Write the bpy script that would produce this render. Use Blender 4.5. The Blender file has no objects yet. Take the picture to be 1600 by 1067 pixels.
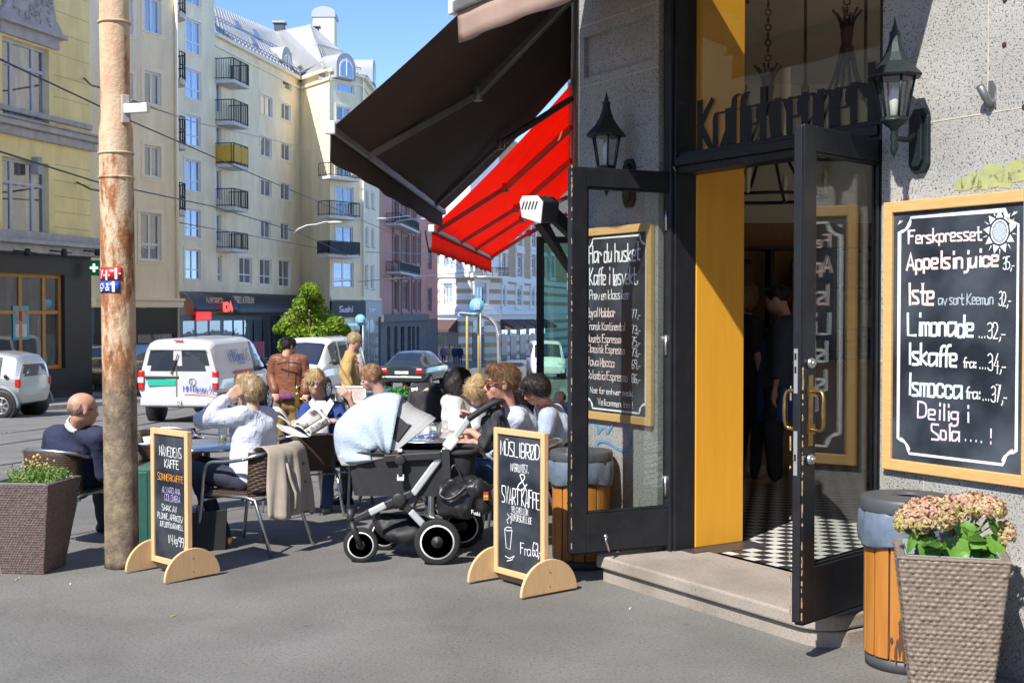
import bpy, math, random
import numpy as np
from mathutils import Vector, Matrix
random.seed(7); RNG = np.random.RandomState(5)
scene = bpy.context.scene
COL = scene.collection
R = math.radians
# ---------------------------------------------------------------- camera
F = 1900.0; EYE = 1.6; PITCH = math.atan(46.0 / F)
cam_d = bpy.data.cameras.new("camera"); cam = bpy.data.objects.new("camera", cam_d); COL.objects.link(cam)
cam_d.sensor_width = 36; cam_d.lens = F / 1600 * 36; cam_d.clip_start = .05; cam_d.clip_end = 3000
cam.location = (0, 0, EYE); cam.rotation_euler = (math.pi / 2 - PITCH, 0, 0)
scene.camera = cam
# ---------------------------------------------------------------- world, sun, exposure
SUN_EL = R(46); SAZ = (-.54, -.84)
w = bpy.data.worlds.new("World"); scene.world = w; w.use_nodes = True
nt = w.node_tree; nt.nodes.clear()
sky = nt.nodes.new('ShaderNodeTexSky'); sky.sky_type = 'NISHITA'; sky.sun_disc = False
sky.sun_elevation = SUN_EL; sky.sun_rotation = math.atan2(SAZ[0], SAZ[1]) % (2 * math.pi)
sky.air_density = .33; sky.dust_density = 0; sky.ozone_density = 4
bg = nt.nodes.new('ShaderNodeBackground'); bg.inputs[1].default_value = .15
wo = nt.nodes.new('ShaderNodeOutputWorld')
nt.links.new(sky.outputs[0], bg.inputs[0]); nt.links.new(bg.outputs[0], wo.inputs[0])
sl = bpy.data.lights.new("sun", 'SUN'); sl.energy = 2.4; sl.angle = R(.5); sl.color = (1, .95, .87)
so = bpy.data.objects.new("sun", sl); COL.objects.link(so); so.location = (-20, -30, 40)
LDIR = Vector((-SAZ[0] * math.cos(SUN_EL), -SAZ[1] * math.cos(SUN_EL), -math.sin(SUN_EL))).normalized()
so.rotation_euler = LDIR.to_track_quat('-Z', 'Y').to_euler()
scene.view_settings.view_transform = 'Standard'; scene.view_settings.look = 'None'
scene.view_settings.exposure = 1.62; scene.view_settings.gamma = 1
try:
    scene.cycles.max_bounces = 8; scene.cycles.transparent_max_bounces = 12; scene.cycles.use_denoising = True
    scene.cycles.sample_clamp_indirect = 6
except Exception: pass
# ---------------------------------------------------------------- projection helpers (photo pixel -> place)
ct, st_ = math.cos(PITCH), math.sin(PITCH)
def ray(px, py):
    a = (px - 800) / F; b = (533.5 - py) / F
    return Vector((a, ct + b * st_, -st_ + b * ct))
def P(px, py, y):                 # point on the pixel's ray at forward distance y
    r = ray(px, py); t = y / r.y
    return Vector((r.x * t, y, EYE + r.z * t))
def PZ(px, py, z=0.0):            # point on the pixel's ray at height z
    r = ray(px, py); t = (z - EYE) / r.z
    return Vector((r.x * t, r.y * t, z))
_gk = [(-50, 0), (9, 0), (15, -.36), (26, -.78), (46, -1.32), (108, -3.1), (160, -4.2), (600, -8)]
def gz(y):
    return float(np.interp(y, [k[0] for k in _gk], [k[1] for k in _gk]))
# ---------------------------------------------------------------- objects
def tag(o, label=None, cat=None, group=None, kind=None):
    if label: o['label'] = label
    if cat: o['category'] = cat
    if group: o['group'] = group
    if kind: o['kind'] = kind
    return o
def thing(name, label, cat, loc=(0, 0, 0), rz=0, group=None):
    o = bpy.data.objects.new(name, None); COL.objects.link(o); o.empty_display_size = .1
    o.location = loc; o.rotation_euler = (0, 0, rz)
    return tag(o, label, cat, group)
def copy_tree(o, parent=None):
    c = o.copy(); COL.objects.link(c); c.parent = parent
    for ch in list(o.children): copy_tree(ch, c)
    return c
def frame_of(n, up=Vector((0, 0, 1))):
    n = Vector(n).normalized()
    if abs(n.dot(up)) > .98: up = Vector((0, 1, 0))
    x = up.cross(n).normalized(); y = n.cross(x)
    return x, y, n
class MB:
    """collects shapes and links them as ONE mesh"""
    def __init__(s, o=(0, 0, 0)): s.v = []; s.f = []; s.mi = []; s.o = Vector(o); s.m = 0; s.sm = []
    def add(s, vs, fs, smooth=False):
        n = len(s.v); s.v += [tuple(v) for v in vs]
        for f in fs: s.f.append([i + n for i in f]); s.mi.append(s.m); s.sm.append(smooth)
        return s
    def quad(s, a, b, c, d): return s.add([a, b, c, d], [(0, 1, 2, 3)])
    def box(s, c, size, rz=0, M=None):
        hx, hy, hz = size[0] / 2, size[1] / 2, size[2] / 2
        vs = [Vector((x, y, z)) for z in (-hz, hz) for y in (-hy, hy) for x in (-hx, hx)]
        if M is None: M = Matrix.Rotation(rz, 3, 'Z')
        vs = [Vector(c) + M @ v for v in vs]
        return s.add(vs, [(0, 2, 3, 1), (4, 5, 7, 6), (0, 1, 5, 4), (2, 6, 7, 3), (0, 4, 6, 2), (1, 3, 7, 5)])
    def bar(s, a, b, w, h, up=Vector((0, 0, 1))):    # box from a to b, w across, h along up
        a = Vector(a); b = Vector(b); d = (b - a); L = d.length
        x, y, n = frame_of(d, up)
        M = Matrix((x, y, n)).transposed()
        return s.box((a + b) / 2, (w, h, L), M=M)
    def hexa(s, p):                                   # 8 corners: bottom 4 ccw, top 4 ccw
        return s.add(p, [(3, 2, 1, 0), (4, 5, 6, 7), (0, 1, 5, 4), (1, 2, 6, 5), (2, 3, 7, 6), (3, 0, 4, 7)])
    def tube(s, path, r, n=8, caps=True, closed=False):
        path = [Vector(p) for p in path]; k = len(path)
        rr = r if hasattr(r, '__len__') else [r] * k
        ref = None; rings = []
        for i, p in enumerate(path):
            if closed: t = path[(i + 1) % k] - path[i - 1]
            else: t = path[min(i + 1, k - 1)] - path[max(i - 1, 0)]
            if t.length < 1e-9: t = Vector((0, 0, 1))
            t.normalize()
            if ref is None:
                ref = t.orthogonal().normalized()
            ref = (ref - t * ref.dot(t))
            if ref.length < 1e-6: ref = t.orthogonal()
            ref.normalize(); b = t.cross(ref)
            rings.append([p + (ref * math.cos(2 * math.pi * j / n) + b * math.sin(2 * math.pi * j / n)) * rr[i] for j in range(n)])
        vs = [v for g in rings for v in g]; fs = []
        for i in range(k if closed else k - 1):
            for j in range(n):
                i2 = (i + 1) % k
                fs.append((i * n + j, i * n + (j + 1) % n, i2 * n + (j + 1) % n, i2 * n + j))
        if caps and not closed:
            fs.append(tuple(reversed(range(n)))); fs.append(tuple(range((k - 1) * n, k * n)))
        return s.add(vs, fs, True)
    def lathe(s, prof, c=(0, 0, 0), n=20, axis=(0, 0, 1), ph=0, smooth=True, sq=1.0):   # prof: (r, h)
        x, y, z = frame_of(axis); c = Vector(c); vs = []; fs = []
        for (r, h) in prof:
            for j in range(n):
                a = 2 * math.pi * j / n + ph
                vs.append(c + x * (r * math.cos(a)) + y * (r * sq * math.sin(a)) + z * h)
        for i in range(len(prof) - 1):
            for j in range(n):
                fs.append((i * n + j, i * n + (j + 1) % n, (i + 1) * n + (j + 1) % n, (i + 1) * n + j))
        if prof[0][0] > 1e-5: fs.append(tuple(reversed(range(n))))
        if prof[-1][0] > 1e-5: fs.append(tuple(range((len(prof) - 1) * n, len(prof) * n)))
        return s.add(vs, fs, smooth)
    def ball(s, c, r, n=12, sq=(1, 1, 1)):
        prof = [(max(1e-4, math.sin(math.pi * i / n)) , -math.cos(math.pi * i / n)) for i in range(n + 1)]
        vs = []; fs = []; m = n * 2
        for (q, h) in prof:
            for j in range(m):
                a = 2 * math.pi * j / m
                vs.append(Vector(c) + Vector((q * math.cos(a) * r * sq[0], q * math.sin(a) * r * sq[1], h * r * sq[2])))
        for i in range(n):
            for j in range(m): fs.append((i * m + j, i * m + (j + 1) % m, (i + 1) * m + (j + 1) % m, (i + 1) * m + j))
        return s.add(vs, fs, True)
    def prism(s, poly, ext, smooth=False):            # poly: 3d points (planar), ext: vector
        n = len(poly); e = Vector(ext); poly = [Vector(p) for p in poly]
        vs = poly + [p + e for p in poly]
        fs = [tuple(range(n - 1, -1, -1)), tuple(range(n, 2 * n))] + [(i, (i + 1) % n, n + (i + 1) % n, n + i) for i in range(n)]
        return s.add(vs, fs, smooth)
    def grid(s, pts, nu, nv, smooth=True, wrap=False):
        fs = []
        for i in range(nu - 1):
            for j in range(nv if wrap else nv - 1):
                j2 = (j + 1) % nv
                fs.append((i * nv + j, i * nv + j2, (i + 1) * nv + j2, (i + 1) * nv + j))
        return s.add(pts, fs, smooth)
    def build(s, name, mats, parent=None, bevel=0, seg=2, sub=0, solid=0, keep=True):
        me = bpy.data.meshes.new(name)
        ox, oy, oz = s.o
        me.from_pydata([(v[0] - ox, v[1] - oy, v[2] - oz) for v in s.v], [], s.f)
        if not isinstance(mats, (list, tuple)): mats = [mats]
        for m in mats: me.materials.append(m)
        me.polygons.foreach_set('material_index', s.mi); me.polygons.foreach_set('use_smooth', s.sm)
        me.update()
        o = bpy.data.objects.new(name, me); COL.objects.link(o)
        if parent is not None: o.parent = parent
        if solid:
            m = o.modifiers.new('thick', 'SOLIDIFY'); m.thickness = solid; m.offset = 0
        if sub:
            m = o.modifiers.new('sub', 'SUBSURF'); m.levels = sub; m.render_levels = sub
        if bevel:
            m = o.modifiers.new('bevel', 'BEVEL'); m.width = bevel; m.segments = seg; m.limit_method = 'ANGLE'; m.angle_limit = R(40)
        return o
def arc(c, r, a0, a1, n, x=Vector((1, 0, 0)), y=Vector((0, 0, 1))):
    return [Vector(c) + x * (r * math.cos(a0 + (a1 - a0) * i / n)) + y * (r * math.sin(a0 + (a1 - a0) * i / n)) for i in range(n + 1)]
def chaikin(p, k=2, closed=False):
    p = [Vector(q) for q in p]
    for _ in range(k):
        o = []
        n = len(p)
        rng = range(n if closed else n - 1)
        if not closed: o.append(p[0])
        for i in rng:
            a, b = p[i], p[(i + 1) % n]
            o += [a * .75 + b * .25, a * .25 + b * .75]
        if not closed: o.append(p[-1])
        p = o
    return p
# ---------------------------------------------------------------- materials
_MC = {}
def newmat(name):
    m = bpy.data.materials.new(name); m.use_nodes = True
    nt = m.node_tree; b = nt.nodes['Principled BSDF']
    return m, nt, b, nt.nodes, nt.links
def mat(name, col, rough=.6, metal=0, var=.12, vs=6, bump=0, bs=60, col2=None, spec=.5, coat=0, stretch=None, det=6, sheen=0, sharp=None, trans=0):
    if name in _MC: return _MC[name]
    m, nt, b, N, L = newmat(name)
    b.inputs['Roughness'].default_value = rough; b.inputs['Metallic'].default_value = metal
    b.inputs['Specular IOR Level'].default_value = spec
    if coat: b.inputs['Coat Weight'].default_value = coat; b.inputs['Coat Roughness'].default_value = .05
    if sheen: b.inputs['Sheen Weight'].default_value = sheen
    tc = N.new('ShaderNodeTexCoord'); src = tc.outputs['Object']
    if stretch:
        mp = N.new('ShaderNodeMapping'); mp.inputs['Scale'].default_value = stretch; L.new(src, mp.inputs[0]); src = mp.outputs[0]
    if var or col2:
        n = N.new('ShaderNodeTexNoise'); n.inputs['Scale'].default_value = vs; n.inputs['Detail'].default_value = det
        n.inputs['Roughness'].default_value = .65
        L.new(src, n.inputs['Vector'])
        r = N.new('ShaderNodeValToRGB')
        lo, hi = sharp if sharp else (.3, .7)
        r.color_ramp.elements[0].position = lo; r.color_ramp.elements[1].position = hi
        c = col
        if col2 is None:
            c1 = [max(0, x * (1 - var)) for x in c]; c2 = [min(1, x * (1 + var)) for x in c]
        else: c1, c2 = c, col2
        r.color_ramp.elements[0].color = (*c1, 1); r.color_ramp.elements[1].color = (*c2, 1)
        L.new(n.outputs['Fac'], r.inputs[0]); L.new(r.outputs[0], b.inputs['Base Color'])
    else: b.inputs['Base Color'].default_value = (*col, 1)
    if bump:
        n2 = N.new('ShaderNodeTexNoise'); n2.inputs['Scale'].default_value = bs; n2.inputs['Detail'].default_value = 4
        L.new(src, n2.inputs['Vector'])
        bp = N.new('ShaderNodeBump'); bp.inputs['Strength'].default_value = bump; bp.inputs['Distance'].default_value = .02
        L.new(n2.outputs['Fac'], bp.inputs['Height']); L.new(bp.outputs[0], b.inputs['Normal'])
    if trans:
        tr = N.new('ShaderNodeBsdfTranslucent'); mx = N.new('ShaderNodeMixShader'); mx.inputs[0].default_value = trans
        if var or col2: L.new(r.outputs[0], tr.inputs[0])
        else: tr.inputs[0].default_value = (*col, 1)
        L.new(b.outputs[0], mx.inputs[1]); L.new(tr.outputs[0], mx.inputs[2]); L.new(mx.outputs[0], N['Material Output'].inputs[0])
    _MC[name] = m
    return m
def schlick(nt, f0, boost):
    N, L = nt.nodes, nt.links; ge = N.new('ShaderNodeNewGeometry'); d = N.new('ShaderNodeVectorMath'); d.operation = 'DOT_PRODUCT'; L.new(ge.outputs['Normal'], d.inputs[0]); L.new(ge.outputs['Incoming'], d.inputs[1])
    def m(op, a, b=None):
        n = N.new('ShaderNodeMath'); n.operation = op
        for i, q in enumerate((a, b)):
            if q is None: continue
            if isinstance(q, (int, float)): n.inputs[i].default_value = q
            else: L.new(q, n.inputs[i])
        n.use_clamp = op == 'ADD'; return n.outputs[0]
    return m('ADD', m('MULTIPLY', m('POWER', m('SUBTRACT', 1.0, m('ABSOLUTE', d.outputs['Value'])), 5.0), 1 - f0), f0 + boost)
def glass(name, tint=(.95, .97, .96), ior=1.5, boost=0.0, rough=.0):
    if name in _MC: return _MC[name]
    m, nt, b, N, L = newmat(name); N.remove(b)
    t = N.new('ShaderNodeBsdfTransparent'); t.inputs[0].default_value = (*tint, 1)
    g = N.new('ShaderNodeBsdfGlossy'); g.inputs['Roughness'].default_value = rough
    mx = N.new('ShaderNodeMixShader'); L.new(schlick(nt, .04, boost), mx.inputs[0])
    L.new(t.outputs[0], mx.inputs[1]); L.new(g.outputs[0], mx.inputs[2]); L.new(mx.outputs[0], N['Material Output'].inputs[0])
    _MC[name] = m; return m
def paneglass(name, dark=(.03, .035, .045), refl=.3, curtain=.25):
    """window of a building: dark room behind, pale curtain in some, sky in the glass"""
    if name in _MC: return _MC[name]
    m, nt, b, N, L = newmat(name)
    oi = N.new('ShaderNodeObjectInfo'); tc = N.new('ShaderNodeTexCoord')
    ad = N.new('ShaderNodeVectorMath'); ad.operation = 'ADD'
    L.new(tc.outputs['Object'], ad.inputs[0]); L.new(oi.outputs['Random'], ad.inputs[1])
    mp = N.new('ShaderNodeMapping'); mp.inputs['Scale'].default_value = (2.2, 2.2, .5); L.new(ad.outputs[0], mp.inputs[0])
    n = N.new('ShaderNodeTexNoise'); n.inputs['Scale'].default_value = 1.1; n.inputs['Detail'].default_value = 3; L.new(mp.outputs[0], n.inputs['Vector'])
    r = N.new('ShaderNodeValToRGB'); e = r.color_ramp.elements
    e[0].position = .52; e[0].color = (*dark, 1); e[1].position = .68; e[1].color = (curtain, curtain * .97, curtain * .88, 1)
    L.new(n.outputs['Fac'], r.inputs[0]); L.new(r.outputs[0], b.inputs['Base Color']); b.inputs['Roughness'].default_value = .5
    g = N.new('ShaderNodeBsdfGlossy'); g.inputs['Roughness'].default_value = .02; g.inputs['Color'].default_value = (.9, .95, 1, 1)
    n2 = N.new('ShaderNodeTexNoise'); n2.inputs['Scale'].default_value = .8; L.new(ad.outputs[0], n2.inputs['Vector'])
    bp = N.new('ShaderNodeBump'); bp.inputs['Strength'].default_value = .15; bp.inputs['Distance'].default_value = .05
    L.new(n2.outputs['Fac'], bp.inputs['Height']); L.new(bp.outputs[0], g.inputs['Normal'])
    mx = N.new('ShaderNodeMixShader'); L.new(schlick(nt, .04, refl), mx.inputs[0])
    L.new(b.outputs[0], mx.inputs[1]); L.new(g.outputs[0], mx.inputs[2]); L.new(mx.outputs[0], N['Material Output'].inputs[0])
    _MC[name] = m; return m
def granite(name, a, b_, c, sc=95, bumpk=.35, big=.25, stain=0):
    if name in _MC: return _MC[name]
    m, nt, b, N, L = newmat(name); tc = N.new('ShaderNodeTexCoord')
    n = N.new('ShaderNodeTexNoise'); n.inputs['Scale'].default_value = sc; n.inputs['Detail'].default_value = 3; n.inputs['Roughness'].default_value = .7
    L.new(tc.outputs['Object'], n.inputs['Vector'])
    r = N.new('ShaderNodeValToRGB'); e = r.color_ramp.elements
    e[0].position = .36; e[0].color = (*a, 1); e[1].position = .45; e[1].color = (*b_, 1)
    k = e.new(.62); k.color = (*b_, 1); k = e.new(.72); k.color = (*c, 1)
    L.new(n.outputs['Fac'], r.inputs[0])
    n2 = N.new('ShaderNodeTexNoise'); n2.inputs['Scale'].default_value = 1.7; n2.inputs['Detail'].default_value = 7; L.new(tc.outputs['Object'], n2.inputs['Vector'])
    r2 = N.new('ShaderNodeValToRGB'); r2.color_ramp.elements[0].position = .3; r2.color_ramp.elements[0].color = (1 - big, 1 - big, 1 - big * 1.1, 1)
    r2.color_ramp.elements[1].position = .65; r2.color_ramp.elements[1].color = (1, 1, 1, 1); L.new(n2.outputs['Fac'], r2.inputs[0])
    mx = N.new('ShaderNodeMix'); mx.data_type = 'RGBA'; mx.blend_type = 'MULTIPLY'; mx.inputs[0].default_value = 1
    L.new(r.outputs[0], mx.inputs[6]); L.new(r2.outputs[0], mx.inputs[7]); L.new(mx.outputs[2], b.inputs['Base Color'])
    if stain:
        n3 = N.new('ShaderNodeTexNoise'); n3.inputs['Scale'].default_value = .9; n3.inputs['Detail'].default_value = 9; n3.inputs['Distortion'].default_value = 1.2; L.new(tc.outputs['Object'], n3.inputs['Vector'])
        vo = N.new('ShaderNodeTexVoronoi'); vo.feature = 'DISTANCE_TO_EDGE'; vo.inputs['Scale'].default_value = .33
        wv = N.new('ShaderNodeVectorMath'); wv.operation = 'MULTIPLY_ADD'; wv.inputs[1].default_value = (.5, .5, .5); L.new(n3.outputs['Color'], wv.inputs[0]); L.new(tc.outputs['Object'], wv.inputs[2]); L.new(wv.outputs[0], vo.inputs['Vector'])
        r4 = N.new('ShaderNodeValToRGB'); r4.color_ramp.elements[0].position = .0; r4.color_ramp.elements[0].color = (.9, .9, .9, 1); r4.color_ramp.elements[1].position = .006; r4.color_ramp.elements[1].color = (1, 1, 1, 1); L.new(vo.outputs['Distance'], r4.inputs[0])
        r3 = N.new('ShaderNodeValToRGB'); e3 = r3.color_ramp.elements; e3[0].position = .3; e3[0].color = (.8, .79, .78, 1); e3[1].position = .6; e3[1].color = (1.08, 1.07, 1.05, 1); L.new(n3.outputs['Fac'], r3.inputs[0])
        v5 = N.new('ShaderNodeTexVoronoi'); v5.inputs['Scale'].default_value = 1.5; L.new(tc.outputs['Object'], v5.inputs['Vector']); r5 = N.new('ShaderNodeValToRGB'); r5.color_ramp.elements[0].position = .028; r5.color_ramp.elements[0].color = (.68, .67, .66, 1); r5.color_ramp.elements[1].position = .036; r5.color_ramp.elements[1].color = (1, 1, 1, 1); L.new(v5.outputs['Distance'], r5.inputs[0])
        for q in (r3, r4, r5):
            m2 = N.new('ShaderNodeMix'); m2.data_type = 'RGBA'; m2.blend_type = 'MULTIPLY'; m2.inputs[0].default_value = stain; L.new(mx.outputs[2], m2.inputs[6]); L.new(q.outputs[0], m2.inputs[7]); mx = m2
        L.new(mx.outputs[2], b.inputs['Base Color'])
    b.inputs['Roughness'].default_value = .8
    bp = N.new('ShaderNodeBump'); bp.inputs['Strength'].default_value = bumpk; bp.inputs['Distance'].default_value = .01
    L.new(n.outputs['Fac'], bp.inputs['Height']); L.new(bp.outputs[0], b.inputs['Normal'])
    _MC[name] = m; return m
def emit(name, col, s):
    if name in _MC: return _MC[name]
    m, nt, b, N, L = newmat(name); b.inputs['Base Color'].default_value = (*col, 1)
    b.inputs['Emission Color'].default_value = (*col, 1); b.inputs['Emission Strength'].default_value = s
    _MC[name] = m; return m
# ---------------------------------------------------------------- hand-drawn stroke letters
# two digits = x,y ; baseline y=2, x-height y=6, capital y=9, descender y=0 ; '~' rounds the stroke
GL = {
'A':'02 29 42|14 34','B':'02 09|~09 39 48 46 35 05|~05 35 45 43 32 02','C':'~47 49 19 07 04 02 32 44','D':'02 09|~09 29 48 43 22 02','E':'49 09 02 42|06 36',
'F':'49 09 02|06 36','G':'~47 49 19 07 04 02 42 45|45 25','H':'09 02|49 42|06 46','I':'12 19','J':'39 ~39 33 12 02 04','K':'09 02|49 05 42','L':'09 02 42',
'M':'02 09 24 49 42','N':'02 09 42 49','O':'~29 09 06 02 22 42 46 49 29','P':'02 09|~09 49 48 45 05','Q':'~29 09 06 02 22 42 46 49 29|24 51','R':'02 09|~09 49 48 45 05|15 42',
'S':'~49 19 09 07 06 25 44 43 42 12 02','T':'09 49|29 22','U':'09 ~09 02 22 42 49','V':'09 22 49','W':'09 12 27 32 49','X':'09 42|49 02','Y':'09 25 49|25 22','Z':'09 49 02 42',
'a':'46 ~26 06 04 02 22 44|46 42','b':'09 02|~03 06 36 35 33 32 02','c':'~35 36 06 04 02 32 33','d':'39 32|~35 26 06 04 02 22 33','e':'04 34 ~35 36 16 06 04 02 12 32','f':'~39 29 18 12|06 26',
'g':'~36 06 04 03 33 35|36 ~36 31 20 00 01','h':'09 02|~04 06 36 34 32','i':'12 16|18 19','j':'26 ~26 21 10 00|28 29','k':'09 02|36 04 32','l':'12 19','m':'06 02|~04 06 26 24 22|~24 26 46 44 42',
'n':'06 02|~04 06 36 34 32','o':'~16 06 04 02 12 32 34 36 16','p':'06 00|~05 06 36 34 32 12 03','q':'36 30|~36 06 04 02 22 34','r':'06 02|~04 06 26 35','s':'~36 16 06 05 14 24 33 32 12 02',
't':'19 ~19 13 12 32|06 36','u':'06 ~06 02 22 34|36 32','v':'06 22 46','w':'06 12 25 32 46','x':'06 32|36 02','y':'06 13|36 13 00','z':'06 36 02 32',
'0':'~29 09 05 02 22 42 45 49 29','1':'07 19 12','2':'~07 09 39 47 35 02|02 42','3':'~08 29 48 46 15|~15 46 44 42 12 03','4':'39 04 44|36 31','5':'49 09 06|~06 36 45 43 22 02','6':'~49 19 04 02 32 43 45 15 04','7':'09 49 12','8':'~25 05 09 29 49 45 25 05 02 22 42 45 25','9':'~46 26 06 09 39 49 45 32','&':'~42 18 19 39 37 04 02 22 45',
'.':'12 13','!':'12 13|15 19','-':'04 34',',':'13 ~13 12 01','/':'02 39',':':'12 13|15 16','+':'22 28|05 45','?':'~08 09 39 37 25 24|22 23','_':'02 12',
}
for a_, b_, ex in (('Å','A','~29 1: 2: 29'),('å','a','~17 18 28 27 17'),('Ü','U','1: 1:|3: 3:'),('Ø','O','02 49'),('ø','o','02 36')):
    GL[a_] = GL[b_] + '|' + ex
GW = {'I':2.6,'i':2.3,'l':2.3,'j':3,'m':5,'a':5.2,'.':2,',':2,'!':2.2,':':2.2,'1':3,'f':3.1,'t':3.6,'r':3.6,'M':5.2,'W':5.2,'w':5,'_':1.7,' ':2.6}
def strokes(ch):
    out = []
    for st in GL.get(ch, '').split('|'):
        tk = st.split()
        if not tk: continue
        smooth = any(t[0] == '~' for t in tk)
        pts = [Vector((ord(t.lstrip('~')[0]) - 48, ord(t.lstrip('~')[1]) - 48, 0)) for t in tk]
        if len(pts) == 2 and (pts[0] - pts[1]).length < .01: pts[1] = pts[1] + Vector((.3, .3, 0))
        out.append(chaikin(pts, 2) if smooth and len(pts) > 2 else pts)
    return out
def text_width(s, h, wx=1.0):
    u = h / 7.0
    return sum(GW.get(c, 4.6 if (c.islower()) else 5.6) * u * wx * .92 + .0 for c in s)
def text(mb, s, org, xd, yd, h, sw, wx=1.0, jit=.25, nib=None, lift=.0, align='l', slant=0, nrm=None, xh=1):
    """capital height h; ribbons flat on the plane (xd, yd)"""
    xd = Vector(xd).normalized(); yd = Vector(yd).normalized(); n = xd.cross(yd) if nrm is None else Vector(nrm)
    u = h / 7.0; x = 0; org = Vector(org)
    W = text_width(s, h, wx)
    if align == 'c': x = -W / 2
    if align == 'r': x = -W
    k = 0
    for ch in s:
        dy = random.uniform(-jit, jit) * u; sc = 1 + random.uniform(-jit, jit) * .15; sl = slant + random.uniform(-jit, jit) * .12
        for st in strokes(ch):
            pts = []
            for p in st:
                py_ = p.y if xh == 1 or p.y < 2 else (2 + (p.y - 2) * xh if p.y <= 6 else 9 - (9 - p.y) * (7 - 4 * xh) / 3); yy = (py_ - 2) * u * sc + dy
                pts.append((x + (p.x + .3) * u * wx + yy * sl, yy))
            # ends of the chalk stroke
            m = len(pts); L = []; Rr = []
            for i in range(m):
                a = pts[max(i - 1, 0)]; b = pts[min(i + 1, m - 1)]
                tx, ty = b[0] - a[0], b[1] - a[1]; d = math.hypot(tx, ty) or 1e-9
                tx /= d; ty /= d
                wd = sw if nib is None else nib + (sw - nib) * abs(ty) ** 1.5
                if 0 < i < m - 1:
                    ax, ay = pts[i][0] - a[0], pts[i][1] - a[1]; dd = math.hypot(ax, ay) or 1e-9
                    c = max(.5, abs((ax * tx + ay * ty) / dd)); wd = wd / c
                ex = .35 * wd * (-1 if i == 0 else 1 if i == m - 1 else 0)
                px_, py_ = pts[i][0] + tx * ex, pts[i][1] + ty * ex
                L.append((px_ - ty * wd / 2, py_ + tx * wd / 2)); Rr.append((px_ + ty * wd / 2, py_ - tx * wd / 2))
            off = n * (lift + .00012 * (k % 9)); k += 1
            vs = [org + xd * q[0] + yd * q[1] + off for q in L] + [org + xd * q[0] + yd * q[1] + off for q in Rr]
            mb.add(vs, [(m + i, m + i + 1, i + 1, i) for i in range(m - 1)])
        x += GW.get(ch, 4.6 if ch.islower() else 5.6) * u * wx * .92
    return x
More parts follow.
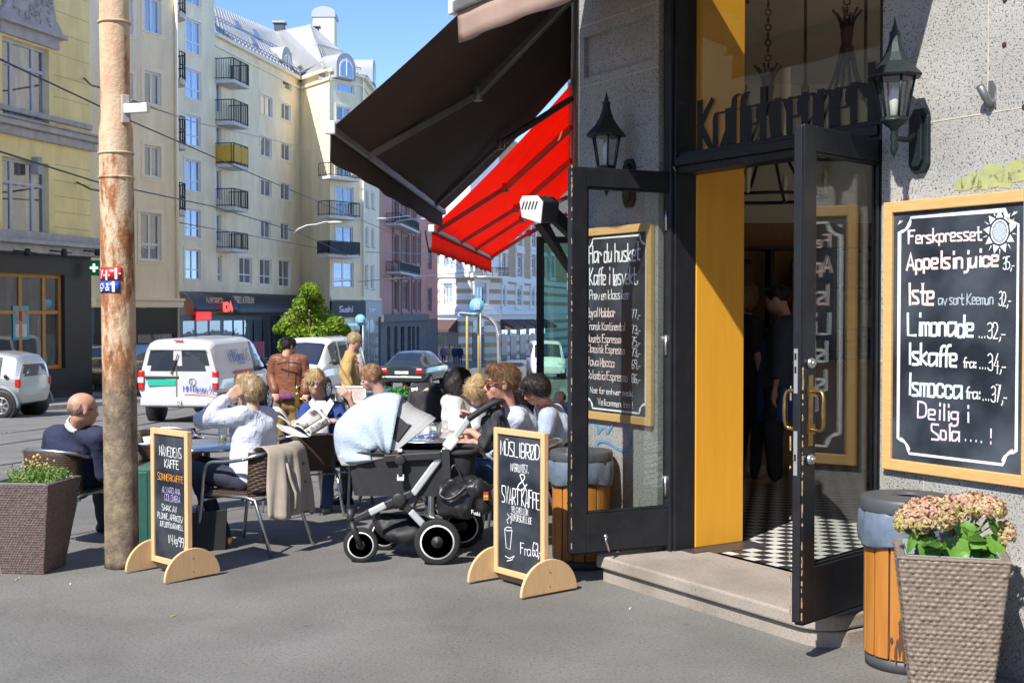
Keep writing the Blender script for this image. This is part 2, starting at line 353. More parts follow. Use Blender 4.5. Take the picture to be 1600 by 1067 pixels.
# ---------------------------------------------------------------- soft bodies: smooth union of tapered limbs, meshed as one surface
def cone(a, b, ra, rb=None): return ('c', np.array(a, float), np.array(b, float), ra, ra if rb is None else rb)
def ell(c, r, M=None): return ('e', np.array(c, float), np.array(r, float), np.eye(3) if M is None else np.array(M))
def soft(prims, h=.01, k=.02, noise=None, clips=(), cuts=(), pad=.03, seed=1):
    lo = np.full(3, 1e9); hi = np.full(3, -1e9); bbs = []
    for p in prims:
        if p[0] == 'c':
            r = max(p[3], p[4]); a = np.minimum(p[1], p[2]) - r; b = np.maximum(p[1], p[2]) + r
        else:
            r = np.sqrt(((p[3].T * p[2][:, None]) ** 2).sum(0)) if False else np.full(3, p[2].max()); a = p[1] - r; b = p[1] + r
        bbs.append((a, b)); lo = np.minimum(lo, a); hi = np.maximum(hi, b)
    lo -= pad; hi += pad
    n = np.ceil((hi - lo) / h).astype(int) + 1
    G = np.full(n, .2, np.float32)
    ax = [lo[i] + h * np.arange(n[i]) for i in range(3)]
    def sub(a, b, mg):
        i0 = np.clip(np.floor((a - mg - lo) / h).astype(int), 0, n - 1); i1 = np.clip(np.ceil((b + mg - lo) / h).astype(int) + 1, 1, n)
        sl = tuple(slice(i0[i], i1[i]) for i in range(3))
        X, Y, Z = np.meshgrid(ax[0][sl[0]], ax[1][sl[1]], ax[2][sl[2]], indexing='ij', sparse=True)
        return sl, X, Y, Z
    def dist(p, X, Y, Z):
        if p[0] == 'c':
            a, b, ra, rb = p[1:]; d = b - a; dd = max(d.dot(d), 1e-9)
            t = np.clip(((X - a[0]) * d[0] + (Y - a[1]) * d[1] + (Z - a[2]) * d[2]) / dd, 0, 1)
            q = np.sqrt((X - a[0] - t * d[0]) ** 2 + (Y - a[1] - t * d[1]) ** 2 + (Z - a[2] - t * d[2]) ** 2)
            return q - (ra + (rb - ra) * t)
        c, r, M = p[1:]
        x = X - c[0]; y = Y - c[1]; z = Z - c[2]
        u = (x * M[0, 0] + y * M[1, 0] + z * M[2, 0]); v = (x * M[0, 1] + y * M[1, 1] + z * M[2, 1]); w_ = (x * M[0, 2] + y * M[1, 2] + z * M[2, 2])
        k0 = np.sqrt((u / r[0]) ** 2 + (v / r[1]) ** 2 + (w_ / r[2]) ** 2); k1 = np.sqrt((u / r[0] ** 2) ** 2 + (v / r[1] ** 2) ** 2 + (w_ / r[2] ** 2) ** 2)
        return np.where(k1 > 1e-9, k0 * (k0 - 1) / np.maximum(k1, 1e-9), -r.min())
    for p, (a, b) in zip(prims, bbs):
        sl, X, Y, Z = sub(a, b, k + 3 * h)
        d = dist(p, X, Y, Z); g = G[sl]
        hh = np.maximum(k - np.abs(d - g), 0) / k
        G[sl] = np.minimum(d, g) - hh * hh * k * .25
    for p in cuts:
        a = (np.minimum(p[1], p[2]) - max(p[3], p[4])) if p[0] == 'c' else p[1] - p[2].max(); b = (np.maximum(p[1], p[2]) + max(p[3], p[4])) if p[0] == 'c' else p[1] + p[2].max()
        sl, X, Y, Z = sub(a, b, 3 * h)
        d = -dist(p, X, Y, Z); g = G[sl]; kk = .008
        hh = np.maximum(kk - np.abs(d - g), 0) / kk
        G[sl] = np.maximum(d, g) + hh * hh * kk * .25
    X, Y, Z = np.meshgrid(ax[0], ax[1], ax[2], indexing='ij', sparse=True)
    if noise:
        rs = np.random.RandomState(seed)
        for amp, fr in noise:
            for _ in range(4):
                w3 = rs.normal(size=3) * fr
                G += (amp * .5 * np.sin(X * w3[0] + Y * w3[1] + Z * w3[2] + rs.uniform(0, 6.28) + 1.3 * np.sin(X * w3[1] * .6 - Z * w3[0] * .5))).astype(np.float32)
    for c, nn in clips:
        G[:] = np.maximum(G, (X - c[0]) * nn[0] + (Y - c[1]) * nn[1] + (Z - c[2]) * nn[2])
    G[0] = G[-1] = .2; G[:, 0] = G[:, -1] = .2; G[:, :, 0] = G[:, :, -1] = .2
    ins = G < 0
    c8 = [ins[i:n[0] - 1 + i, j:n[1] - 1 + j, l:n[2] - 1 + l] for i in (0, 1) for j in (0, 1) for l in (0, 1)]
    cnt = sum(c.astype(np.int8) for c in c8); act = (cnt > 0) & (cnt < 8)
    idx = np.argwhere(act); ids = np.full(act.shape, -1, np.int64); ids[act] = np.arange(len(idx))
    acc = np.zeros((len(idx), 3)); num = np.zeros(len(idx))
    for axis in range(3):
        o = [q for q in range(3) if q != axis]
        for da in (0, 1):
            for db in (0, 1):
                s0 = idx.copy(); s0[:, o[0]] += da; s0[:, o[1]] += db; s1 = s0.copy(); s1[:, axis] += 1
                g0 = G[s0[:, 0], s0[:, 1], s0[:, 2]]; g1 = G[s1[:, 0], s1[:, 1], s1[:, 2]]
                cr = (g0 < 0) != (g1 < 0); t = np.where(cr, g0 / np.where(cr, g0 - g1, 1), 0)
                pp = s0.astype(float); pp[:, axis] += t
                acc[cr] += pp[cr]; num[cr] += 1
    V = lo + h * acc / np.maximum(num, 1)[:, None]
    faces = []
    for axis in range(3):
        a1, a2 = (axis + 1) % 3, (axis + 2) % 3
        s0 = [slice(None)] * 3; s1 = [slice(None)] * 3; s0[axis] = slice(0, n[axis] - 1); s1[axis] = slice(1, n[axis])
        i0 = ins[tuple(s0)]; i1 = ins[tuple(s1)]
        e = np.argwhere(i0 != i1); up = i0[e[:, 0], e[:, 1], e[:, 2]]
        def cid(d1, d2):
            q = e.copy(); q[:, a1] += d1; q[:, a2] += d2
            return ids[q[:, 0], q[:, 1], q[:, 2]]
        q = np.stack([cid(-1, -1), cid(0, -1), cid(0, 0), cid(-1, 0)], 1)
        q[~up] = q[~up][:, ::-1]
        faces.append(q)
    Fc = np.concatenate(faces)
    # one light relaxation takes the grid pattern out
    for _ in range(2):
        s = np.zeros_like(V); m = np.zeros(len(V))
        for a in range(4):
            i, j = Fc[:, a], Fc[:, (a + 1) % 4]
            np.add.at(s, i, V[j]); np.add.at(m, i, 1)
        V = V * .5 + .5 * s / np.maximum(m, 1)[:, None]
    return V, Fc
def soft_obj(name, prims, mt, parent, o=(0, 0, 0), **kw):
    V, Fc = soft(prims, **kw)
    V = V - np.array(o)
    me = bpy.data.meshes.new(name)
    me.vertices.add(len(V)); me.vertices.foreach_set('co', V.astype(np.float32).ravel())
    me.loops.add(len(Fc) * 4); me.loops.foreach_set('vertex_index', Fc.astype(np.int32).ravel())
    me.polygons.add(len(Fc)); me.polygons.foreach_set('loop_start', np.arange(0, len(Fc) * 4, 4, dtype=np.int32))
    me.polygons.foreach_set('use_smooth', np.ones(len(Fc), bool))
    me.update(calc_edges=True); me.validate()
    me.materials.append(mt)
    ob = bpy.data.objects.new(name, me); COL.objects.link(ob)
    if parent is not None: ob.parent = parent
    return ob
# ================================================================ SETTING: ground, road, pavements
ASPH = granite('asphalt_pavement', (.095, .092, .085), (.178, .174, .164), (.34, .335, .32), 62, .35, .18, .8)
ROAD = mat('asphalt_road', (.13, .128, .124), .9, col2=(.2, .198, .19), vs=1.3, bump=.3, bs=90, det=10)
KERB = mat('kerb_stone', (.34, .33, .31), .85, var=.25, vs=4, bump=.3, bs=60)
def ground_sheet(name, xy_rows, dz, m, skirt=0):
    """rows across the depth: (y, x0, x1)"""
    mb = MB(); pts = []; ys = [r[0] for r in xy_rows]
    nx = 24
    for y, x0, x1 in xy_rows:
        for i in range(nx): pts.append((x0 + (x1 - x0) * i / (nx - 1), y, gz(y) + (dz(y) if callable(dz) else dz)))
    mb.grid(pts, len(xy_rows), nx)
    o = mb.build(name, m); tag(o, kind='structure'); return o
NEAR = [(-40, -16), (-2, -9.0), (6, -6.9), (12, -5.06), (17, -3.6), (24, -2.9), (40, -2.0), (110, 1.2), (400, 15)]
FAR = [(-40, -40), (8, -22), (20, -15.6), (29, -13.0), (36, -10.9), (44, -9.3), (60, -7.4), (84, -6.3), (120, -9)]
def edge(tab, y): return float(np.interp(y, [t[0] for t in tab], [t[1] for t in tab]))
ysr = sorted(set([-40, -20, -10, -4, 0, 2, 4, 6, 8, 9, 10, 11, 12, 13, 14, 15, 16, 18, 20, 23, 26, 30, 35, 40, 46, 55, 65, 80, 95, 108, 130, 160, 220, 320, 420]))
def rdz(y): return -.11 + .095 * min(1, max(0, (y - 12) / 8))
ground_sheet('road', [(y, -260 if y > 60 else -90, 260 if y > 60 else 60) for y in ysr] , rdz, ROAD)
ground_sheet('pavement', [(y, edge(NEAR, y), 40) for y in ysr], 0, ASPH)
ground_sheet('far_pavement', [(y, -90, edge(FAR, y)) for y in ysr if y < 125], .1, mat('asphalt_far', (.15, .15, .148), .9, var=.2, vs=2))
def kerb(name, tab, y0, y1, dz, sgn):
    mb = MB(); ys = np.linspace(y0, y1, 40)
    for a, b in zip(ys[:-1], ys[1:]):
        xa, xb = edge(tab, a), edge(tab, b); g = .012
        p = lambda x, y, z: Vector((x, y, gz(y) + z))
        a2 = a + g
        mb.hexa([p(xa - .15, a2, -.2), p(xa + .15, a2, -.2), p(xb + .15, b, -.2), p(xb - .15, b, -.2), p(xa - .15, a2, dz), p(xa + .15, a2, dz), p(xb + .15, b, dz), p(xb - .15, b, dz)])
    tag(mb.build(name, KERB, bevel=.012), kind='structure')
kerb('kerb', NEAR, -4, 60, .006, 1)
kerb('far_kerb', FAR, 8, 110, .106, -1)
# tram rails set in the road
RAIL = mat('rail_steel', (.06, .06, .065), .45, metal=.6)
for k, off in enumerate((.9, 2.35, 4.2, 5.65)):
    mb = MB(); ys = np.linspace(2, 100, 60); L = []
    for y in ys:
        x = edge(NEAR, y) * .72 + edge(FAR, y) * .28 - off * .55 + (12 - y) * .0
        x = edge(NEAR, y) - .8 - off if y < 30 else edge(NEAR, 30) - .8 - off + (y - 30) * .06
        L.append((x, y))
    for (xa, a), (xb, b) in zip(L[:-1], L[1:]):
        mb.quad((xa - .05, a, gz(a) + rdz(a) + .004), (xa + .05, a, gz(a) + rdz(a) + .004), (xb + .05, b, gz(b) + rdz(b) + .004), (xb - .05, b, gz(b) + rdz(b) + .004))
    tag(mb.build('tram_rail', RAIL), kind='structure')
# small litter and spots of the asphalt
# ================================================================ CAFE BUILDING
HL = Vector((1.04, 7.39, 0)); rS = Vector((.534, -.845, 0)).normalized(); nQ = Vector((-.845, -.534, 0)).normalized(); ZU = Vector((0, 0, 1))
def W(s, q, z=0.0): return HL + rS * s + nQ * q + ZU * z
QW = .139
def onwall(px, py, q):            # photo pixel -> point of the wall plane at offset q
    r = ray(px, py); o = Vector((0, 0, EYE)); c = W(0, q)
    t = (c - o).dot(nQ) / r.dot(nQ); return o + r * t
cafe = thing('cafe_building', 'grey granite corner cafe building with open black double doors', 'building', (1.9, 9, 0))
CO = Vector((1.9, 9, 0))
def cmb(): return MB(CO)
GRAN = granite('granite_wall', (.035, .035, .038), (.43, .42, .4), (.58, .565, .54), 108, .5, .3)
GRAN2 = granite('granite_rough', (.04, .04, .05), (.2, .195, .2), (.3, .29, .29), 60, .9, .35)
JOINT = mat('mortar', (.5, .45, .36), .9, var=.2, vs=30)
BLK = mat('black_door_paint', (.016, .017, .021), .38, var=.3, vs=9, bump=.06, bs=25, spec=.35)
ORW = mat('orange_panel_wood', (.74, .34, .025), .42, col2=(.8, .39, .035), vs=2, stretch=(9, 9, .7), spec=.4, det=9)
STEPM = granite('step_stone', (.24, .18, .14), (.38, .33, .285), (.46, .41, .36), 120, .3, .4)
STEPR = mat('step_worn', (.42, .3, .22), .8, var=.3, vs=4)
def holes(mb, O, e, u0, u1, z0, z1, hs, n, depth):
    us = sorted(set([u0, u1] + [min(max(h[i], u0), u1) for h in hs for i in (0, 1)])); zs = sorted(set([z0, z1] + [min(max(h[i], z0), z1) for h in hs for i in (2, 3)]))
    pt = lambda u, z, d=0: O + e * u + ZU * z - n * d
    for i in range(len(us) - 1):
        run = None
        for j in range(len(zs) - 1):
            cu, cz = (us[i] + us[i + 1]) / 2, (zs[j] + zs[j + 1]) / 2
            if any(h[0] < cu < h[1] and h[2] < cz < h[3] for h in hs): continue
            mb.quad(pt(us[i], zs[j]), pt(us[i + 1], zs[j]), pt(us[i + 1], zs[j + 1]), pt(us[i], zs[j + 1]))
    for a, b, c, d in hs:
        mb.quad(pt(a, c), pt(a, d), pt(a, d, depth), pt(a, c, depth)); mb.quad(pt(b, d), pt(b, c), pt(b, c, depth), pt(b, d, depth))
        mb.quad(pt(a, d), pt(b, d), pt(b, d, depth), pt(a, d, depth)); mb.quad(pt(b, c), pt(a, c), pt(a, c, depth), pt(b, c, depth))
# pilaster (left of the door) with sunk panel, base and returns
SC = -.892
mb = cmb()
O = W(0, QW)
holes(mb, O, rS, SC, -.07, .0, 14, [(SC + .05, -.115, 3.13, 3.40)], nQ, .035)
mb.quad(W(SC + .05, QW - .035, 3.13), W(-.115, QW - .035, 3.13), W(-.115, QW - .035, 3.40), W(SC + .05, QW - .035, 3.40))
mb.quad(W(-.07, QW, 0), W(-.07, -.1, 0), W(-.07, -.1, 14), W(-.07, QW, 14))
# wall to the right of the door
mb.quad(W(1.64, -.1, 0), W(1.64, QW, 0), W(1.64, QW, 14), W(1.64, -.1, 14))
holes(mb, W(0, QW), rS, 1.64, 7, 0, 14, [(2.8, 4.1, .3, 3.9), (4.2, 5.5, .3, 3.9), (5.6, 6.9, .3, 3.9)], nQ, .24)  # unseen openings added to let sun in and brighten the room
mb.quad(W(-.07, QW - .02, 4.25), W(1.64, QW - .02, 4.25), W(1.64, QW - .02, 14), W(-.07, QW - .02, 14))
mb.quad(W(-.07, QW - .02, 4.25), W(-.07, -.1, 4.25), W(1.64, -.1, 4.25), W(1.64, QW - .02, 4.25))
# street facade beyond the corner
C0 = W(SC, QW); fe = Vector((.046, 1, 0)).normalized(); fn = Vector((-1, .046, 0)).normalized()
def FA(t, q, z): return C0 + fe * t + fn * q + ZU * z
holes(mb, C0 + fe * 60, -fe, 0, 60, 0, 14, [(60 - a - 1.55, 60 - a, .75, 3.6) for a in (.55, 2.5, 6, 8, 10, 12, 16, 18)], fn, .3)
mb.quad(FA(0, 0, 14), W(SC, QW, 14), W(7, QW, 14), FA(60, -30, 14))
mb.m = 1; mb.quad(FA(0, .02, 4.9), FA(60, .02, 4.9), FA(60, .02, 14), FA(0, .02, 14)); mb.m = 0  # unseen pale upper wall, added to bounce sunlight onto the street fronts
wall = mb.build('wall', [GRAN, mat('upper_bounce_plaster', (.78, .68, .5), .85, var=.06)], cafe)
for a in (.55, 2.5, 6, 8, 10, 12, 16, 18):
    mb = cmb(); p_ = lambda u, z, q: FA(a + u, q, z)
    for u0, u1, z0, z1 in ((0, .08, .75, 3.6), (1.47, 1.55, .75, 3.6), (.08, 1.47, 3.52, 3.6), (.08, 1.47, .75, .83), (.08, 1.47, 2.5, 2.57)):
        mb.hexa([p_(u0, z0, -.24), p_(u0, z0, -.18), p_(u1, z0, -.18), p_(u1, z0, -.24), p_(u0, z1, -.24), p_(u0, z1, -.18), p_(u1, z1, -.18), p_(u1, z1, -.24)])
    sw_ = mb.build('shop_window', mat('black_door_paint', (.016, .017, .021)), cafe)
    mb = cmb(); mb.quad(p_(.06, .8, -.21), p_(1.5, .8, -.21), p_(1.5, 3.55, -.21), p_(.06, 3.55, -.21)); mb.build('pane', glass('clear_glass', (.93, .95, .94), 1.5, .03), sw_)
# plinths
mb = cmb()
def wallbox(mb, s0, s1, q0, q1, z0, z1):
    mb.hexa([W(s0, q1, z0), W(s1, q1, z0), W(s1, q0, z0), W(s0, q0, z0), W(s0, q1, z1), W(s1, q1, z1), W(s1, q0, z1), W(s0, q0, z1)])
wallbox(mb, SC - .03, -.055, QW - .05, QW + .035, -.1, .33)
wallbox(mb, 1.66, 6.9, QW - .05, QW + .03, -.1, .5)
mb.build('plinth', GRAN, cafe, bevel=.012)
mb = cmb()
for s0, s1, z in ((SC, -.07, 3.075), (SC, -.07, 3.47), (SC, -.07, 1.15), (1.64, 6, 2.48), (1.64, 6, 1.36)): wallbox(mb, s0, s1, QW - .01, QW + .002, z, z + .006)
for s0, s1, z0, z1 in ((SC + .16, SC + .166, .4, 3.075), (2.23, 2.236, 2.486, 4.2), (1.9, 1.906, .5, 1.36)): wallbox(mb, s0, s1, QW - .01, QW + .002, z0, z1)
mb.build('mortar_joints', JOINT, cafe)
# rusty holes and drips
mb = cmb()
for px, py in ((1570, 0), (1569, 70), (1398, 186), (1600, 167)):
    c = onwall(px, py, QW + .003); mb.lathe([(.012, 0), (.009, .004), (.004, .002)], c, 10, nQ)
mb.build('rust_hole', mat('rust_spot', (.06, .03, .02), .9), cafe)
# door surround, transom
mb = cmb()
for s0, s1, q0, q1 in ((-.07, .045, -.06, .10), (-.035, .03, .10, .125), (1.585, 1.64, -.06, .10)): wallbox(mb, s0, s1, q0, q1, .16, 4.25)
wallbox(mb, .045, 1.585, -.06, .09, 2.425, 2.47); wallbox(mb, .045, 1.585, -.05, .115, 2.47, 2.52); wallbox(mb, .045, 1.585, -.06, .08, 2.52, 2.55)
wallbox(mb, .045, 1.585, -.05, .05, 4.1, 4.25)
mb.build('door_frame', BLK, cafe, bevel=.006)
GLS = glass('clear_glass', (.93, .95, .94), 1.5, .03)
GLD = glass('door_glass', (.9, .93, .92), 1.52, .05)
mb = cmb(); wallbox(mb, .045, 1.585, .0, .006, 2.55, 4.1)
fan = mb.build('window', GLS, cafe); fan.name = 'fanlight'
mb = cmb(); o = onwall(1092, 237, .012)
LETB = mat('black_lettering', (.012, .012, .014), .6, var=0)
text(mb, 'Kaffebrenneriet', o, rS, ZU, .285, .05, wx=(1.53 / text_width('Kaffebrenneriet', .285)), jit=0, nib=.011, xh=1.25)
mb.build('lettering', LETB, fan)
# wooden reveal
mb = cmb()
wallbox(mb, -.02, .05, -.45, -.062, .165, 4.0)
mb.build('reveal_panel', ORW, cafe, bevel=.004)
mb = cmb(); wallbox(mb, 1.58, 1.64, -.45, -.062, .165, 4.0); mb.build('reveal_panel', ORW, cafe)
# step: upper slab with worn top, lower plinth
def step_poly(o, z): 
    pts = [W(-.16 - o, .1, z), W(-.15 - o, .545 + o, z)]
    pts += [W(1.5 + .16 * math.sin(a), .40 + o + .155 * math.cos(a), z) for a in np.linspace(0, math.pi / 2, 9)]
    pts += [W(1.66, .1, z)]
    return pts
mb = cmb(); mb.prism([p for p in reversed(step_poly(0, .155))], (0, 0, -.075)); mb.build('step', STEPM, cafe, bevel=.014, seg=3)
mb = cmb(); mb.prism([p for p in reversed(step_poly(-.03, .075))], (0, 0, -.12)); mb.build('step_base', STEPM, cafe, bevel=.01)
mb = cmb(); mb.prism([W(-.07, .101, .158), W(-.07, -.07, .158), W(1.64, -.07, .158), W(1.64, .101, .158)], (0, 0, -.1)); mb.build('threshold', STEPM, cafe)
# doors
STEEL = mat('satin_steel', (.62, .62, .6), .3, metal=1, var=.1); BRASS = mat('worn_brass', (.42, .27, .1), .35, metal=1, var=.25, vs=30)
CHIP = mat('chipped_paint', (.42, .3, .16), .8, var=.3, vs=60)
def door(hinge, free, z0, z1, stile, top, kick, name='door', label=None, flip=1, right=False):
    d = (free - hinge); wd = d.length; d.normalize(); nn = Vector((-d.y, d.x, 0)) * flip      # nn: the face the camera sees
    th = .055
    def bx(mb, u0, u1, a, b, q0=-th / 2, q1=th / 2):
        p = lambda u, q, z: hinge + d * u + nn * q + ZU * z
        l = [p(u0, q0, a), p(u1, q0, a), p(u1, q1, a), p(u0, q1, a)]; h = [p(u0, q0, b), p(u1, q0, b), p(u1, q1, b), p(u0, q1, b)]
        if flip > 0: mb.hexa(l + h)
        else: mb.hexa(l[::-1] + h[::-1])
    mb = cmb()
    bx(mb, 0, stile * .95, z0, z1); bx(mb, wd - stile, wd, z0, z1)
    bx(mb, stile * .95, wd - stile, z1 - top, z1); bx(mb, stile * .95, wd - stile, z0, z0 + kick)
    # glazing beads
    for q0, q1 in ((th / 2 - .02, th / 2 - .008), (-th / 2 + .008, -th / 2 + .02)):
        bx(mb, stile * .95, stile * .95 + .014, z0 + kick, z1 - top, q0, q1); bx(mb, wd - stile - .014, wd - stile, z0 + kick, z1 - top, q0, q1)
        bx(mb, stile * .95 + .014, wd - stile - .014, z0 + kick, z0 + kick + .014, q0, q1); bx(mb, stile * .95 + .014, wd - stile - .014, z1 - top - .014, z1 - top, q0, q1)
    if right:
        bx(mb, wd, wd + .018, z0 + .01, z1 - .01, -.012, th / 2 - .004)
    o = mb.build(name, BLK, cafe, bevel=.004)
    if label: o['label'] = label
    mb = cmb(); bx(mb, stile * .95 + .002, wd - stile - .002, z0 + kick + .002, z1 - top - .002, -.003, .003); mb.build('pane', GLD, o)
    mb = cmb(); bx(mb, -.01, wd * .98, z0 - .012, z0 - .002, -.02, .02); mb.build('weather_strip', mat('rubber', (.02, .02, .02), .8, var=0), o)
    rs = random.Random(3)
    mb = cmb()
    for _ in range(60):
        z = rs.uniform(z0, z1 - (1.1 if right else .1)) if right else rs.uniform(z0, z1); hh = rs.uniform(.004, .03) * (1.5 if rs.random() < .3 else 1)
        q = (th / 2 if rs.random() < .7 else -th / 2 + .004) + rs.uniform(-.003, 0)
        ee = wd + (.018 if right and q < th / 2 - .006 else 0)
        bx(mb, ee - .004, ee + .0012, z, z + hh, q - .004, q + .0012)
    mb.build('chipped_edge', CHIP, o)
    return o, bx, d, nn, wd
zd0, zd1 = .194, 2.44
dl, bx, d, nn, wd = door(Vector((1.035, 7.388, 0)), Vector((.334, 7.06, 0)), zd0, zd1, .103, .112, .225, label='left door leaf folded back against the pilaster', flip=1)
print('left door normal', nn)
for z in (.55, 1.4, 2.15): mb = cmb(); mb.lathe([(.009, -.06), (.009, .06)], W(-.005, .13, z), 10); mb.build('hinge', STEEL, dl)
mb = cmb(); c = P(946, 840, 7.08) + nn * .0
mb.tube([c + Vector((0, -.02, .01)), c + Vector((0.0, -.035, -.01)), c + Vector((.012, -.02, -.05)), c + Vector((.02, -.01, -.075))], .007, 8); mb.ball(c + Vector((0, -.02, .012)), .014, 6)
mb.build('door_hook', STEEL, dl)
HR = W(1.575, .03); FR = Vector((1.288, 5.47, 0))
dr, bx, d, nn, wd = door(Vector((HR.x, HR.y, 0)), FR, zd0, zd1, .105, .112, .245, label='right door leaf standing open edge-on with brass handles', flip=1, right=True)
print('right door normal', nn)
# strike plates, locks and pull handles
mb = cmb()
for z0, z1 in ((1.235, 1.435), (.865, 1.065)): mb = cmb(); bx(mb, wd + .014, wd + .0205, z0, z1, -.009, .010); mb.build('strike_plate', mat('zinc_plate', (.7, .7, .66), .35, metal=.8, var=.05), dr)
mb = cmb()
for z0 in (1.325, 1.385, .93): bx(mb, wd + .018, wd + .0215, z0, z0 + .03, -.006, .004)
mb.build('latch_slot', mat('slot_dark', (.01, .01, .01), .5, var=0), dr)
fs = 1
p = lambda u, q, z: HR.xy.to_3d() + d * u + nn * q + ZU * z
for z in (1.37, .935): mb = cmb(); mb.lathe([(.027, 0), (.027, .01), (.022, .02), (.018, .022)], p(wd - .05, .0275, z), 8, nn); mb.lathe([(.011, 0), (.011, .03)], p(wd - .05, .0275, z), 8, nn); mb.lathe([(.02, 0), (.014, .02)], p(wd - .045, -.0275, z), 8, -nn); mb.build('lock', STEEL, dr)
for sg, nm in ((1, 'pull_handle'), (-1, 'pull_handle')):
    mb = cmb(); q = sg * .0275; zc = 1.155
    if sg > 0:
        for z in (zc,): bx(mb, wd - .078, wd - .04, z - .16, z + .16, q - .001, q + .004)
    for z in (zc - .085, zc + .085): bx(mb, wd - .085, wd - .03, z - .022, z + .022, min(q, q + sg * .012), max(q, q + sg * .012))
    pth = chaikin([p(wd - .056, q, zc + .085), p(wd - .056, q + sg * .06, zc + .09), p(wd - .052, q + sg * .072, zc + .06), p(wd - .05, q + sg * .07, zc), p(wd - .052, q + sg * .072, zc - .06), p(wd - .056, q + sg * .06, zc - .09), p(wd - .056, q, zc - .085)], 2)
    mb.tube(pth, [.008 + .004 * math.exp(-((i - len(pth) / 2) / 5) ** 2) for i in range(len(pth))], 8)
    mb.build(nm, BRASS, dr)
mb = cmb()
mb.tube(chaikin([onwall(996, 262, .14), onwall(1030, 254, .12), onwall(1050, 257, .11), onwall(1056, 268, .1)], 2), .005, 6)
mb.build('door_stay', BRASS, cafe)
# ---------------- room behind the door
room = [W(-.95, -.1), W(7, -.1), Vector((6.2, 3, 0)), Vector((6.2, 13, 0)), Vector((1.0, 13, 0))]
m, ntr, b, N, L = newmat('checker_tiles')
tc = N.new('ShaderNodeTexCoord'); mp = N.new('ShaderNodeMapping'); mp.inputs['Rotation'].default_value = (0, 0, math.atan2(.845, .534)); ck = N.new('ShaderNodeTexChecker')
ck.inputs['Scale'].default_value = 1 / .0945; ck.inputs['Color1'].default_value = (.72, .72, .68, 1); ck.inputs['Color2'].default_value = (.045, .04, .045, 1)
L.new(tc.outputs['Object'], mp.inputs[0]); L.new(mp.outputs[0], ck.inputs[0])
nn2 = N.new('ShaderNodeTexNoise'); nn2.inputs['Scale'].default_value = 9; mxx = N.new('ShaderNodeMix'); mxx.data_type = 'RGBA'; mxx.blend_type = 'MULTIPLY'; mxx.inputs[0].default_value = .35
L.new(tc.outputs['Object'], nn2.inputs[0]); L.new(ck.outputs[0], mxx.inputs[6]); L.new(nn2.outputs[0], mxx.inputs[7]); L.new(mxx.outputs[2], b.inputs['Base Color']); b.inputs['Roughness'].default_value = .35
mb = cmb(); mb.add([p + ZU * .162 for p in room], [tuple(range(5))]); fl = mb.build('cafe_floor', m); fl.location = CO; tag(fl, kind='structure')
mb = cmb(); wallbox(mb, .05, .24, -.5, -.07, .12, .1655); wallbox(mb, .05, .16, -.07, .05, .12, .1645)
mb.build('border_tiles', mat('dark_tile', (.05, .045, .05), .4, var=.2, vs=14), cafe)
INW = mat('warm_interior_wood', (.3, .13, .035), .5, col2=(.42, .2, .06), vs=2, stretch=(5, 5, .6))
mb = cmb()
for i in range(1, 5):
    a, c = room[i], room[(i + 1) % 5]; mb.m = int(i in (1, 2)); mb.quad(a + ZU * .1, c + ZU * .1, c + ZU * 2.55, a + ZU * 2.55); mb.m = 1; mb.quad(a + ZU * 2.55, c + ZU * 2.55, c + ZU * 4.1, a + ZU * 4.1); mb.m = 0  # hidden right-hand walls made cream to the floor to bounce more light
mb.build('interior_wall', [INW, mat('cream_plaster', (.78, .71, .55), .8, var=.05)], cafe)
mb = cmb(); mb.add([p + ZU * 4.02 for p in room], [tuple(reversed(range(5)))]); mb.build('interior_ceiling', mat('cream_plaster', (.82, .77, .62), .8, var=.05), cafe)
# back wall joinery seen through the door: shelves with bags of coffee, counter
sh = thing('wall_shelf', 'dark wooden wall shelves full of coffee bags inside the cafe', 'shelf', (2.6, 12.7, .16))
mb = MB((2.6, 12.7, .16)); SHD = mat('dark_shelf', (.035, .02, .012), .6)
for z in (1.0, 1.42, 1.84, 2.26): mb.box((2.7, 12.75, z), (2.6, .3, .035))
for x in (1.4, 2.05, 2.7, 3.35, 4.0): mb.box((x, 12.76, 1.62), (.04, .27, 1.3))
mb.build('shelf_board', SHD, sh)
cb = [mat('coffee_bag_brown', (.10, .045, .03), .5), mat('coffee_bag_red', (.3, .05, .04), .5), mat('coffee_bag_cream', (.55, .45, .3), .5), mat('coffee_bag_yellow', (.5, .3, .03), .5)]
k = 0
for r_, z in enumerate((1.0, 1.42, 1.84)):
    for i in range(14):
        x = 1.5 + i * .185
        if min(abs(x - q) for q in (1.4, 2.05, 2.7, 3.35, 4.0)) < .1: continue
        mb = MB((x, 12.7, z + .018)); mb.box((x, 12.7, z + .14), (.135, .09, .24)); mb.prism([(x - .0675, 12.655, z + .262), (x - .0675, 12.745, z + .262), (x - .0675, 12.7, z + .31)], (.135, 0, 0))
        o = mb.build('coffee_bag', cb[[0, 0, 2, 0, 1, 0, 3][(i * 3 + r_) % 7]]); o.location = (x, 12.7, z + .018); k += 1
        tag(o, 'coffee bag standing in a row on the dark shelves inside', 'coffee bag', 'coffee bags on the cafe shelves')
ct_ = thing('counter', 'dark wooden serving counter at the back of the cafe', 'counter', (2.9, 11.6, .16)); mb = MB((2.9, 11.6, .16))
mb.box((3.3, 11.7, .66), (2.6, .6, 1.0)); mb.build('cabinet', INW, ct_); mb = MB((2.9, 11.6, .16)); mb.box((3.3, 11.68, 1.18), (2.7, .7, .05)); mb.build('counter_top', SHD, ct_)
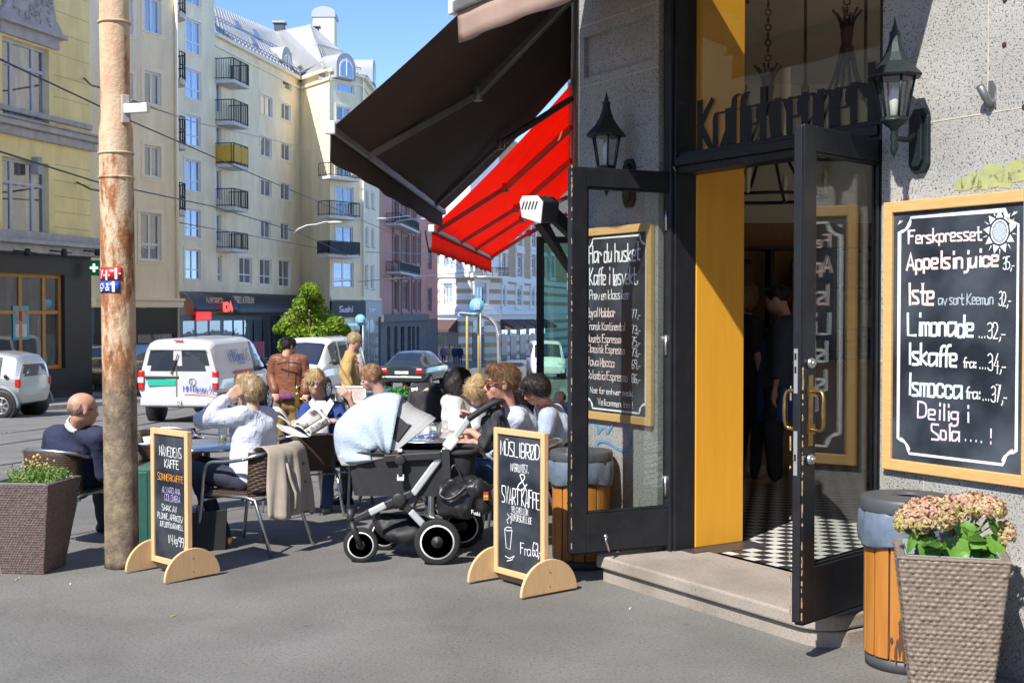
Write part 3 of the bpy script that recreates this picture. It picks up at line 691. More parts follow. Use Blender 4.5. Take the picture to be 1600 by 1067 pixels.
# hanging iron chandeliers and pendant rods behind the fanlight
IRON = mat('wrought_iron', (.02, .015, .013), .5, metal=.4)
def chandelier(px, pyb, y, label):
    c = P(px, pyb, y); t = thing('chandelier', label, 'chandelier', c); mb = MB()
    for z in range(0, 30):
        if z * .055 + .75 < 4.0 - c.z: mb.tube(arc((0, 0, .75 + z * .055), .022, 0, 2 * math.pi, 8, Vector((1, 0, 0)) if z % 2 else Vector((0, 1, 0))), .006, 5, False)
    mb.build('chain', IRON, t)
    mb = MB(); mb.lathe([(.01, .8), (.035, .78), (.045, .7), (.035, .62), (.05, .6), (.02, .5)], n=10)
    for a in range(6):
        an = a * math.pi / 3; dx, dy = math.cos(an), math.sin(an)
        mb.tube(chaikin([(dx * .03, dy * .03, .62), (dx * .09, dy * .09, .35), (dx * .3, dy * .3, .02), (dx * .42, dy * .42, -.1)], 2), .011, 6)
        mb.tube(chaikin([(dx * .03, dy * .03, .7), (dx * .05, dy * .05, .8), (dx * .1, dy * .1, .86)], 1), [.012, .012, .012, .004][:4] if False else .009, 5)
    mb.tube(arc((0, 0, -.1), .42, 0, 2 * math.pi, 32, Vector((1, 0, 0)), Vector((0, 1, 0))), .013, 6, False, False)
    mb.build('iron_frame', IRON, t)
    for a in range(6):
        an = a * math.pi / 3; mb = MB(); mb.lathe([(.016, -.1), (.016, .02), (.022, .05), (.014, .09), (.002, .12)], (math.cos(an) * .42, math.sin(an) * .42, 0), 8)
        mb.build('candle_bulb', mat('bulb_glass_warm', (.7, .6, .45), .3, var=0), t)
chandelier(1322, 215, 8.3, 'wrought iron chandelier with six curved arms behind the fanlight')
chandelier(1199, 288, 8.9, 'smaller chandelier on a long chain above the shop name')
for px, y in ((1162, 9.4), (1258, 9.1), (1352, 8.8)):
    b_ = P(px, 135, y); t = thing('pendant_rod', 'thin black ceiling rod of the pendant row, all seen through the fanlight', 'pendant lamp', b_, group='pendant rods on the cafe ceiling'); mb = MB(); mb.lathe([(.012, 0), (.012, 4.0 - b_.z)], n=8); mb.build('rod', IRON, t)
    mb = MB(); mb.lathe([(.045, 4.0 - b_.z - .03), (.045, 4.015 - b_.z)], n=12); mb.build('rose', IRON, t); mb = MB(); mb.lathe([(.03, -.1), (.03, 0), (.012, .02)], n=10); mb.build('lamp_holder', IRON, t)
# ---------------- iron wall lanterns
RZ = math.atan2(.845, -.534)
PAT = mat('lantern_paint', (.010, .016, .018), .45, metal=.3, col2=(.02, .032, .033), vs=18, spec=.5)
LGL = glass('lantern_glass', (.92, .93, .92), 1.5, .06)
def lantern(s, z, label):
    t = thing('wall_lantern', label, 'wall lamp', W(s, QW, z), RZ, 'iron wall lanterns'); H6 = math.pi / 6
    mb = MB(); mb.prism([(x, 0, y) for x, y in ((-.028, -.15), (.028, -.15), (.055, -.11), (.055, .11), (.028, .15), (-.028, .15), (-.055, .11), (-.055, -.11))], (0, .025, 0)); mb.prism([(x, .025, y) for x, y in ((-.016, -.12), (.016, -.12), (.034, -.09), (.034, .09), (.016, .12), (-.016, .12), (-.034, .09), (-.034, -.09))], (0, .02, 0)); mb.build('back_plate', PAT, t, bevel=.004)
    mb = MB(); mb.tube(chaikin([(0, .04, .03), (0, .09, .0), (0, .14, .0), (0, .19, .0)], 2), .013, 8); mb.lathe([(.0, -.09), (.008, -.075), (.018, -.05), (.013, -.02), (.02, 0), (.014, .03), (.02, .045), (.055, .075), (.06, .085)], (0, .19, 0), 12); mb.build('arm', PAT, t)
    c = (0, .19, 0); z0, z1 = .085, .285
    mb = MB(); mb.lathe([(.062, z0 - .005), (.062, z0 + .012), (.055, z0 + .012)], c, 6, ph=H6, smooth=False)
    for a in range(6):
        an = a * math.pi / 3 + H6
        mb.tube([(math.cos(an) * .058, .19 + math.sin(an) * .058, z0 + .01), (math.cos(an) * .092, .19 + math.sin(an) * .092, z1)], .006, 6)
    mb.lathe([(.088, z1 - .012), (.1, z1 - .006), (.1, z1 + .004)], c, 6, ph=H6, smooth=False); mb.build('cage', PAT, t)
    for a in range(6):
        a0, a1 = a * math.pi / 3 + H6, (a + 1) * math.pi / 3 + H6
        q = lambda an, r, z: (math.cos(an) * r, .19 + math.sin(an) * r, z)
        mb = MB(); mb.quad(q(a0, .054, z0 + .012), q(a1, .054, z0 + .012), q(a1, .086, z1 - .012), q(a0, .086, z1 - .012)); mb.build('pane', LGL, t)
    mb = MB(); mb.lathe([(.124, z1 - .008), (.128, z1 + .0), (.1, z1 + .03), (.07, z1 + .062), (.045, z1 + .105), (.03, z1 + .15), (.022, z1 + .185), (.026, z1 + .19), (.026, z1 + .2), (.012, z1 + .21), (.014, z1 + .222), (.008, z1 + .235), (.001, z1 + .27)], c, 8, ph=.39, smooth=False); mb.build('roof', PAT, t, bevel=.002)
    mb = MB(); mb.lathe([(.02, z0), (.02, z0 + .06), (.022, z0 + .065), (.026, z0 + .1), (.02, z0 + .14), (.004, z0 + .165)], c, 10); mb.build('bulb', mat('bulb_white', (.7, .7, .66), .4, var=0), t)
    return t
lantern(-.34, 2.40, 'black iron lantern on the granite pilaster above the folded door leaf')
lantern(1.873, 2.40, 'black iron lantern on the granite wall above the juice chalkboard')
# flag holder
c = onwall(1549, 148, QW); t = thing('flag_holder', 'small grey steel flag holder tube bolted to the granite wall', 'flag holder', c, RZ)
mb = MB(); mb.prism([(-.028, 0, -.06), (.012, 0, -.06), (.012, 0, .06), (-.01, 0, .06), (-.028, 0, .03)], (0, .006, 0)); mb.build('plate', STEEL, t)
mb = MB(); mb.tube([(0, .012, -.055), (0, .02, -.035), (.004, .075, .03)], .018, 10); mb.build('tube', mat('grey_steel', (.2, .2, .2), .45, metal=.7), t)
# graffiti
mb = cmb(); GR = mat('green_spray_paint', (.36, .38, .16), .8, var=.15, vs=20)
for pl, wv in (([(1498, 302), (1500, 288), (1512, 296), (1522, 275), (1528, 300)], .05), ([(1535, 300), (1540, 272), (1560, 268), (1562, 285), (1545, 288)], .06), ([(1570, 298), (1574, 268), (1598, 262)], .06), ([(1575, 282), (1605, 276)], .05)):
    pts = chaikin([onwall(x, y - 4, QW + .002) for x, y in pl], 2)
    for i in range(len(pts) - 1):
        pass
    m_ = len(pts); vs = []
    for i, p_ in enumerate(pts):
        tg = (pts[min(i + 1, m_ - 1)] - pts[max(i - 1, 0)]).normalized(); sd = nQ.cross(tg) * (wv * .5)
        vs += [p_ + sd, p_ - sd]
    mb.add(vs, [(2 * i, 2 * i + 1, 2 * i + 3, 2 * i + 2) for i in range(m_ - 1)])
mb.build('graffiti', GR, cafe)
mb = cmb(); GB = mat('blue_spray_paint', (.12, .3, .55), .8, var=.2, vs=20)
for pl in ([(928, 660), (936, 668), (932, 680), (945, 664), (948, 680), (960, 660)], [(968, 656), (984, 676), (986, 700), (972, 706), (950, 690), (935, 688), (932, 700), (952, 706), (957, 732)]):
    pts = chaikin([onwall(x, y, QW + .002) for x, y in pl], 2); m_ = len(pts); vs = []
    for i, p_ in enumerate(pts):
        tg = (pts[min(i + 1, m_ - 1)] - pts[max(i - 1, 0)]).normalized(); sd = nQ.cross(tg) * .009; off = nQ * (.0002 * i)
        vs += [p_ + sd + off, p_ - sd + off]
    mb.add(vs, [(2 * i, 2 * i + 1, 2 * i + 3, 2 * i + 2) for i in range(m_ - 1)])
mb.build('graffiti', GB, cafe)
# ---------------- chalkboards
OAK = mat('oak_frame', (.56, .33, .12), .5, col2=(.68, .43, .18), vs=4, stretch=(2, 2, 22), spec=.35, det=8)
PINE = mat('beech_frame', (.62, .39, .19), .5, col2=(.72, .48, .25), vs=4, stretch=(14, 14, 2), spec=.35, det=8)
m, ntb, b, N, L = newmat('chalkboard')
tc = N.new('ShaderNodeTexCoord'); n1 = N.new('ShaderNodeTexNoise'); n1.inputs['Scale'].default_value = 2.6; n1.inputs['Detail'].default_value = 6; L.new(tc.outputs['Object'], n1.inputs[0])
rr = N.new('ShaderNodeValToRGB'); rr.color_ramp.elements[0].position = .38; rr.color_ramp.elements[0].color = (.014, .018, .026, 1); rr.color_ramp.elements[1].position = .8; rr.color_ramp.elements[1].color = (.11, .13, .16, 1)
L.new(n1.outputs[0], rr.inputs[0]); L.new(rr.outputs[0], b.inputs['Base Color']); b.inputs['Roughness'].default_value = .55; b.inputs['Specular IOR Level'].default_value = .3; BOARD = m
CH = {k: mat('chalk_' + k, c, .85, var=.32, vs=110) for k, c in dict(white=(.78, .8, .8), pink=(.8, .62, .58), mint=(.68, .8, .76), lilac=(.74, .62, .72), orange=(.85, .32, .05), purple=(.5, .42, .72), grey=(.42, .48, .52)).items()}
def fit(mb, s, pl, a, bx_, h, sw, xd, n, **kw):
    o = pl(*a); W_ = abs((pl(bx_, a[1]) - o).dot(xd)); hh = h * o.y / F
    text(mb, s, o, xd, ZU, hh, sw * .74, wx=W_ / text_width(s, hh), nrm=n, **kw)
def board(name, label, s0, s1, z0, z1, fw, mf):
    t = thing(name, label, 'chalkboard', W((s0 + s1) / 2, QW, z0)); o = t.location.copy()
    q0, q1 = QW + .003, QW + .034
    mb = MB(o)
    for a, b_, c, d_ in ((s0, s0 + fw, z0, z1), (s1 - fw, s1, z0, z1), (s0 + fw, s1 - fw, z1 - fw, z1), (s0 + fw, s1 - fw, z0, z0 + fw)): wallbox(mb, a, b_, q0, q1, c, d_)
    mb.build('frame', mf, t, bevel=.004)
    mb = MB(o); wallbox(mb, s0 + fw - .005, s1 - fw + .005, q0, QW + .018, z0 + fw - .005, z1 - fw + .005); mb.build('board', BOARD, t)
    return t, o
def border(mb, s0, s1, z0, z1, r, wd, q):
    pts = []
    for (cs, cz, a0) in ((s0, z0, 90), (s1, z0, 180), (s1, z1, 270), (s0, z1, 360)):
        pts += [(cs + r * math.cos(R(a0 - 90 * i / 6)), cz + r * math.sin(R(a0 - 90 * i / 6))) for i in range(7)]
    m_ = len(pts); vs = []
    for i in range(m_):
        a, c = pts[i - 1], pts[(i + 1) % m_]; tx, ty = c[0] - a[0], c[1] - a[1]; d_ = math.hypot(tx, ty); w_ = wd * (1 + .35 * math.sin(i * 1.7)) / 2
        vs += [W(pts[i][0] - ty / d_ * w_, q, pts[i][1] + tx / d_ * w_), W(pts[i][0] + ty / d_ * w_, q, pts[i][1] - tx / d_ * w_)]
    mb.add(vs, [(2 * i + 1, 2 * i, (2 * i + 2) % (2 * m_), (2 * i + 3) % (2 * m_)) for i in range(m_)])
def blot(mb, pts, q):       # filled chalk shape given in (s, z)
    mb.add([W(s, q, z) for s, z in pts], [tuple(range(len(pts)))])
QB = QW + .0192
pl = lambda x, y: onwall(x, y, QB)
t, o = board('wall_chalkboard', 'large oak framed chalkboard listing juice, iced tea and lemonade with a drawn sun', 1.678, 2.49, .842, 2.126, .052, OAK)
T = {k: MB(o) for k in CH}
border(T['white'], 1.765, 2.405, .93, 2.045, .065, .016, QB)
for s_, z_ in ((1.775, 2.033), (2.392, 2.033)):
    for k in range(3): blot(T['white'], [(s_ - .012 + .02 * math.cos(k * 2.1), z_ + .02 * math.sin(k * 2.1)), (s_ - .004 + .006 * math.cos(k * 2.1), z_ + .004), (s_ + .004, z_ - .006)], QB + .0002 * k)
for s_, col, a, bx_, h, sw in (('Ferskpresset', 'pink', (1419, 381), 1534, 20, .0125), ('Appelsinjuice', 'pink', (1416, 421), 1562, 25, .017), ('35,-', 'white', (1567, 421), 1587, 20, .006),
        ('Iste', 'pink', (1418, 475), 1461, 33, .018), ('av sort Keemun', 'grey', (1466, 476), 1553, 17, .007), ('32,-', 'white', (1560, 478), 1582, 22, .006),
        ('Limonade', 'mint', (1418, 524), 1523, 33, .018), ('...', 'white', (1527, 528), 1540, 15, .006), ('32,-', 'white', (1542, 529), 1574, 25, .007),
        ('Iskaffe', 'mint', (1418, 569), 1497, 32, .018), ('fra:', 'white', (1505, 574), 1526, 15, .008), ('...', 'white', (1528, 576), 1541, 15, .006), ('34,-', 'white', (1543, 579), 1575, 26, .007),
        ('Ismocca', 'mint', (1418, 616), 1504, 32, .017), ('fra:', 'white', (1509, 622), 1532, 18, .009), ('...', 'white', (1533, 625), 1546, 15, .006), ('37,-', 'white', (1548, 627), 1576, 26, .007),
        ('Deilig i', 'lilac', (1433, 652), 1516, 25, .013), ('Sola', 'lilac', (1455, 685), 1500, 24, .013), ('....', 'white', (1503, 688), 1536, 15, .008), ('!', 'lilac', (1541, 692), 1552, 24, .010)):
    fit(T[col], s_, pl, a, bx_, h, sw, rS, nQ)
cs, cz = 2.312, 1.952
ring = [(cs + .045 * math.cos(a), cz + .054 * math.sin(a)) for a in np.linspace(0, 6.283, 21)[:-1]]; inn = [(cs + .037 * math.cos(a), cz + .046 * math.sin(a)) for a in np.linspace(0, 6.283, 21)[:-1]]
T['white'].add([W(s, QB, z) for s, z in ring] + [W(s, QB, z) for s, z in inn], [(i, (i + 1) % 20, 20 + (i + 1) % 20, 20 + i) for i in range(20)])
blot(T['grey'], [(cs + .034 * math.cos(a), cz + .043 * math.sin(a)) for a in np.linspace(0, 6.283, 17)[:-1]], QB)
for i in range(9):
    a = i * 2 * math.pi / 9 + .2; ca, sa = math.cos(a), math.sin(a)
    blot(T['white'], [(cs + .052 * ca + .018 * sa, cz + .062 * sa - .018 * ca), (cs + .084 * ca, cz + .1 * sa), (cs + .052 * ca - .018 * sa, cz + .062 * sa + .018 * ca)], QB)
    a += .35; ca, sa = math.cos(a), math.sin(a)
    blot(T['white'], [(cs + .066 * ca + .003 * sa, cz + .076 * sa - .003 * ca), (cs + .09 * ca, cz + .108 * sa), (cs + .066 * ca - .003 * sa, cz + .076 * sa + .003 * ca)], QB)
for k, mb in T.items():
    if mb.v: mb.build('chalk_writing', CH[k], t)
t, o = board('wall_chalkboard', 'oak framed chalkboard with coffee prices on the pilaster behind the door glass', -.84, -.098, .905, 2.142, .05, OAK)
T = {k: MB(o) for k in CH}
border(T['white'], -.775, -.165, .975, 2.075, .06, .014, QB)
for s_, col, a, bx_, h, sw in (('Har du husket', 'white', (920, 411), 1000, 27, .015), ('Kaffe i løsvekt.', 'white', (921, 446), 997, 26, .013), ('Prøv en klassiker', 'white', (921, 468), 984, 14, .008),
        ('Royal Malabar', 'pink', (917, 495), 961, 14, .008), ('Fransk Kontinental', 'pink', (917, 515), 977, 12, .007), ('Husets Espresso', 'pink', (917, 534), 971, 12, .0075), ('Klassisk Espresso', 'pink', (917, 550), 977, 12, .007), ('Java Mocca', 'pink', (917, 571), 960, 14, .008), ('Colombia Espresso', 'pink', (917, 591), 981, 13, .007),
        ('Noe for enhver smak', 'white', (922, 613), 989, 9, .006), ('Velkommen Inn !', 'white', (934, 632), 989, 10, .006)): fit(T[col], s_, pl, a, bx_, h, sw, rS, nQ)
for s_, y in (('77,-', 497), ('73,-', 521), ('75,-', 540), ('73,-', 556), ('69,-', 575), ('86,-', 597)): fit(T['white'], s_, pl, (987, y), 1002, 13, .006, rS, nQ)
for k, mb in T.items():
    if mb.v: mb.build('chalk_writing', CH[k], t)
# ---------------- awnings
def cloth(name, col, tr=.25, var=.06): return mat(name, col, .85, var=var, vs=3, bump=.12, bs=300, trans=tr)
ALU = mat('grey_aluminium', (.33, .32, .3), .4, metal=.7, var=.1); WHP = mat('white_plastic', (.75, .75, .73), .4, var=.03)
def awning(label, A, B, inA, inB, val, mcl, marm, arms, zt, seams=5, bulbs=False, scallop=0, mbar=None):
    """A, B: front bar ends; inA, inB: the same at the wall (top)"""
    A, B, inA, inB = map(Vector, (A, B, inA, inB)); t = thing('awning', label, 'awning', (inA + inB) / 2); o = t.location.copy(); mbar = mbar or ALU
    nu, nv = 14, 40; mb = MB(o); pts = []
    for i in range(nu):
        f = i / (nu - 1)
        for j in range(nv):
            g = j / (nv - 1); p_ = (inA * (1 - g) + inB * g) * (1 - f) + (A * (1 - g) + B * g) * f
            p_ = p_ - ZU * (.05 * math.sin(math.pi * f) + .006 * abs(math.sin(g * math.pi * seams))); pts.append(p_)
    mb.grid(pts, nu, nv); mb.build('canopy', mcl, t, solid=.004)
    mb = MB(o); pts = []; e = (B - A).normalized()
    for i in range(4):
        for j in range(60):
            g = j / 59; wv = .012 * math.sin(g * 40) * i / 3 + .01 * math.sin(g * 17 + 1) * i / 3
            dz = val * (1 - .12 * abs(math.sin(g * scallop * math.pi)) if scallop else 1)
            pts.append(A.lerp(B, g) - ZU * (dz * i / 3 + .03) + Vector((-e.y, e.x, 0)) * wv)
    mb.grid(pts, 4, 60); mb.build('valance', mcl, t, solid=.004)
    mb = MB(o); mb.bar(A - e * .02, B + e * .02, .055, .07); mb.build('front_bar', mbar, t, bevel=.012)
    mb = MB(o); mb.bar(A - e * .06, A - e * .02, .075, .09); mb.build('end_cap', WHP, t, bevel=.01); mb = MB(o); mb.bar(B + e * .02, B + e * .06, .075, .09); mb.build('end_cap', WHP, t, bevel=.01)
    mb = MB(o); mb.tube([inA + ZU * .03, inB + ZU * .03], .055, 12); mb.build('roller', mbar, t)
    inn = ((inA - A) - e * (inA - A).dot(e)).normalized()
    for g0, g1, gt in arms:
        a = A.lerp(B, g0) - ZU * .02; c = inA.lerp(inB, gt) - ZU * zt; m_ = A.lerp(B, g1).lerp(inA.lerp(inB, g1), .5) - ZU * (zt * .5 + .03)
        mb = MB(o); mb.bar(a, m_, .045, .06); mb.build('folding_arm', marm, t, bevel=.01); mb = MB(o); mb.bar(m_, c, .055, .07); mb.lathe([(.045, -.06), (.05, 0), (.045, .06)], m_, 12); mb.build('folding_arm', marm, t, bevel=.01)
    return t, o
qf = 1.123
BEI = cloth('beige_awning_cloth', (.52, .36, .29), .3)
awning('beige awning over the cafe door, its valance edge hanging at the top', W(-.79, qf, 3.46), W(2.15, qf, 3.46), W(-.79, QW + .03, 3.78), W(2.15, QW + .03, 3.78), .19, BEI, ALU, ((.12, .2, .1), (.88, .8, .9)), .12)
BRN = cloth('dark_brown_awning_cloth', (.085, .055, .042), .12)
xw = lambda y: C0.x + .046 * (y - C0.y)
awning('long dark brown awning over the pavement tables', (-1.229, 8.3, 2.845), (-.858, 15.07, 2.845), (xw(8.3) - .03, 8.3, 4.42), (xw(15.07) - .03, 15.07, 4.5), .19, BRN, mat('arm_bronze', (.26, .24, .22), .4, metal=.5), ((.2, .32, .22), (.86, .8, .97)), .3, 7)
REDC = cloth('red_awning_cloth', (.85, .075, .025), .68)
ta, to = awning('red awning with a string of bulbs along its valance', (-1.01, 15.35, 2.65), (-.396, 23.5, 2.65), (xw(15.1) - .03, 15.1, 4.42), (xw(23.5) - .03, 23.5, 4.0), .26, REDC, mat('arm_red', (.42, .15, .11), .45, metal=.3), ((.04, .1, .02), (.36, .4, .3), (.62, .6, .72), (.97, .9, .98)), .5, 4, scallop=0)
t = thing('light_string', 'black festoon cable with clear bulbs looped on the red valance', 'string lights', (-.8, 18, 2.5)); o = t.location.copy()
mb = MB(o); pts = []; bl = []
A, B = Vector((-1.06, 15.3, 2.62)), Vector((-.45, 23.6, 2.62))
for i in range(10):
    p0 = A.lerp(B, i / 10); p1 = A.lerp(B, (i + 1) / 10)
    for k in range(8): g = k / 8; pts.append(p0.lerp(p1, g) - ZU * (.24 * math.sin(math.pi * g)) - Vector((.03, 0, 0)))
    bl.append(p0.lerp(p1, .5) - ZU * .27 - Vector((.03, 0, 0)))
mb.tube(pts, .01, 5); mb.build('cable', mat('black_cable', (.015, .015, .015), .6, var=0), t)
for p_ in bl:
    mb = MB(o); mb.lathe([(.002, -.1), (.035, -.075), (.042, -.05), (.03, -.01), (.018, .02)], p_, 10); mb.m = 1; mb.lathe([(.02, .02), (.02, .07)], p_, 8); mb.build('bulb', [glass('bulb_clear', (.9, .9, .9), 1.5, .1), mat('black_cable', (0, 0, 0))], t)
# infrared heater on the corner
c = FA(.5, 0, 2.12); t = thing('patio_heater', 'black wall heater box with a slotted white end under the red awning', 'heater', c); o = c.copy()
mb = MB(o); hd = FA(.35, .26, 2.2); e1 = Vector((-.45, -.85, .16)).normalized(); e2 = Vector((0, 0, 1)) ; e3 = e1.cross(e2).normalized(); e2 = e3.cross(e1)
sec = [(-.13, .06), (-.07, .12), (.1, .12), (.13, .07), (.11, -.07), (-.1, -.13)]
b0 = FA(.45, .1, 2.12); hd = P(857, 328, 8.1)
e1 = (P(827, 327, 7.75) - hd).normalized(); e3 = e1.cross(ZU).normalized(); e2 = e3.cross(e1)
poly = [hd + e3 * x * .62 + e2 * y * .72 for x, y in sec]
mb.prism(poly, -e1 * .02 + e1 * .34); mb.build('housing', mat('heater_black', (.02, .02, .022), .5), t, bevel=.012)
mb = MB(o); pl2 = [p_ + e1 * .3205 for p_ in poly]; cc = sum(pl2, Vector()) / 6; pl2 = [cc + (p_ - cc) * .99 for p_ in pl2]; mb.prism(pl2, e1 * .015); mb.build('end_plate', mat('heater_white', (.62, .62, .62), .45, var=.05), t, bevel=.003)
mb = MB(o)
for k in range(5):
    a = cc + e1 * .016 + e3 * (-.045 + k * .022) + e2 * .03; mb.bar(a, a - e2 * .05 + e3 * .018, .007, .004, e1)
mb.build('slot', mat('slot_dark', (.01, .01, .01)), t)
mb = MB(o); mb.bar(hd, FA(.3, .0, 2.1), .05, .09); mb.prism([hd - e2 * .08, hd - e2 * .1 + e1 * .15, FA(.3, .02, 1.85)], e3 * .05); mb.build('bracket', mat('heater_black', (.02, .02, .022)), t)
# glass wind screen fixed to the facade
y = 11.2; A = P(839, 370, y); x1 = xw(y); gb = gz(y)
t = thing('glass_screen', 'tall black framed glass wind screen standing out from the facade', 'glass screen', (A.x, y, gb)); o = t.location.copy()
mb = MB(o); zt = A.z
mb.box((A.x + .03, y, (zt + gb) / 2), (.07, .06, zt - gb)); mb.box(((A.x + x1) / 2, y, zt - .03), (x1 - A.x, .055, .06)); mb.box(((A.x + x1) / 2, y, gb + .05), (x1 - A.x, .055, .1)); mb.build('frame', BLK, t, bevel=.004)
mb = MB(o); mb.box(((A.x + x1) / 2 + .02, y, (zt + gb) / 2), (x1 - A.x - .06, .008, zt - gb - .1)); mb.build('pane', glass('tinted_glass', (.62, .82, .72), 1.5, .08), t)
mb = MB(o); mb.box(((A.x + x1) / 2 + .02, y - .01, gb + .48), (x1 - A.x - .07, .004, .85)); mb.build('frosted_band', mat('frosted_film', (.42, .5, .44), .7, var=.05), t)
# ================================================================ STREET BUILDINGS
PLW = [mat('plaster_yellow', (.86, .735, .35), .85, var=.15, vs=1.5, stretch=(1, 1, .35), bump=.06, bs=8), mat('plaster_cream', (.86, .745, .51), .85, var=.13, vs=1.2, stretch=(1, 1, .3)), mat('plaster_pink', (.52, .25, .2), .85, var=.1, vs=.6), mat('stucco_white', (.78, .76, .72), .8, var=.05, vs=.7)]
WHT = mat('white_window_paint', (.74, .76, .8), .5, var=.04); GREYP = mat('grey_window_paint', (.4, .42, .47), .5, var=.05)
TRIM = mat('grey_cornice', (.42, .42, .43), .8, var=.22, vs=3); TRIMC = mat('cream_trim', (.88, .78, .58), .85, var=.05)
PAN = paneglass('street_window_glass', refl=.2, curtain=.2); PANB = paneglass('dark_shop_glass', (.012, .012, .014), .07, .06); PANS = paneglass('sky_window_glass', (.02, .03, .05), .42, .15)
RAILM = mat('black_railing', (.02, .02, .022), .5, var=0); SHOP = mat('dark_shopfront', (.028, .03, .034), .45, var=.2, vs=3)
ROOFM = None
class Fac:
    """vertical facade between two ground points; u along it, z up"""
    def __init__(s, pxa, ya, pxb, yb, flip=False):
        a = P(pxa, 487, ya); b = P(pxb, 487, yb)
        s.A = Vector((a.x, a.y, 0)); e = Vector((b.x - a.x, b.y - a.y, 0)); s.L = e.length; s.e = e.normalized()
        s.n = Vector((s.e.y, -s.e.x, 0)); 
        if s.n.dot(-s.A) < 0: s.n = -s.n
    def uz(s, px, py):
        r = ray(px, py); t = s.A.dot(s.n) / r.dot(s.n); p = Vector((0, 0, EYE)) + r * t
        return (p - s.A).dot(s.e), p.z
    def pt(s, u, z, q=0): return s.A + s.e * u + s.n * q + ZU * z
    def px(s, px, py, q=0): u, z = s.uz(px, py); return s.pt(u, z, q)
    def rect(s, x0, y0, x1, y1):
        u0, za = s.uz(x0, y0); u1, zb = s.uz(x1, y0); _, zc = s.uz((x0 + x1) / 2, y1); _, zd = s.uz((x0 + x1) / 2, y0)
        return (u0, u1, zc, zd)
    def rectq(s, a, b, c, d, q):
        A = s.A; s.A = A + s.n * q; r = s.rect(a, b, c, d); s.A = A; return r
    def box(s, mb, u0, u1, q0, q1, z0, z1):
        l = [s.pt(u0, z0, q1), s.pt(u1, z0, q1), s.pt(u1, z0, q0), s.pt(u0, z0, q0)]; h = [s.pt(u0, z1, q1), s.pt(u1, z1, q1), s.pt(u1, z1, q0), s.pt(u0, z1, q0)]
        return mb.hexa(l + h)
def wallq(mb, f, u0, u1, z0, z1, rects, depth=.18):
    # orient outward
    if f.e.cross(ZU).dot(f.n) > 0: holes(mb, f.A, f.e, u0, u1, z0, z1, rects, f.n, depth)
    else: holes(mb, f.A + f.e * 0, f.e, u0, u1, z0, z1, rects, f.n, depth)
def window(parent, o, f, r, style='cross', fm=WHT, gm=PAN, depth=.14, fw=.07, surround=None, sill=None, name='window', seed=0):
    u0, u1, z0, z1 = r; mb = MB(o); q0, q1 = -depth, -depth + .06
    f.box(mb, u0, u0 + fw, q0, q1, z0, z1); f.box(mb, u1 - fw, u1, q0, q1, z0, z1); f.box(mb, u0 + fw, u1 - fw, q0, q1, z1 - fw, z1); f.box(mb, u0 + fw, u1 - fw, q0, q1, z0, z0 + fw)
    w_ = u1 - u0; h_ = z1 - z0
    mu = {'cross': [.5], 'two': [.5], 'three': [.27, .73], 'low': [.5], 'one': [], 'shop': [.27, .58, .82]}[style]
    for m_ in mu: f.box(mb, u0 + w_ * m_ - fw * .6, u0 + w_ * m_ + fw * .6, q0, q1 - .004, z0 + fw, z1 - fw)
    tz = {'cross': .34, 'three': .68, 'low': .3, 'shop': .6}.get(style)
    if tz:
        zz = z0 + h_ * tz; ed = [0] + mu + [1]
        for a, b in zip(ed[:-1], ed[1:]): f.box(mb, u0 + w_ * a + fw * .6, u0 + w_ * b - fw * .6, q0, q1 - .008, zz - fw * .45, zz + fw * .45)
    if sill: mb.m = 1; f.box(mb, u0 - .08, u1 + .08, -depth + .02, .07, z0 - .06, z0 - .003)
    if surround:
        mb.m = 1; s_ = surround
        f.box(mb, u0 - s_, u0 - .002, -.01, .035, z0 - s_, z1 + s_); f.box(mb, u1 + .002, u1 + s_, -.01, .035, z0 - s_, z1 + s_); f.box(mb, u0 - .002, u1 + .002, -.01, .033, z1 + .002, z1 + s_); f.box(mb, u0 - .002, u1 + .002, -.01, .033, z0 - s_, z0 - .064 if sill else z0 - .002)
    ob = mb.build(name, [fm, TRIMC if surround else TRIM], parent)
    mb = MB(o); mb.quad(f.pt(u0 + .01, z0 + .01, -depth + .022), f.pt(u1 - .01, z0 + .01, -depth + .022), f.pt(u1 - .01, z1 - .01, -depth + .022), f.pt(u0 + .01, z1 - .01, -depth + .022))
    g = mb.build('pane', gm, ob); c = f.pt((u0 + u1) / 2, z0)- Vector(o)
    for v in g.data.vertices: v.co -= c
    g.location = c
    return ob
def balcony(parent, o, f, r, dep=1.0, panel=None, slabm=None, name='balcony', bars=True):
    u0, u1, z0, z1 = r; mb = MB(o); f.box(mb, u0, u1, 0, dep, z0 - .02, z0 + .16)
    ob = mb.build(name, slabm or mat('balcony_slab', (.6, .58, .54), .8, var=.15), parent)
    mb = MB(o); zt = z1
    c = [f.pt(u0 + .03, 0, 0), f.pt(u0 + .03, 0, dep - .03), f.pt(u1 - .03, 0, dep - .03), f.pt(u1 - .03, 0, 0)]
    for a, b in zip(c[:-1], c[1:]):
        mb.bar(a + ZU * (zt - .03), b + ZU * (zt - .03), .06, .05); mb.bar(a + ZU * (z0 + .26), b + ZU * (z0 + .26), .04, .04)
        n_ = max(2, int((b - a).length / .14))
        if bars:
            for i in range(n_ + 1):
                p_ = a.lerp(b, i / n_); w_ = .06 if i % 7 == 0 else .025
                mb.bar(p_ + ZU * (z0 + .16), p_ + ZU * (zt - .04), w_, w_)
    mb.build('railing', RAILM, ob)
    if panel:
        mb = MB(o)
        for a, b in zip(c[:-1], c[1:]): mb.bar(a.lerp(b, .01) + ZU * ((z0 + zt) / 2 + .1), a.lerp(b, .99) + ZU * ((z0 + zt) / 2 + .1), .05, (zt - z0) * .68)
        mb.build('panel', panel, ob)
    return ob
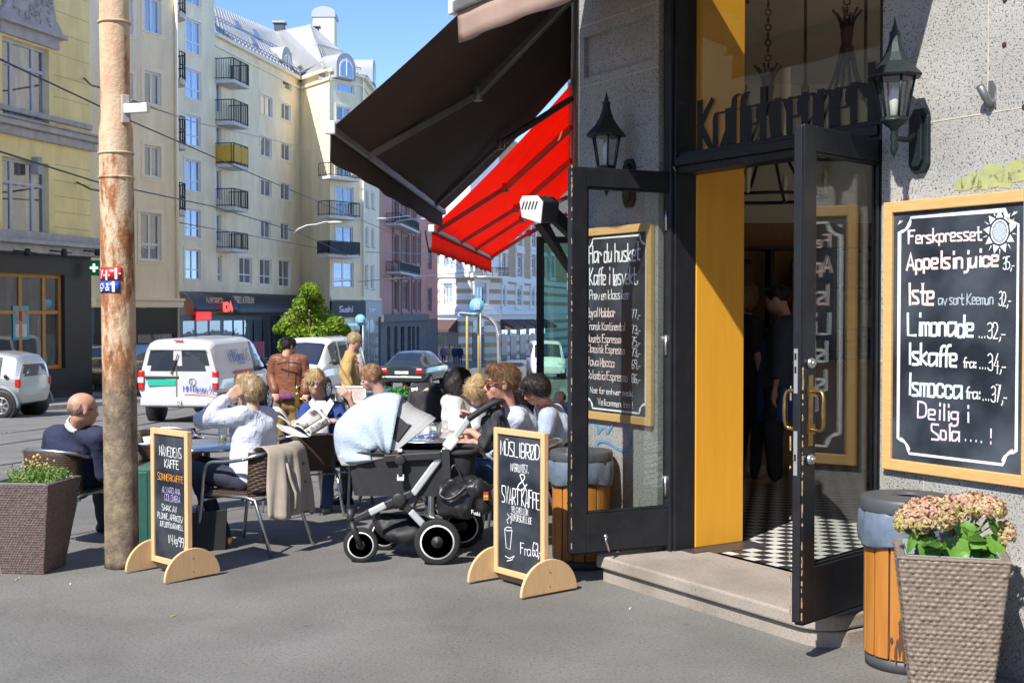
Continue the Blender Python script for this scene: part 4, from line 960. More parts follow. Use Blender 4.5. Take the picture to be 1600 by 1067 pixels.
def ktext(mb, s, f, px0, py0, px1, hpx, sw, q=.06, nib=None, wxk=1):
    o = f.px(px0, py0, q); e_ = f.px(px1, py0, q); W_ = abs((e_ - o).dot(f.e)); h = hpx * o.y / F
    text(mb, s, o, f.e, ZU, h, sw, wx=W_ / text_width(s, h), jit=0, nib=nib, nrm=f.n)
# ---------------------------------------------------------------- pharmacy building (far left)
f = Fac(-120, 31.2, 143, 38.0); zb = gz(36) - .6
ph = thing('pharmacy_building', 'yellow stucco building with grey cornices and a pharmacy shop, at the left edge', 'building', f.pt(4, zb)); o = ph.location.copy()
wr = [(3, 67, 76, 186), (3, 250, 76, 365), (3, -70, 76, 12)]
rects = [f.rect(*w_) for w_ in wr] + [f.rect(-110, 67, -50, 186), f.rect(-110, 250, -50, 365)]
shopz = f.uz(70, 392)[1]; shop = f.rect(-60, 426, 101, 581)
mb = MB(o); wallq(mb, f, 0, f.L, shopz, 11.4, rects); mb.build('wall', PLW[0], ph)
mb = MB(o); mb.quad(f.pt(f.L, zb), f.pt(f.L, zb, -8), f.pt(f.L, 11.4, -8), f.pt(f.L, 11.4)); mb.build('side_wall', PLW[0], ph)
for i, r in enumerate(rects): window(ph, o, f, r, 'three', mat('greyed_window_paint', (.5, .52, .58), .5), PAN, .2, .1, sill=True)
mb = MB(o)   # rustication joints, thin proud strips of the stucco
J = mat('plaster_joint', (.5, .43, .25), .9, var=.05)
for py in range(-40, 190, 33):
    z = f.uz(110, py)[1]; f.box(mb, f.uz(84, 100)[0], f.L - .02, -.01, .003, z, z + .02)
for py in range(262, 380, 24):
    z = f.uz(110, py)[1]; f.box(mb, f.uz(84, 100)[0], f.L - .02, -.01, .003, z, z + .02)
mb.build('stucco_joints', J, ph)
mb = MB(o)
z = f.uz(140, 237)[1]; f.box(mb, -.1, f.L + .15, -.05, .16, z, z + .25); f.box(mb, -.1, f.L + .25, -.05, .32, z + .25, z + .42); f.box(mb, -.1, f.L + .3, -.05, .4, z + .42, z + .48)
z = f.uz(140, 204)[1]; f.box(mb, -.1, f.L + .02, -.05, .1, z, z + .16)
z = shopz; f.box(mb, -.1, f.L + .2, -.05, .3, z - .1, z + .14); f.box(mb, -.1, f.L + .25, -.05, .5, z + .14, z + .26); f.box(mb, -.1, f.L + .2, -.05, .3, z + .26, z + .5)
mb.build('cornice', TRIM, ph, bevel=.02)
# carved pediment over the first-floor window
mb = MB(o); a = f.rect(-4, 64, 88, 66); zc = f.uz(40, 64)[1]; uc = (a[0] + a[1]) / 2; hw = (a[1] - a[0]) / 2
f.box(mb, uc - hw, uc + hw, -.05, .12, zc, zc + .32); f.box(mb, uc - hw - .12, uc + hw + .2, -.05, .28, zc + .32, zc + .42)
prof = [(-hw - .1, 0), (hw + .1, 0), (hw + .02, .18), (hw - .2, .4), (hw - .34, .95), (hw - .3, 1.08), (-hw + .3, 1.08), (-hw + .34, .95), (-hw + .2, .4), (-hw - .02, .18)]
pp = [f.pt(uc + x, zc + .42 + y, -.05) for x, y in prof]
if (pp[1] - pp[0]).cross(pp[2] - pp[1]).dot(f.n) > 0: pp = pp[::-1]
mb.prism(pp, f.n * .22)
f.box(mb, uc - hw + .24, uc + hw - .24, -.05, .3, zc + 1.5, zc + 1.6)
rs = random.Random(2)
for k in range(46):
    x = rs.uniform(-hw + .45, hw - .45); y = rs.uniform(.6, 1.35); an = rs.uniform(0, 3.14)
    c = f.pt(uc + x, zc + y, .17); d_ = f.e * math.cos(an) + ZU * math.sin(an)
    mb.tube([c - d_ * .09, c + f.n * .03, c + d_ * .09], [.01, .05, .015], 6)
mb.build('pediment', TRIM, ph, bevel=.01)
for cx_ in (55, ): 
    mb = MB(o); u, z = f.uz(52, 246); f.box(mb, u - .09, u + .09, -.02, .25, z - .5, z); mb.build('bracket', TRIM, ph, bevel=.02)
# shopfront
mb = MB(o); zt = shopz - .1; wallq(mb, f, 0, f.L, zb, zt, [shop], .3); mb.build('shopfront', SHOP, ph)
ws = window(ph, o, f, shop, 'shop', mat('orange_wood_frame', (.5, .24, .06), .5, var=.15), PANB, .2, .11, name='shop_window')
mb = MB(o); r = f.rect(27, 478, 52, 531); f.box(mb, r[0], r[1], -.16, -.15, r[2], r[3]); mb.m = 1
f.box(mb, r[0] + .1, r[1] - .1, -.15, -.147, r[2] + .08, r[2] + .45); mb.m = 2; c = f.pt((r[0] + r[1]) / 2, r[2] + (r[3] - r[2]) * .7, -.147); mb.lathe([(.16, 0), (.15, .003)], c, 16, f.n)
f.box(mb, (r[0] + r[1]) / 2 - .2, (r[0] + r[1]) / 2 + .2, -.15, -.1465, r[2] + .5, r[2] + .8)
mb.build('poster', [mat('poster_blue', (.1, .38, .55), .4, var=.1), mat('poster_pale', (.6, .62, .6), .4), mat('poster_skin', (.5, .3, .22), .4)], ws)
for px in (14, 72, 125):
    mb = MB(o); c = f.px(px, 399, .55); mb.tube([f.px(px - 12, 392, .4), f.px(px - 12, 393, .6), f.px(px + 12, 396, .62)], .025, 6); mb.lathe([(.09, 0), (.1, .1), (.07, .2)], f.px(px, 400, .62), 8, (0, 0, 1)); mb.build('spot_lamp', RAILM, ph)
c = f.px(132, 419, .4); t = thing('pharmacy_sign', 'green box sign with a white cross on the dark shopfront', 'sign', c); mb = MB(c)
mb.box(c, (.36, .3, .46)); mb.build('case', mat('green_sign', (.02, .28, .1), .4, var=.1), t, bevel=.02); mb = MB(c); fcd = c + Vector((0, -.153, 0)); mb.box(fcd, (.07, .01, .25)); mb.box(fcd + Vector((.08, 0, 0)), (.085, .01, .07)); mb.box(fcd - Vector((.08, 0, 0)), (.085, .01, .07)); mb.build('cross', emit('cross_white', (.7, .95, .8), .6), t)
# ---------------------------------------------------------------- apartment building
zb = -2.6
fA = Fac(143, 43.5, 278, 47.5); fB = Fac(276, 66, 338, 70); fC = Fac(336, 70.2, 471, 84); fS = Fac(470, 84, 516, 80.5); fD = Fac(515, 80.5, 568, 83); fE = Fac(567, 83, 593, 92)
ap = thing('apartment_building', 'long cream apartment building with white windows, iron balconies and a grey metal roof', 'building', (-18, 70, -2)); o = ap.location.copy()
CR = PLW[1]
def block(f, wins, z0, z1, styles=None, **kw):
    rs_ = [f.rect(*w_[:4]) for w_ in wins]; mb = MB(o); wallq(mb, f, 0, f.L, z0, z1, rs_); mb.build('wall', CR, ap)
    for w_, r in zip(wins, rs_): window(ap, o, f, r, w_[4] if len(w_) > 4 else 'cross', WHT, w_[5] if len(w_) > 5 else PAN, .14, .075, surround=.16 if f in (fA, fB, fC, fD) else None, sill=True)
zA = fA.uz(230, 480)[1]
wa = [(225, -3, 251, 52, 'two', PANS), (225, 113, 251, 164, 'two'), (225, 228, 251, 277, 'two'), (219, 333, 251, 407, 'cross')]
wa += [(a - 44, b, c - 44, d, *e_) for a, b, c, d, *e_ in wa]
block(fA, wa, zA, 13.9)
wb = [(290, 32, 314, 84, 'cross', PANS), (290, 110, 314, 155, 'cross', PANS), (290, 181, 313, 228, 'cross', PANS), (289, 250, 313, 299, 'cross'), (289, 327, 313, 371, 'cross'), (289, 390, 313, 437, 'cross'), (290, -40, 314, 8, 'cross', PANS)]
block(fB, wb, zb, 20.2)
wc = [(407, 150, 425, 181, 'two'), (407, 215, 424, 245, 'two'), (407, 281, 424, 307, 'two'), (439, 162, 454, 188, 'two'), (439, 225, 454, 251, 'two'), (438, 287, 454, 313, 'two'), (407, 344, 423, 372, 'two'), (438, 349, 453, 375, 'two'),
      (338, 399, 346, 441, 'low'), (373, 402, 393, 443, 'cross'), (405, 405, 424, 445, 'cross'), (435, 407, 453, 448, 'cross'), (441, 127, 455, 140, 'one'), (337, 130, 345, 176, 'one'), (337, 197, 345, 244, 'one'), (337, 265, 345, 312, 'one'), (337, 335, 345, 378, 'one')]
zC = 15.4 + 0; zC = fC.uz(470, 126)[1]
block(fC, wc, zb, zC)
mb = MB(o); wallq(mb, fS, 0, fS.L, zb, zC, []); mb.build('wall', CR, ap)
wd_ = [(526, 132, 553, 145, 'one', PANS), (526, 167, 548, 190, 'two'), (525, 229, 551, 276, 'two'), (525, 292, 552, 336, 'two'), (525, 354, 551, 396, 'two'), (521, 410, 552, 449, 'cross')]
block(fD, wd_, zb, zC)
we = [(571, 297, 576, 324, 'one'), (580, 300, 585, 326, 'one'), (571, 354, 576, 385, 'one'), (580, 356, 585, 386, 'one'), (570, 412, 575, 450, 'one'), (579, 413, 584, 452, 'one')]
block(fE, we, zb, zC)
mb = MB(o); mb.quad(fA.pt(fA.L, zb), fA.pt(fA.L, zb, -8), fA.pt(fA.L, 13.9, -8), fA.pt(fA.L, 13.9)); mb.quad(fB.pt(fB.L, zb), fB.pt(fB.L, zb, -6), fB.pt(fB.L, 20.2, -6), fB.pt(fB.L, 20.2)); mb.quad(fA.pt(0, zb), fA.pt(0, zb, -8), fA.pt(0, 13.9, -8), fA.pt(0, 13.9)); mb.build('side_wall', CR, ap)
# cornices, downpipes
mb = MB(o); fA.box(mb, 0, fA.L + .1, -.02, .2, zA, zA + .25); fA.box(mb, 0, fA.L + .12, -.02, .28, zA + .25, zA + .34)
z = fC.uz(470, 141)[1]
for ff in (fC, fS, fD, fE): ff.box(mb, 0 if ff is not fD else -.12, ff.L, -.02, .12, z, z + .14); ff.box(mb, 0, ff.L, -.02, .3, zC - .1, zC + .1)
for ff in (fD, fE): z2 = fD.uz(540, 468)[1]; ff.box(mb, 0, ff.L, -.02, .16, z2, z2 + .18)
mb.build('cornice', TRIMC, ap)
for ff, px in ((fA, 274), (fD, 566)):
    mb = MB(o); c = ff.px(px, 300, .1); mb.tube([Vector((c.x, c.y, -1)), Vector((c.x, c.y, 13.8 if ff is fA else zC))], .06, 8); mb.build('downpipe', TRIMC, ap)
for r, pn in (((322, 85, 389, 124), None), ((322, 150, 388, 190), None), ((322, 219, 388, 257), mat('yellow_balcony_panel', (.6, .36, .03), .7)), ((322, 291, 388, 325), None), ((322, 360, 388, 391), None)):
    rr = fC.rectq(*r, 1.2); balcony(ap, o, fC, (max(.05, rr[0]), rr[1], rr[2], rr[3]), 1.2, pn)
for r, pn in (((516, 256, 562, 281), None), ((515, 315, 563, 342), None), ((514, 377, 563, 402), mat('dark_balcony_panel', (.03, .035, .05), .7))):
    rr = fD.rectq(*r, 1.1); balcony(ap, o, fD, rr, 1.1, pn)
# rounded balconies at the end of the front block
for y0, y1 in ((-12, 27), (70, 131), (178, 232), (285, 336)):
    c = fA.px(277, y1, -.5); z0 = c.z; z1 = fA.uz(277, y0)[1]; z1 = max(z1, z0 + 1.0); z1 = min(z1, z0 + 1.25)
    prof = [c + fA.e * (.75 * math.sin(a)) + fA.n * (.62 * math.cos(a)) for a in np.linspace(0, math.pi, 15)]
    mb = MB(o); mb.prism(prof if (prof[1] - prof[0]).cross(prof[2] - prof[1]).z > 0 else prof[::-1], (0, 0, .22)); bal = mb.build('balcony', mat('balcony_slab', (0, 0, 0)), ap)
    mb = MB(o)
    for zz in (z0 + .3, z0 + .75, z1): mb.tube([Vector((p_.x, p_.y, zz)) for p_ in prof], .025, 5)
    for p_ in prof: mb.tube([Vector((p_.x, p_.y, z0 + .2)), Vector((p_.x, p_.y, z1))], .018, 5)
    mb.build('railing', RAILM, bal)
# metal roof: mansard faces with seams, dormers, skylights, chimneys
m, ntb, b, N, L = newmat('zinc_roof'); ROOFM = m
tc = N.new('ShaderNodeTexCoord'); n1 = N.new('ShaderNodeTexNoise'); n1.inputs['Scale'].default_value = .5; n1.inputs['Detail'].default_value = 5; L.new(tc.outputs['Object'], n1.inputs[0])
rr = N.new('ShaderNodeValToRGB'); rr.color_ramp.elements[0].color = (.30, .31, .32, 1); rr.color_ramp.elements[1].color = (.46, .47, .48, 1); L.new(n1.outputs[0], rr.inputs[0]); L.new(rr.outputs[0], b.inputs['Base Color']); b.inputs['Roughness'].default_value = .7
roof = MB(o)
g = [fC.pt(-.3, zC + .1, .3), fC.pt(fC.L, zC + .1, .3), fS.pt(fS.L, zC + .1, .35), fD.pt(fD.L, zC + .1, .35), fE.pt(fE.L, zC + .1, .3)]
def back(px, py, yy): return P(px, py, yy)
rdg = [P(330, 8, 77), P(431, 50, 90), P(447, 47, 88), P(484, 39, 88), P(500, 52, 92), P(577, 118, 100)]
roof.quad(g[0], g[1], rdg[1], rdg[0]); roof.add([g[1], g[2], rdg[3], rdg[2], rdg[1]], [(0, 1, 2, 3, 4)])
roof.add([g[2], g[3], rdg[4], rdg[3]], [(0, 1, 2, 3)]); roof.add([g[3], g[4], rdg[5], rdg[4]], [(0, 1, 2, 3)])
rf = roof.build('roof', ROOFM, ap)
mb = MB(o)
def lerp4(a, b_, c, d_, u, v): return a.lerp(b_, u).lerp(d_.lerp(c, u), v)
faces4 = [(g[0], g[1], rdg[1], rdg[0], 26), (g[1], g[2], rdg[3], rdg[1], 12), (g[2], g[3], rdg[4], rdg[3], 14)]
for a, b_, c, d_, n_ in faces4:
    nn_ = (b_ - a).cross(d_ - a).normalized()
    if nn_.dot(Vector((0, 0, 1))) < 0: nn_ = -nn_
    for i in range(n_ + 1): mb.bar(a.lerp(b_, i / n_) + nn_ * .03, d_.lerp(c, i / n_) + nn_ * .03, .035, .05, nn_)
    for v in (.12, .5): mb.bar(a.lerp(d_, v) + nn_ * .12, b_.lerp(c, v) + nn_ * .12, .06, .06, nn_)
mb.build('seam', ROOFM, rf)
for (k, u, v, du, dv) in ((0, .28, .62, .07, .2), (0, .52, .58, .07, .22), (0, .42, .28, .06, .2), (0, .72, .22, .06, .2), (1, .15, .16, .2, .14)):
    a, b_, c, d_, n_ = faces4[k]; nn_ = (b_ - a).cross(d_ - a).normalized(); nn_ = nn_ if nn_.z > 0 else -nn_
    q = [lerp4(a, b_, c, d_, u - du / 2, v - dv / 2), lerp4(a, b_, c, d_, u + du / 2, v - dv / 2), lerp4(a, b_, c, d_, u + du / 2, v + dv / 2), lerp4(a, b_, c, d_, u - du / 2, v + dv / 2)]
    mb = MB(o); mb.prism([p_ + nn_ * .0 for p_ in q] if (q[1] - q[0]).cross(q[2] - q[1]).dot(nn_) > 0 else q[::-1], nn_ * .14); sk = mb.build('skylight', mat('skylight_frame', (.22, .23, .24), .5), rf)
    cc_ = sum(q, Vector()) / 4; mb = MB(o); q2 = [cc_ + (p_ - cc_) * .8 + nn_ * .145 for p_ in q]; mb.quad(*q2); mb.build('pane', PANS, sk)
def dormer(px, py, y, w_, h_, ax):
    c = P(px, py, y); ax = Vector(ax).normalized(); sd = ax.cross(ZU).normalized()
    mb = MB(o); arcp = [c + sd * (w_ / 2 * math.cos(a)) + ZU * (h_ * .45 + w_ / 2 * math.sin(a)) for a in np.linspace(0, math.pi, 13)]; poly = [c + sd * w_ / 2 - ZU * .2] + arcp + [c - sd * w_ / 2 - ZU * .2]
    if (poly[1] - poly[0]).cross(poly[3] - poly[1]).dot(ax) > 0: poly = poly[::-1]
    mb.prism(poly, -ax * 1.7); dm = mb.build('dormer', ROOFM, rf)
    inn = [c + (p_ - c) * .72 + ax * .03 + ZU * .02 for p_ in poly]; mb = MB(o); mb.prism(inn, -ax * .05); wn = mb.build('dormer_window', WHT, dm)
    mb = MB(o); k = [c + (p_ - c) * .6 + ax * .04 + ZU * .06 for p_ in poly]; mb.add(k, [tuple(range(len(k)))]); mb.m = 1; mb.bar(c + ax * .06, c + ax * .06 + ZU * (h_ * .45 + w_ * .3), .08, .03, ax); mb.build('pane', [PANS, WHT], wn)
dormer(449, 114, 82.0, 1.9, 1.7, fC.n * -1 if fC.n.dot(Vector((0, -1, 0))) < 0 else fC.n)
dormer(541, 119, 81.0, 1.75, 1.4, fD.n)
dormer(585, 128, 88.5, 1.8, 1.5, fE.n)
def chim(px0, py0, px1, py1, y, m_, cap=False):
    a = P(px0, py1, y); b_ = P(px1, py0, y); w_ = b_.x - a.x; mb = MB(o); mb.box(((a.x + b_.x) / 2, y + w_ / 2, (a.z + b_.z) / 2 - .6), (w_, w_, b_.z - a.z + 1.2)); ch_ = mb.build('chimney', m_, ap)
    mb = MB(o)
    if cap:
        pr = [(a.x - .1, y - .1, b_.z), (a.x - .1, y - .1, b_.z + .3)] ; arcx = [Vector((a.x + w_ / 2 + (w_ / 2 + .1) * math.cos(t), y - .1, b_.z + .25 + .55 * math.sin(t))) for t in np.linspace(0, math.pi, 9)]
        mb.prism(arcx[::-1] if False else arcx, (0, w_ + .2, 0)); mb.box((a.x + w_ / 2, y + w_ / 2, b_.z + .12), (w_ + .2, w_ + .2, .26))
    else: mb.box((a.x + w_ / 2, y + w_ / 2, b_.z + .06), (w_ + .25, w_ + .25, .14))
    mb.build('chimney_cap', ROOFM, ch_)
chim(489, 27, 522, 66, 94, CR, True); chim(428, 36, 443, 48, 91, mat('dark_flue', (.06, .065, .075), .6)); chim(484, 42, 497, 60, 91, mat('dark_flue', (0, 0, 0)))
# shopfronts of the apartment building
mb = MB(o)
fA.box(mb, 0, fA.L, -.05, .12, zA - 1.0, zA - .02); fA.box(mb, 0, .6, -.05, .08, zb, zA - 1.0); fA.box(mb, fA.L - .35, fA.L, -.05, .08, zb, zA - 1.0)
mb.build('shop_fascia', SHOP, ap)
mb = MB(o); fA.box(mb, .6, fA.L - .35, -.3, -.28, zb, zA - 1.0); mb.build('shop_window', PANB, ap)
mb = MB(o); fA.box(mb, fA.L - 1.55, fA.L - .4, -.2, .06, zb, zA - 1.0); fA.box(mb, fA.L * .5, fA.L * .5 + .9, -.2, .06, zb, zA - 1.0); mb.build('stone_pier', granite('shop_stone', (.1, .1, .1), (.36, .35, .33), (.5, .48, .45), 12, .1), ap)
mb = MB(o); ktext(mb, 'Vero ko', fA, 164, 478, 227, 15, .14, .135); mb.build('sign_lettering', WHP, ap)
mb = MB(o); ktext(mb, 'JUICE', fA, 208, 532, 248, 32, .2, -.27); mb.build('sign_lettering', mat('frosted_letters', (.3, .4, .36), .6), ap)
zc = fC.uz(300, 458)[1]
mb = MB(o)
fB.box(mb, -3, fB.L + .3, .0, .3, zb, fB.uz(320, 492)[1]); fC.box(mb, 0, fC.L, .0, .25, zb, fC.uz(400, 492)[1]); fS.box(mb, 0, fS.L, 0, .2, zb, fC.uz(400, 492)[1]); z2 = fD.uz(540, 470)[1]; fD.box(mb, .0, fD.L, .01, .2, z2 - 1.1, z2); fE.box(mb, 0, fE.L, .01, .2, z2 - 1.1, z2)
mb.build('shop_fascia', SHOP, ap)
for ff, a, b_ in ((fB, -2.8, fB.L), (fC, .3, fC.L - .2)):
    n_ = 9 if ff is fC else 5
    for i in range(n_):
        u0 = a + (b_ - a) * i / n_ + .12; u1 = a + (b_ - a) * (i + 1) / n_ - .12
        mb = MB(o); mb.quad(ff.pt(u0, zb, .31), ff.pt(u1, zb, .31), ff.pt(u1, ff.uz(400, 500)[1] - (.0), .31), ff.pt(u0, ff.uz(400, 500)[1], .31)); mb.build('shop_window', PANB, ap)
for ff in (fD, fE):
    for i in range(3):
        u0 = ff.L * i / 3 + .2; u1 = ff.L * (i + 1) / 3 - .2; mb = MB(o); mb.quad(ff.pt(u0, zb, .03), ff.pt(u1, zb, .03), ff.pt(u1, z2 - 1.2, .03), ff.pt(u0, z2 - 1.2, .03)); mb.build('shop_window', PANB, ap)
GRS = granite('grey_stone_base', (.06, .06, .06), (.15, .145, .14), (.2, .2, .19), 6, .1)
mb = MB(o)
for ff in (fD, fE): ff.box(mb, 0, .3, .0, .12, zb, z2 - 1.1); ff.box(mb, ff.L - .3, ff.L, .0, .12, zb, z2 - 1.1)
mb.build('stone_pier', GRS, ap)
# rounded dark awning over the shops
AWN = mat('navy_shop_awning', (.022, .024, .032), .5, var=.1)
def shopawn(ff, u0, u1, zt, hgt, dep):
    pts = []
    for i in range(9):
        a = math.pi / 2 * i / 8
        for u in np.linspace(u0, u1, 14): pts.append(ff.pt(u, zt - hgt * (1 - math.cos(a)), .05 + dep * math.sin(a)))
    mb = MB(o); mb.grid(pts, 9, 14); mb.build('shop_awning', AWN, ap, solid=.02)
zt1 = fB.uz(310, 456)[1]
shopawn(fB, fB.uz(278, 470)[0] - .3, fB.L + .5, zt1, 1.1, 1.1); shopawn(fC, .1, fC.L, fC.uz(400, 459)[1], 1.3, 1.1)
mb = MB(o); ktext(mb, 'NERO ATRIUM', fC, 338, 473, 372, 9, .13, 1.0); mb.build('sign_lettering', mat('gold_letters', (.35, .22, .08), .5), ap)
mb = MB(o); ktext(mb, 'NERO', fB, 296, 474, 322, 8, .1, 1.05); mb.build('sign_lettering', mat('gold_letters', (0, 0, 0)), ap)
mb = MB(o); ktext(mb, 'ICA', fB, 316, 485, 332, 11, .18, 1.3); mb.build('sign_lettering', emit('red_letters', (.9, .05, .02), .8), ap)
mb = MB(o); r = fB.rect(296, 487, 318, 500); fB.box(mb, r[0], r[1], .4, .5, r[2], r[3]); mb.build('red_sign', emit('red_sign_box', (.7, .03, .03), .4), ap)
mb = MB(o); ktext(mb, 'STUDIO ALF', fC, 399, 486, 430, 9, .15, .9, .06); mb.build('sign_lettering', emit('white_letters', (.8, .8, .85), .25), ap)
mb = MB(o); ktext(mb, 'Sushi', fD, 527, 487, 548, 8, .09, .22); ktext(mb, 'bar', fE, 572, 487, 582, 7, .1, .22); mb.build('sign_lettering', mat('grey_letters', (.6, .6, .6), .5), ap)
# ---------------------------------------------------------------- pink building
fP = Fac(592, 96, 664, 122); zp = fP.uz(620, 500)[1]; zb = -4.5
pk = thing('pink_building', 'shaded pink building with grey stone ground floor and iron balconies', 'building', fP.pt(5, -3)); o = pk.location.copy()
cols = [(613.5, 621.5), (627, 638), (643, 649), (651, 656)]; rows = [(311, 352), (368, 412), (440, 484), (255, 295)]
wn = []
for a, b_ in cols:
    for c, d_ in rows: wn.append((a, c, b_, d_))
f2 = Fac(664, 122, 684, 126)
rs_ = [r for r in (fP.rect(*w_) for w_ in wn) if r[3] < 12.4]; mb = MB(o); wallq(mb, fP, 0, fP.L, zp, 12.6, [r for r in rs_ if r[3] < 12.4], .25); mb.build('wall', PLW[2], pk)
for r in rs_: window(pk, o, fP, r, 'two', mat('pinkish_frame', (.2, .15, .14), .6), PANB, .2, .1)
mb = MB(o)
for r in rs_: fP.box(mb, r[0] - .35, r[0] - .05, -.02, .12, r[2] - .2, r[3] + .2); fP.box(mb, r[1] + .05, r[1] + .35, -.02, .12, r[2] - .2, r[3] + .2); fP.box(mb, r[0] - .4, r[1] + .4, -.02, .2, r[3] + .2, r[3] + .55); fP.box(mb, r[0] - .4, r[1] + .4, -.02, .18, r[2] - .8, r[2] - .25)
mb.build('stone_surround', mat('pink_stone', (.36, .22, .2), .85, var=.12), pk)
wn2 = [(668, 387, 675, 421), (668, 450, 675, 486), (668, 320, 675, 355)]; rs2 = [r for r in (f2.rect(*w_) for w_ in wn2) if r[3] < 12.4]
mb = MB(o); wallq(mb, f2, 0, f2.L, zp, 12.6, rs2, .25); mb.build('end_wall', PLW[2], pk)
for r in rs2: window(pk, o, f2, r, 'cross', mat('pinkish_frame', (0, 0, 0)), PANS, .2, .12)
mb = MB(o); gr = [fP.rect(x0, 510, x0 + w_, 566) for x0, w_ in ((605, 5), (616, 5), (626, 6), (637, 5), (644, 4), (651, 4))]; wallq(mb, fP, 0, fP.L, zb, zp, gr, .4); wallq(mb, f2, 0, f2.L, zb, zp, [], .3); fP.box(mb, -.1, fP.L + .2, -.05, .4, zp - .1, zp + .5); mb.build('stone_base', GRS, pk)
for r in gr: window(pk, o, fP, r, 'one', SHOP, PANB, .3, .1, name='shop_window')
for r in ((626, 340, 655, 358), (626, 412, 656, 430)):
    rr = fP.rectq(*r, 1.2); balcony(pk, o, fP, rr, 1.2)
# ---------------------------------------------------------------- white corner building with ochre bands
STR = None
m, ntb, b, N, L = newmat('banded_stucco'); tc = N.new('ShaderNodeTexCoord'); sp = N.new('ShaderNodeSeparateXYZ'); L.new(tc.outputs['Object'], sp.inputs[0])
mt_ = N.new('ShaderNodeMath'); mt_.operation = 'MULTIPLY'; mt_.inputs[1].default_value = 1 / 1.15; L.new(sp.outputs[2], mt_.inputs[0]); fr = N.new('ShaderNodeMath'); fr.operation = 'FRACT'; L.new(mt_.outputs[0], fr.inputs[0])
gt = N.new('ShaderNodeMath'); gt.operation = 'GREATER_THAN'; gt.inputs[1].default_value = .6; L.new(fr.outputs[0], gt.inputs[0])
mx = N.new('ShaderNodeMix'); mx.data_type = 'RGBA'; mx.inputs[6].default_value = (.76, .73, .68, 1); mx.inputs[7].default_value = (.5, .33, .18, 1); L.new(gt.outputs[0], mx.inputs[0]); L.new(mx.outputs[2], b.inputs['Base Color']); b.inputs['Roughness'].default_value = .85
BAND = m; OCH = mat('ochre_brick', (.5, .34, .19), .85, var=.12, vs=1.5)
f1 = Fac(664, 131, 735, 128); f2 = Fac(735, 128, 780, 132); f3 = Fac(780, 132, 908, 178)
wt = thing('corner_building', 'white and ochre banded corner building at the far end of the street', 'building', f2.pt(3, -4)); o = wt.location.copy(); zb = -5
def wside(f, wins, m_, m2):
    rs_ = [f.rect(*w_) for w_ in wins]; zm = f.uz(720, 475)[1]
    zl = f.uz(720, 430)[1]
    lo = [r for r in rs_ if r[3] < zl]; hi = [r for r in rs_ if r[3] >= zl]
    mb = MB(o); wallq(mb, f, 0, f.L, zb, zl, lo, .25); mb.build('banded_wall', m_, wt)
    mb = MB(o); wallq(mb, f, 0, f.L, zl, 21, hi, .25); mb.build('upper_wall', m2, wt)
    for r in rs_: window(wt, o, f, r, 'cross', WHT, PANS if r[3] > zl else PAN, .2, .12)
    mb = MB(o)
    for r in rs_:
        f.box(mb, r[0] - .5, r[0] - .04, -.02, .15, r[2] - .3, r[3] + .3); f.box(mb, r[1] + .04, r[1] + .5, -.02, .15, r[2] - .3, r[3] + .3); f.box(mb, r[0] - .6, r[1] + .6, -.02, .25, r[3] + .3, r[3] + .75); f.box(mb, r[0] - .6, r[1] + .6, -.02, .22, r[2] - .75, r[2] - .32)
    f.box(mb, 0, f.L, -.02, .35, zl - .2, zl + .35); z_ = f.uz(720, 492)[1]; f.box(mb, 0, f.L, -.02, .35, z_, z_ + .5)
    mb.build('white_trim', PLW[3], wt)
wside(f1, [(695, 447, 707, 474), (695, 400, 708, 422), (695, 350, 708, 375), (672, 400, 680, 424)], BAND, PLW[3])
wside(f2, [(744, 447, 758, 472), (745, 390, 758, 420), (745, 340, 758, 368)], BAND, PLW[3])
wside(f3, [(806, 450, 814, 473), (806, 400, 815, 428), (829, 452, 834, 474), (829, 402, 836, 428), (784, 450, 788, 474), (783, 400, 789, 425), (846, 404, 851, 430), (806, 350, 815, 380), (829, 352, 836, 382), (860, 404, 865, 430)], BAND, OCH)
rr = f2.rect(742, 418, 776, 434); balcony(wt, o, f2, rr, 1.6, slabm=PLW[3])
for ff, q in [(f1, (683, 516, 716, 545)), (f2, (738, 500, 756, 548))] + [(f3, (a, 508, a + 9, 545)) for a in (783, 797, 812, 826, 842)]: mb = MB(o); r = ff.rect(*q); ff.box(mb, r[0], r[1], .02, .06, -4, r[3]); mb.build('shop_window', PANB, wt)
BRA = mat('brown_shop_awning', (.1, .055, .05), .8, var=.1)
for ff, a, b_, y0, y1 in ((f1, 680, 715, 499, 514), (f3, 782, 799, 499, 511), (f3, 801, 816, 499, 510), (f3, 818, 834, 499, 509), (f3, 837, 852, 499, 509)):
    u0, zt = ff.uz(a, y0); u1, _ = ff.uz(b_, y0); z_ = ff.uz(a, y1)[1]
    mb = MB(o); mb.prism([ff.pt(u0, zt, 0), ff.pt(u0, z_ - .3, 0), ff.pt(u0, z_ - .3, 1.5), ff.pt(u0, z_, 1.5)], ff.e * (u1 - u0)); mb.build('shop_awning', BRA, wt)
mb = MB(o); ktext(mb, 'SS BEAU', f1, 690, 490, 722, 6, .25, .4); mb.build('sign_lettering', mat('grey_letters', (0, 0, 0)), wt)
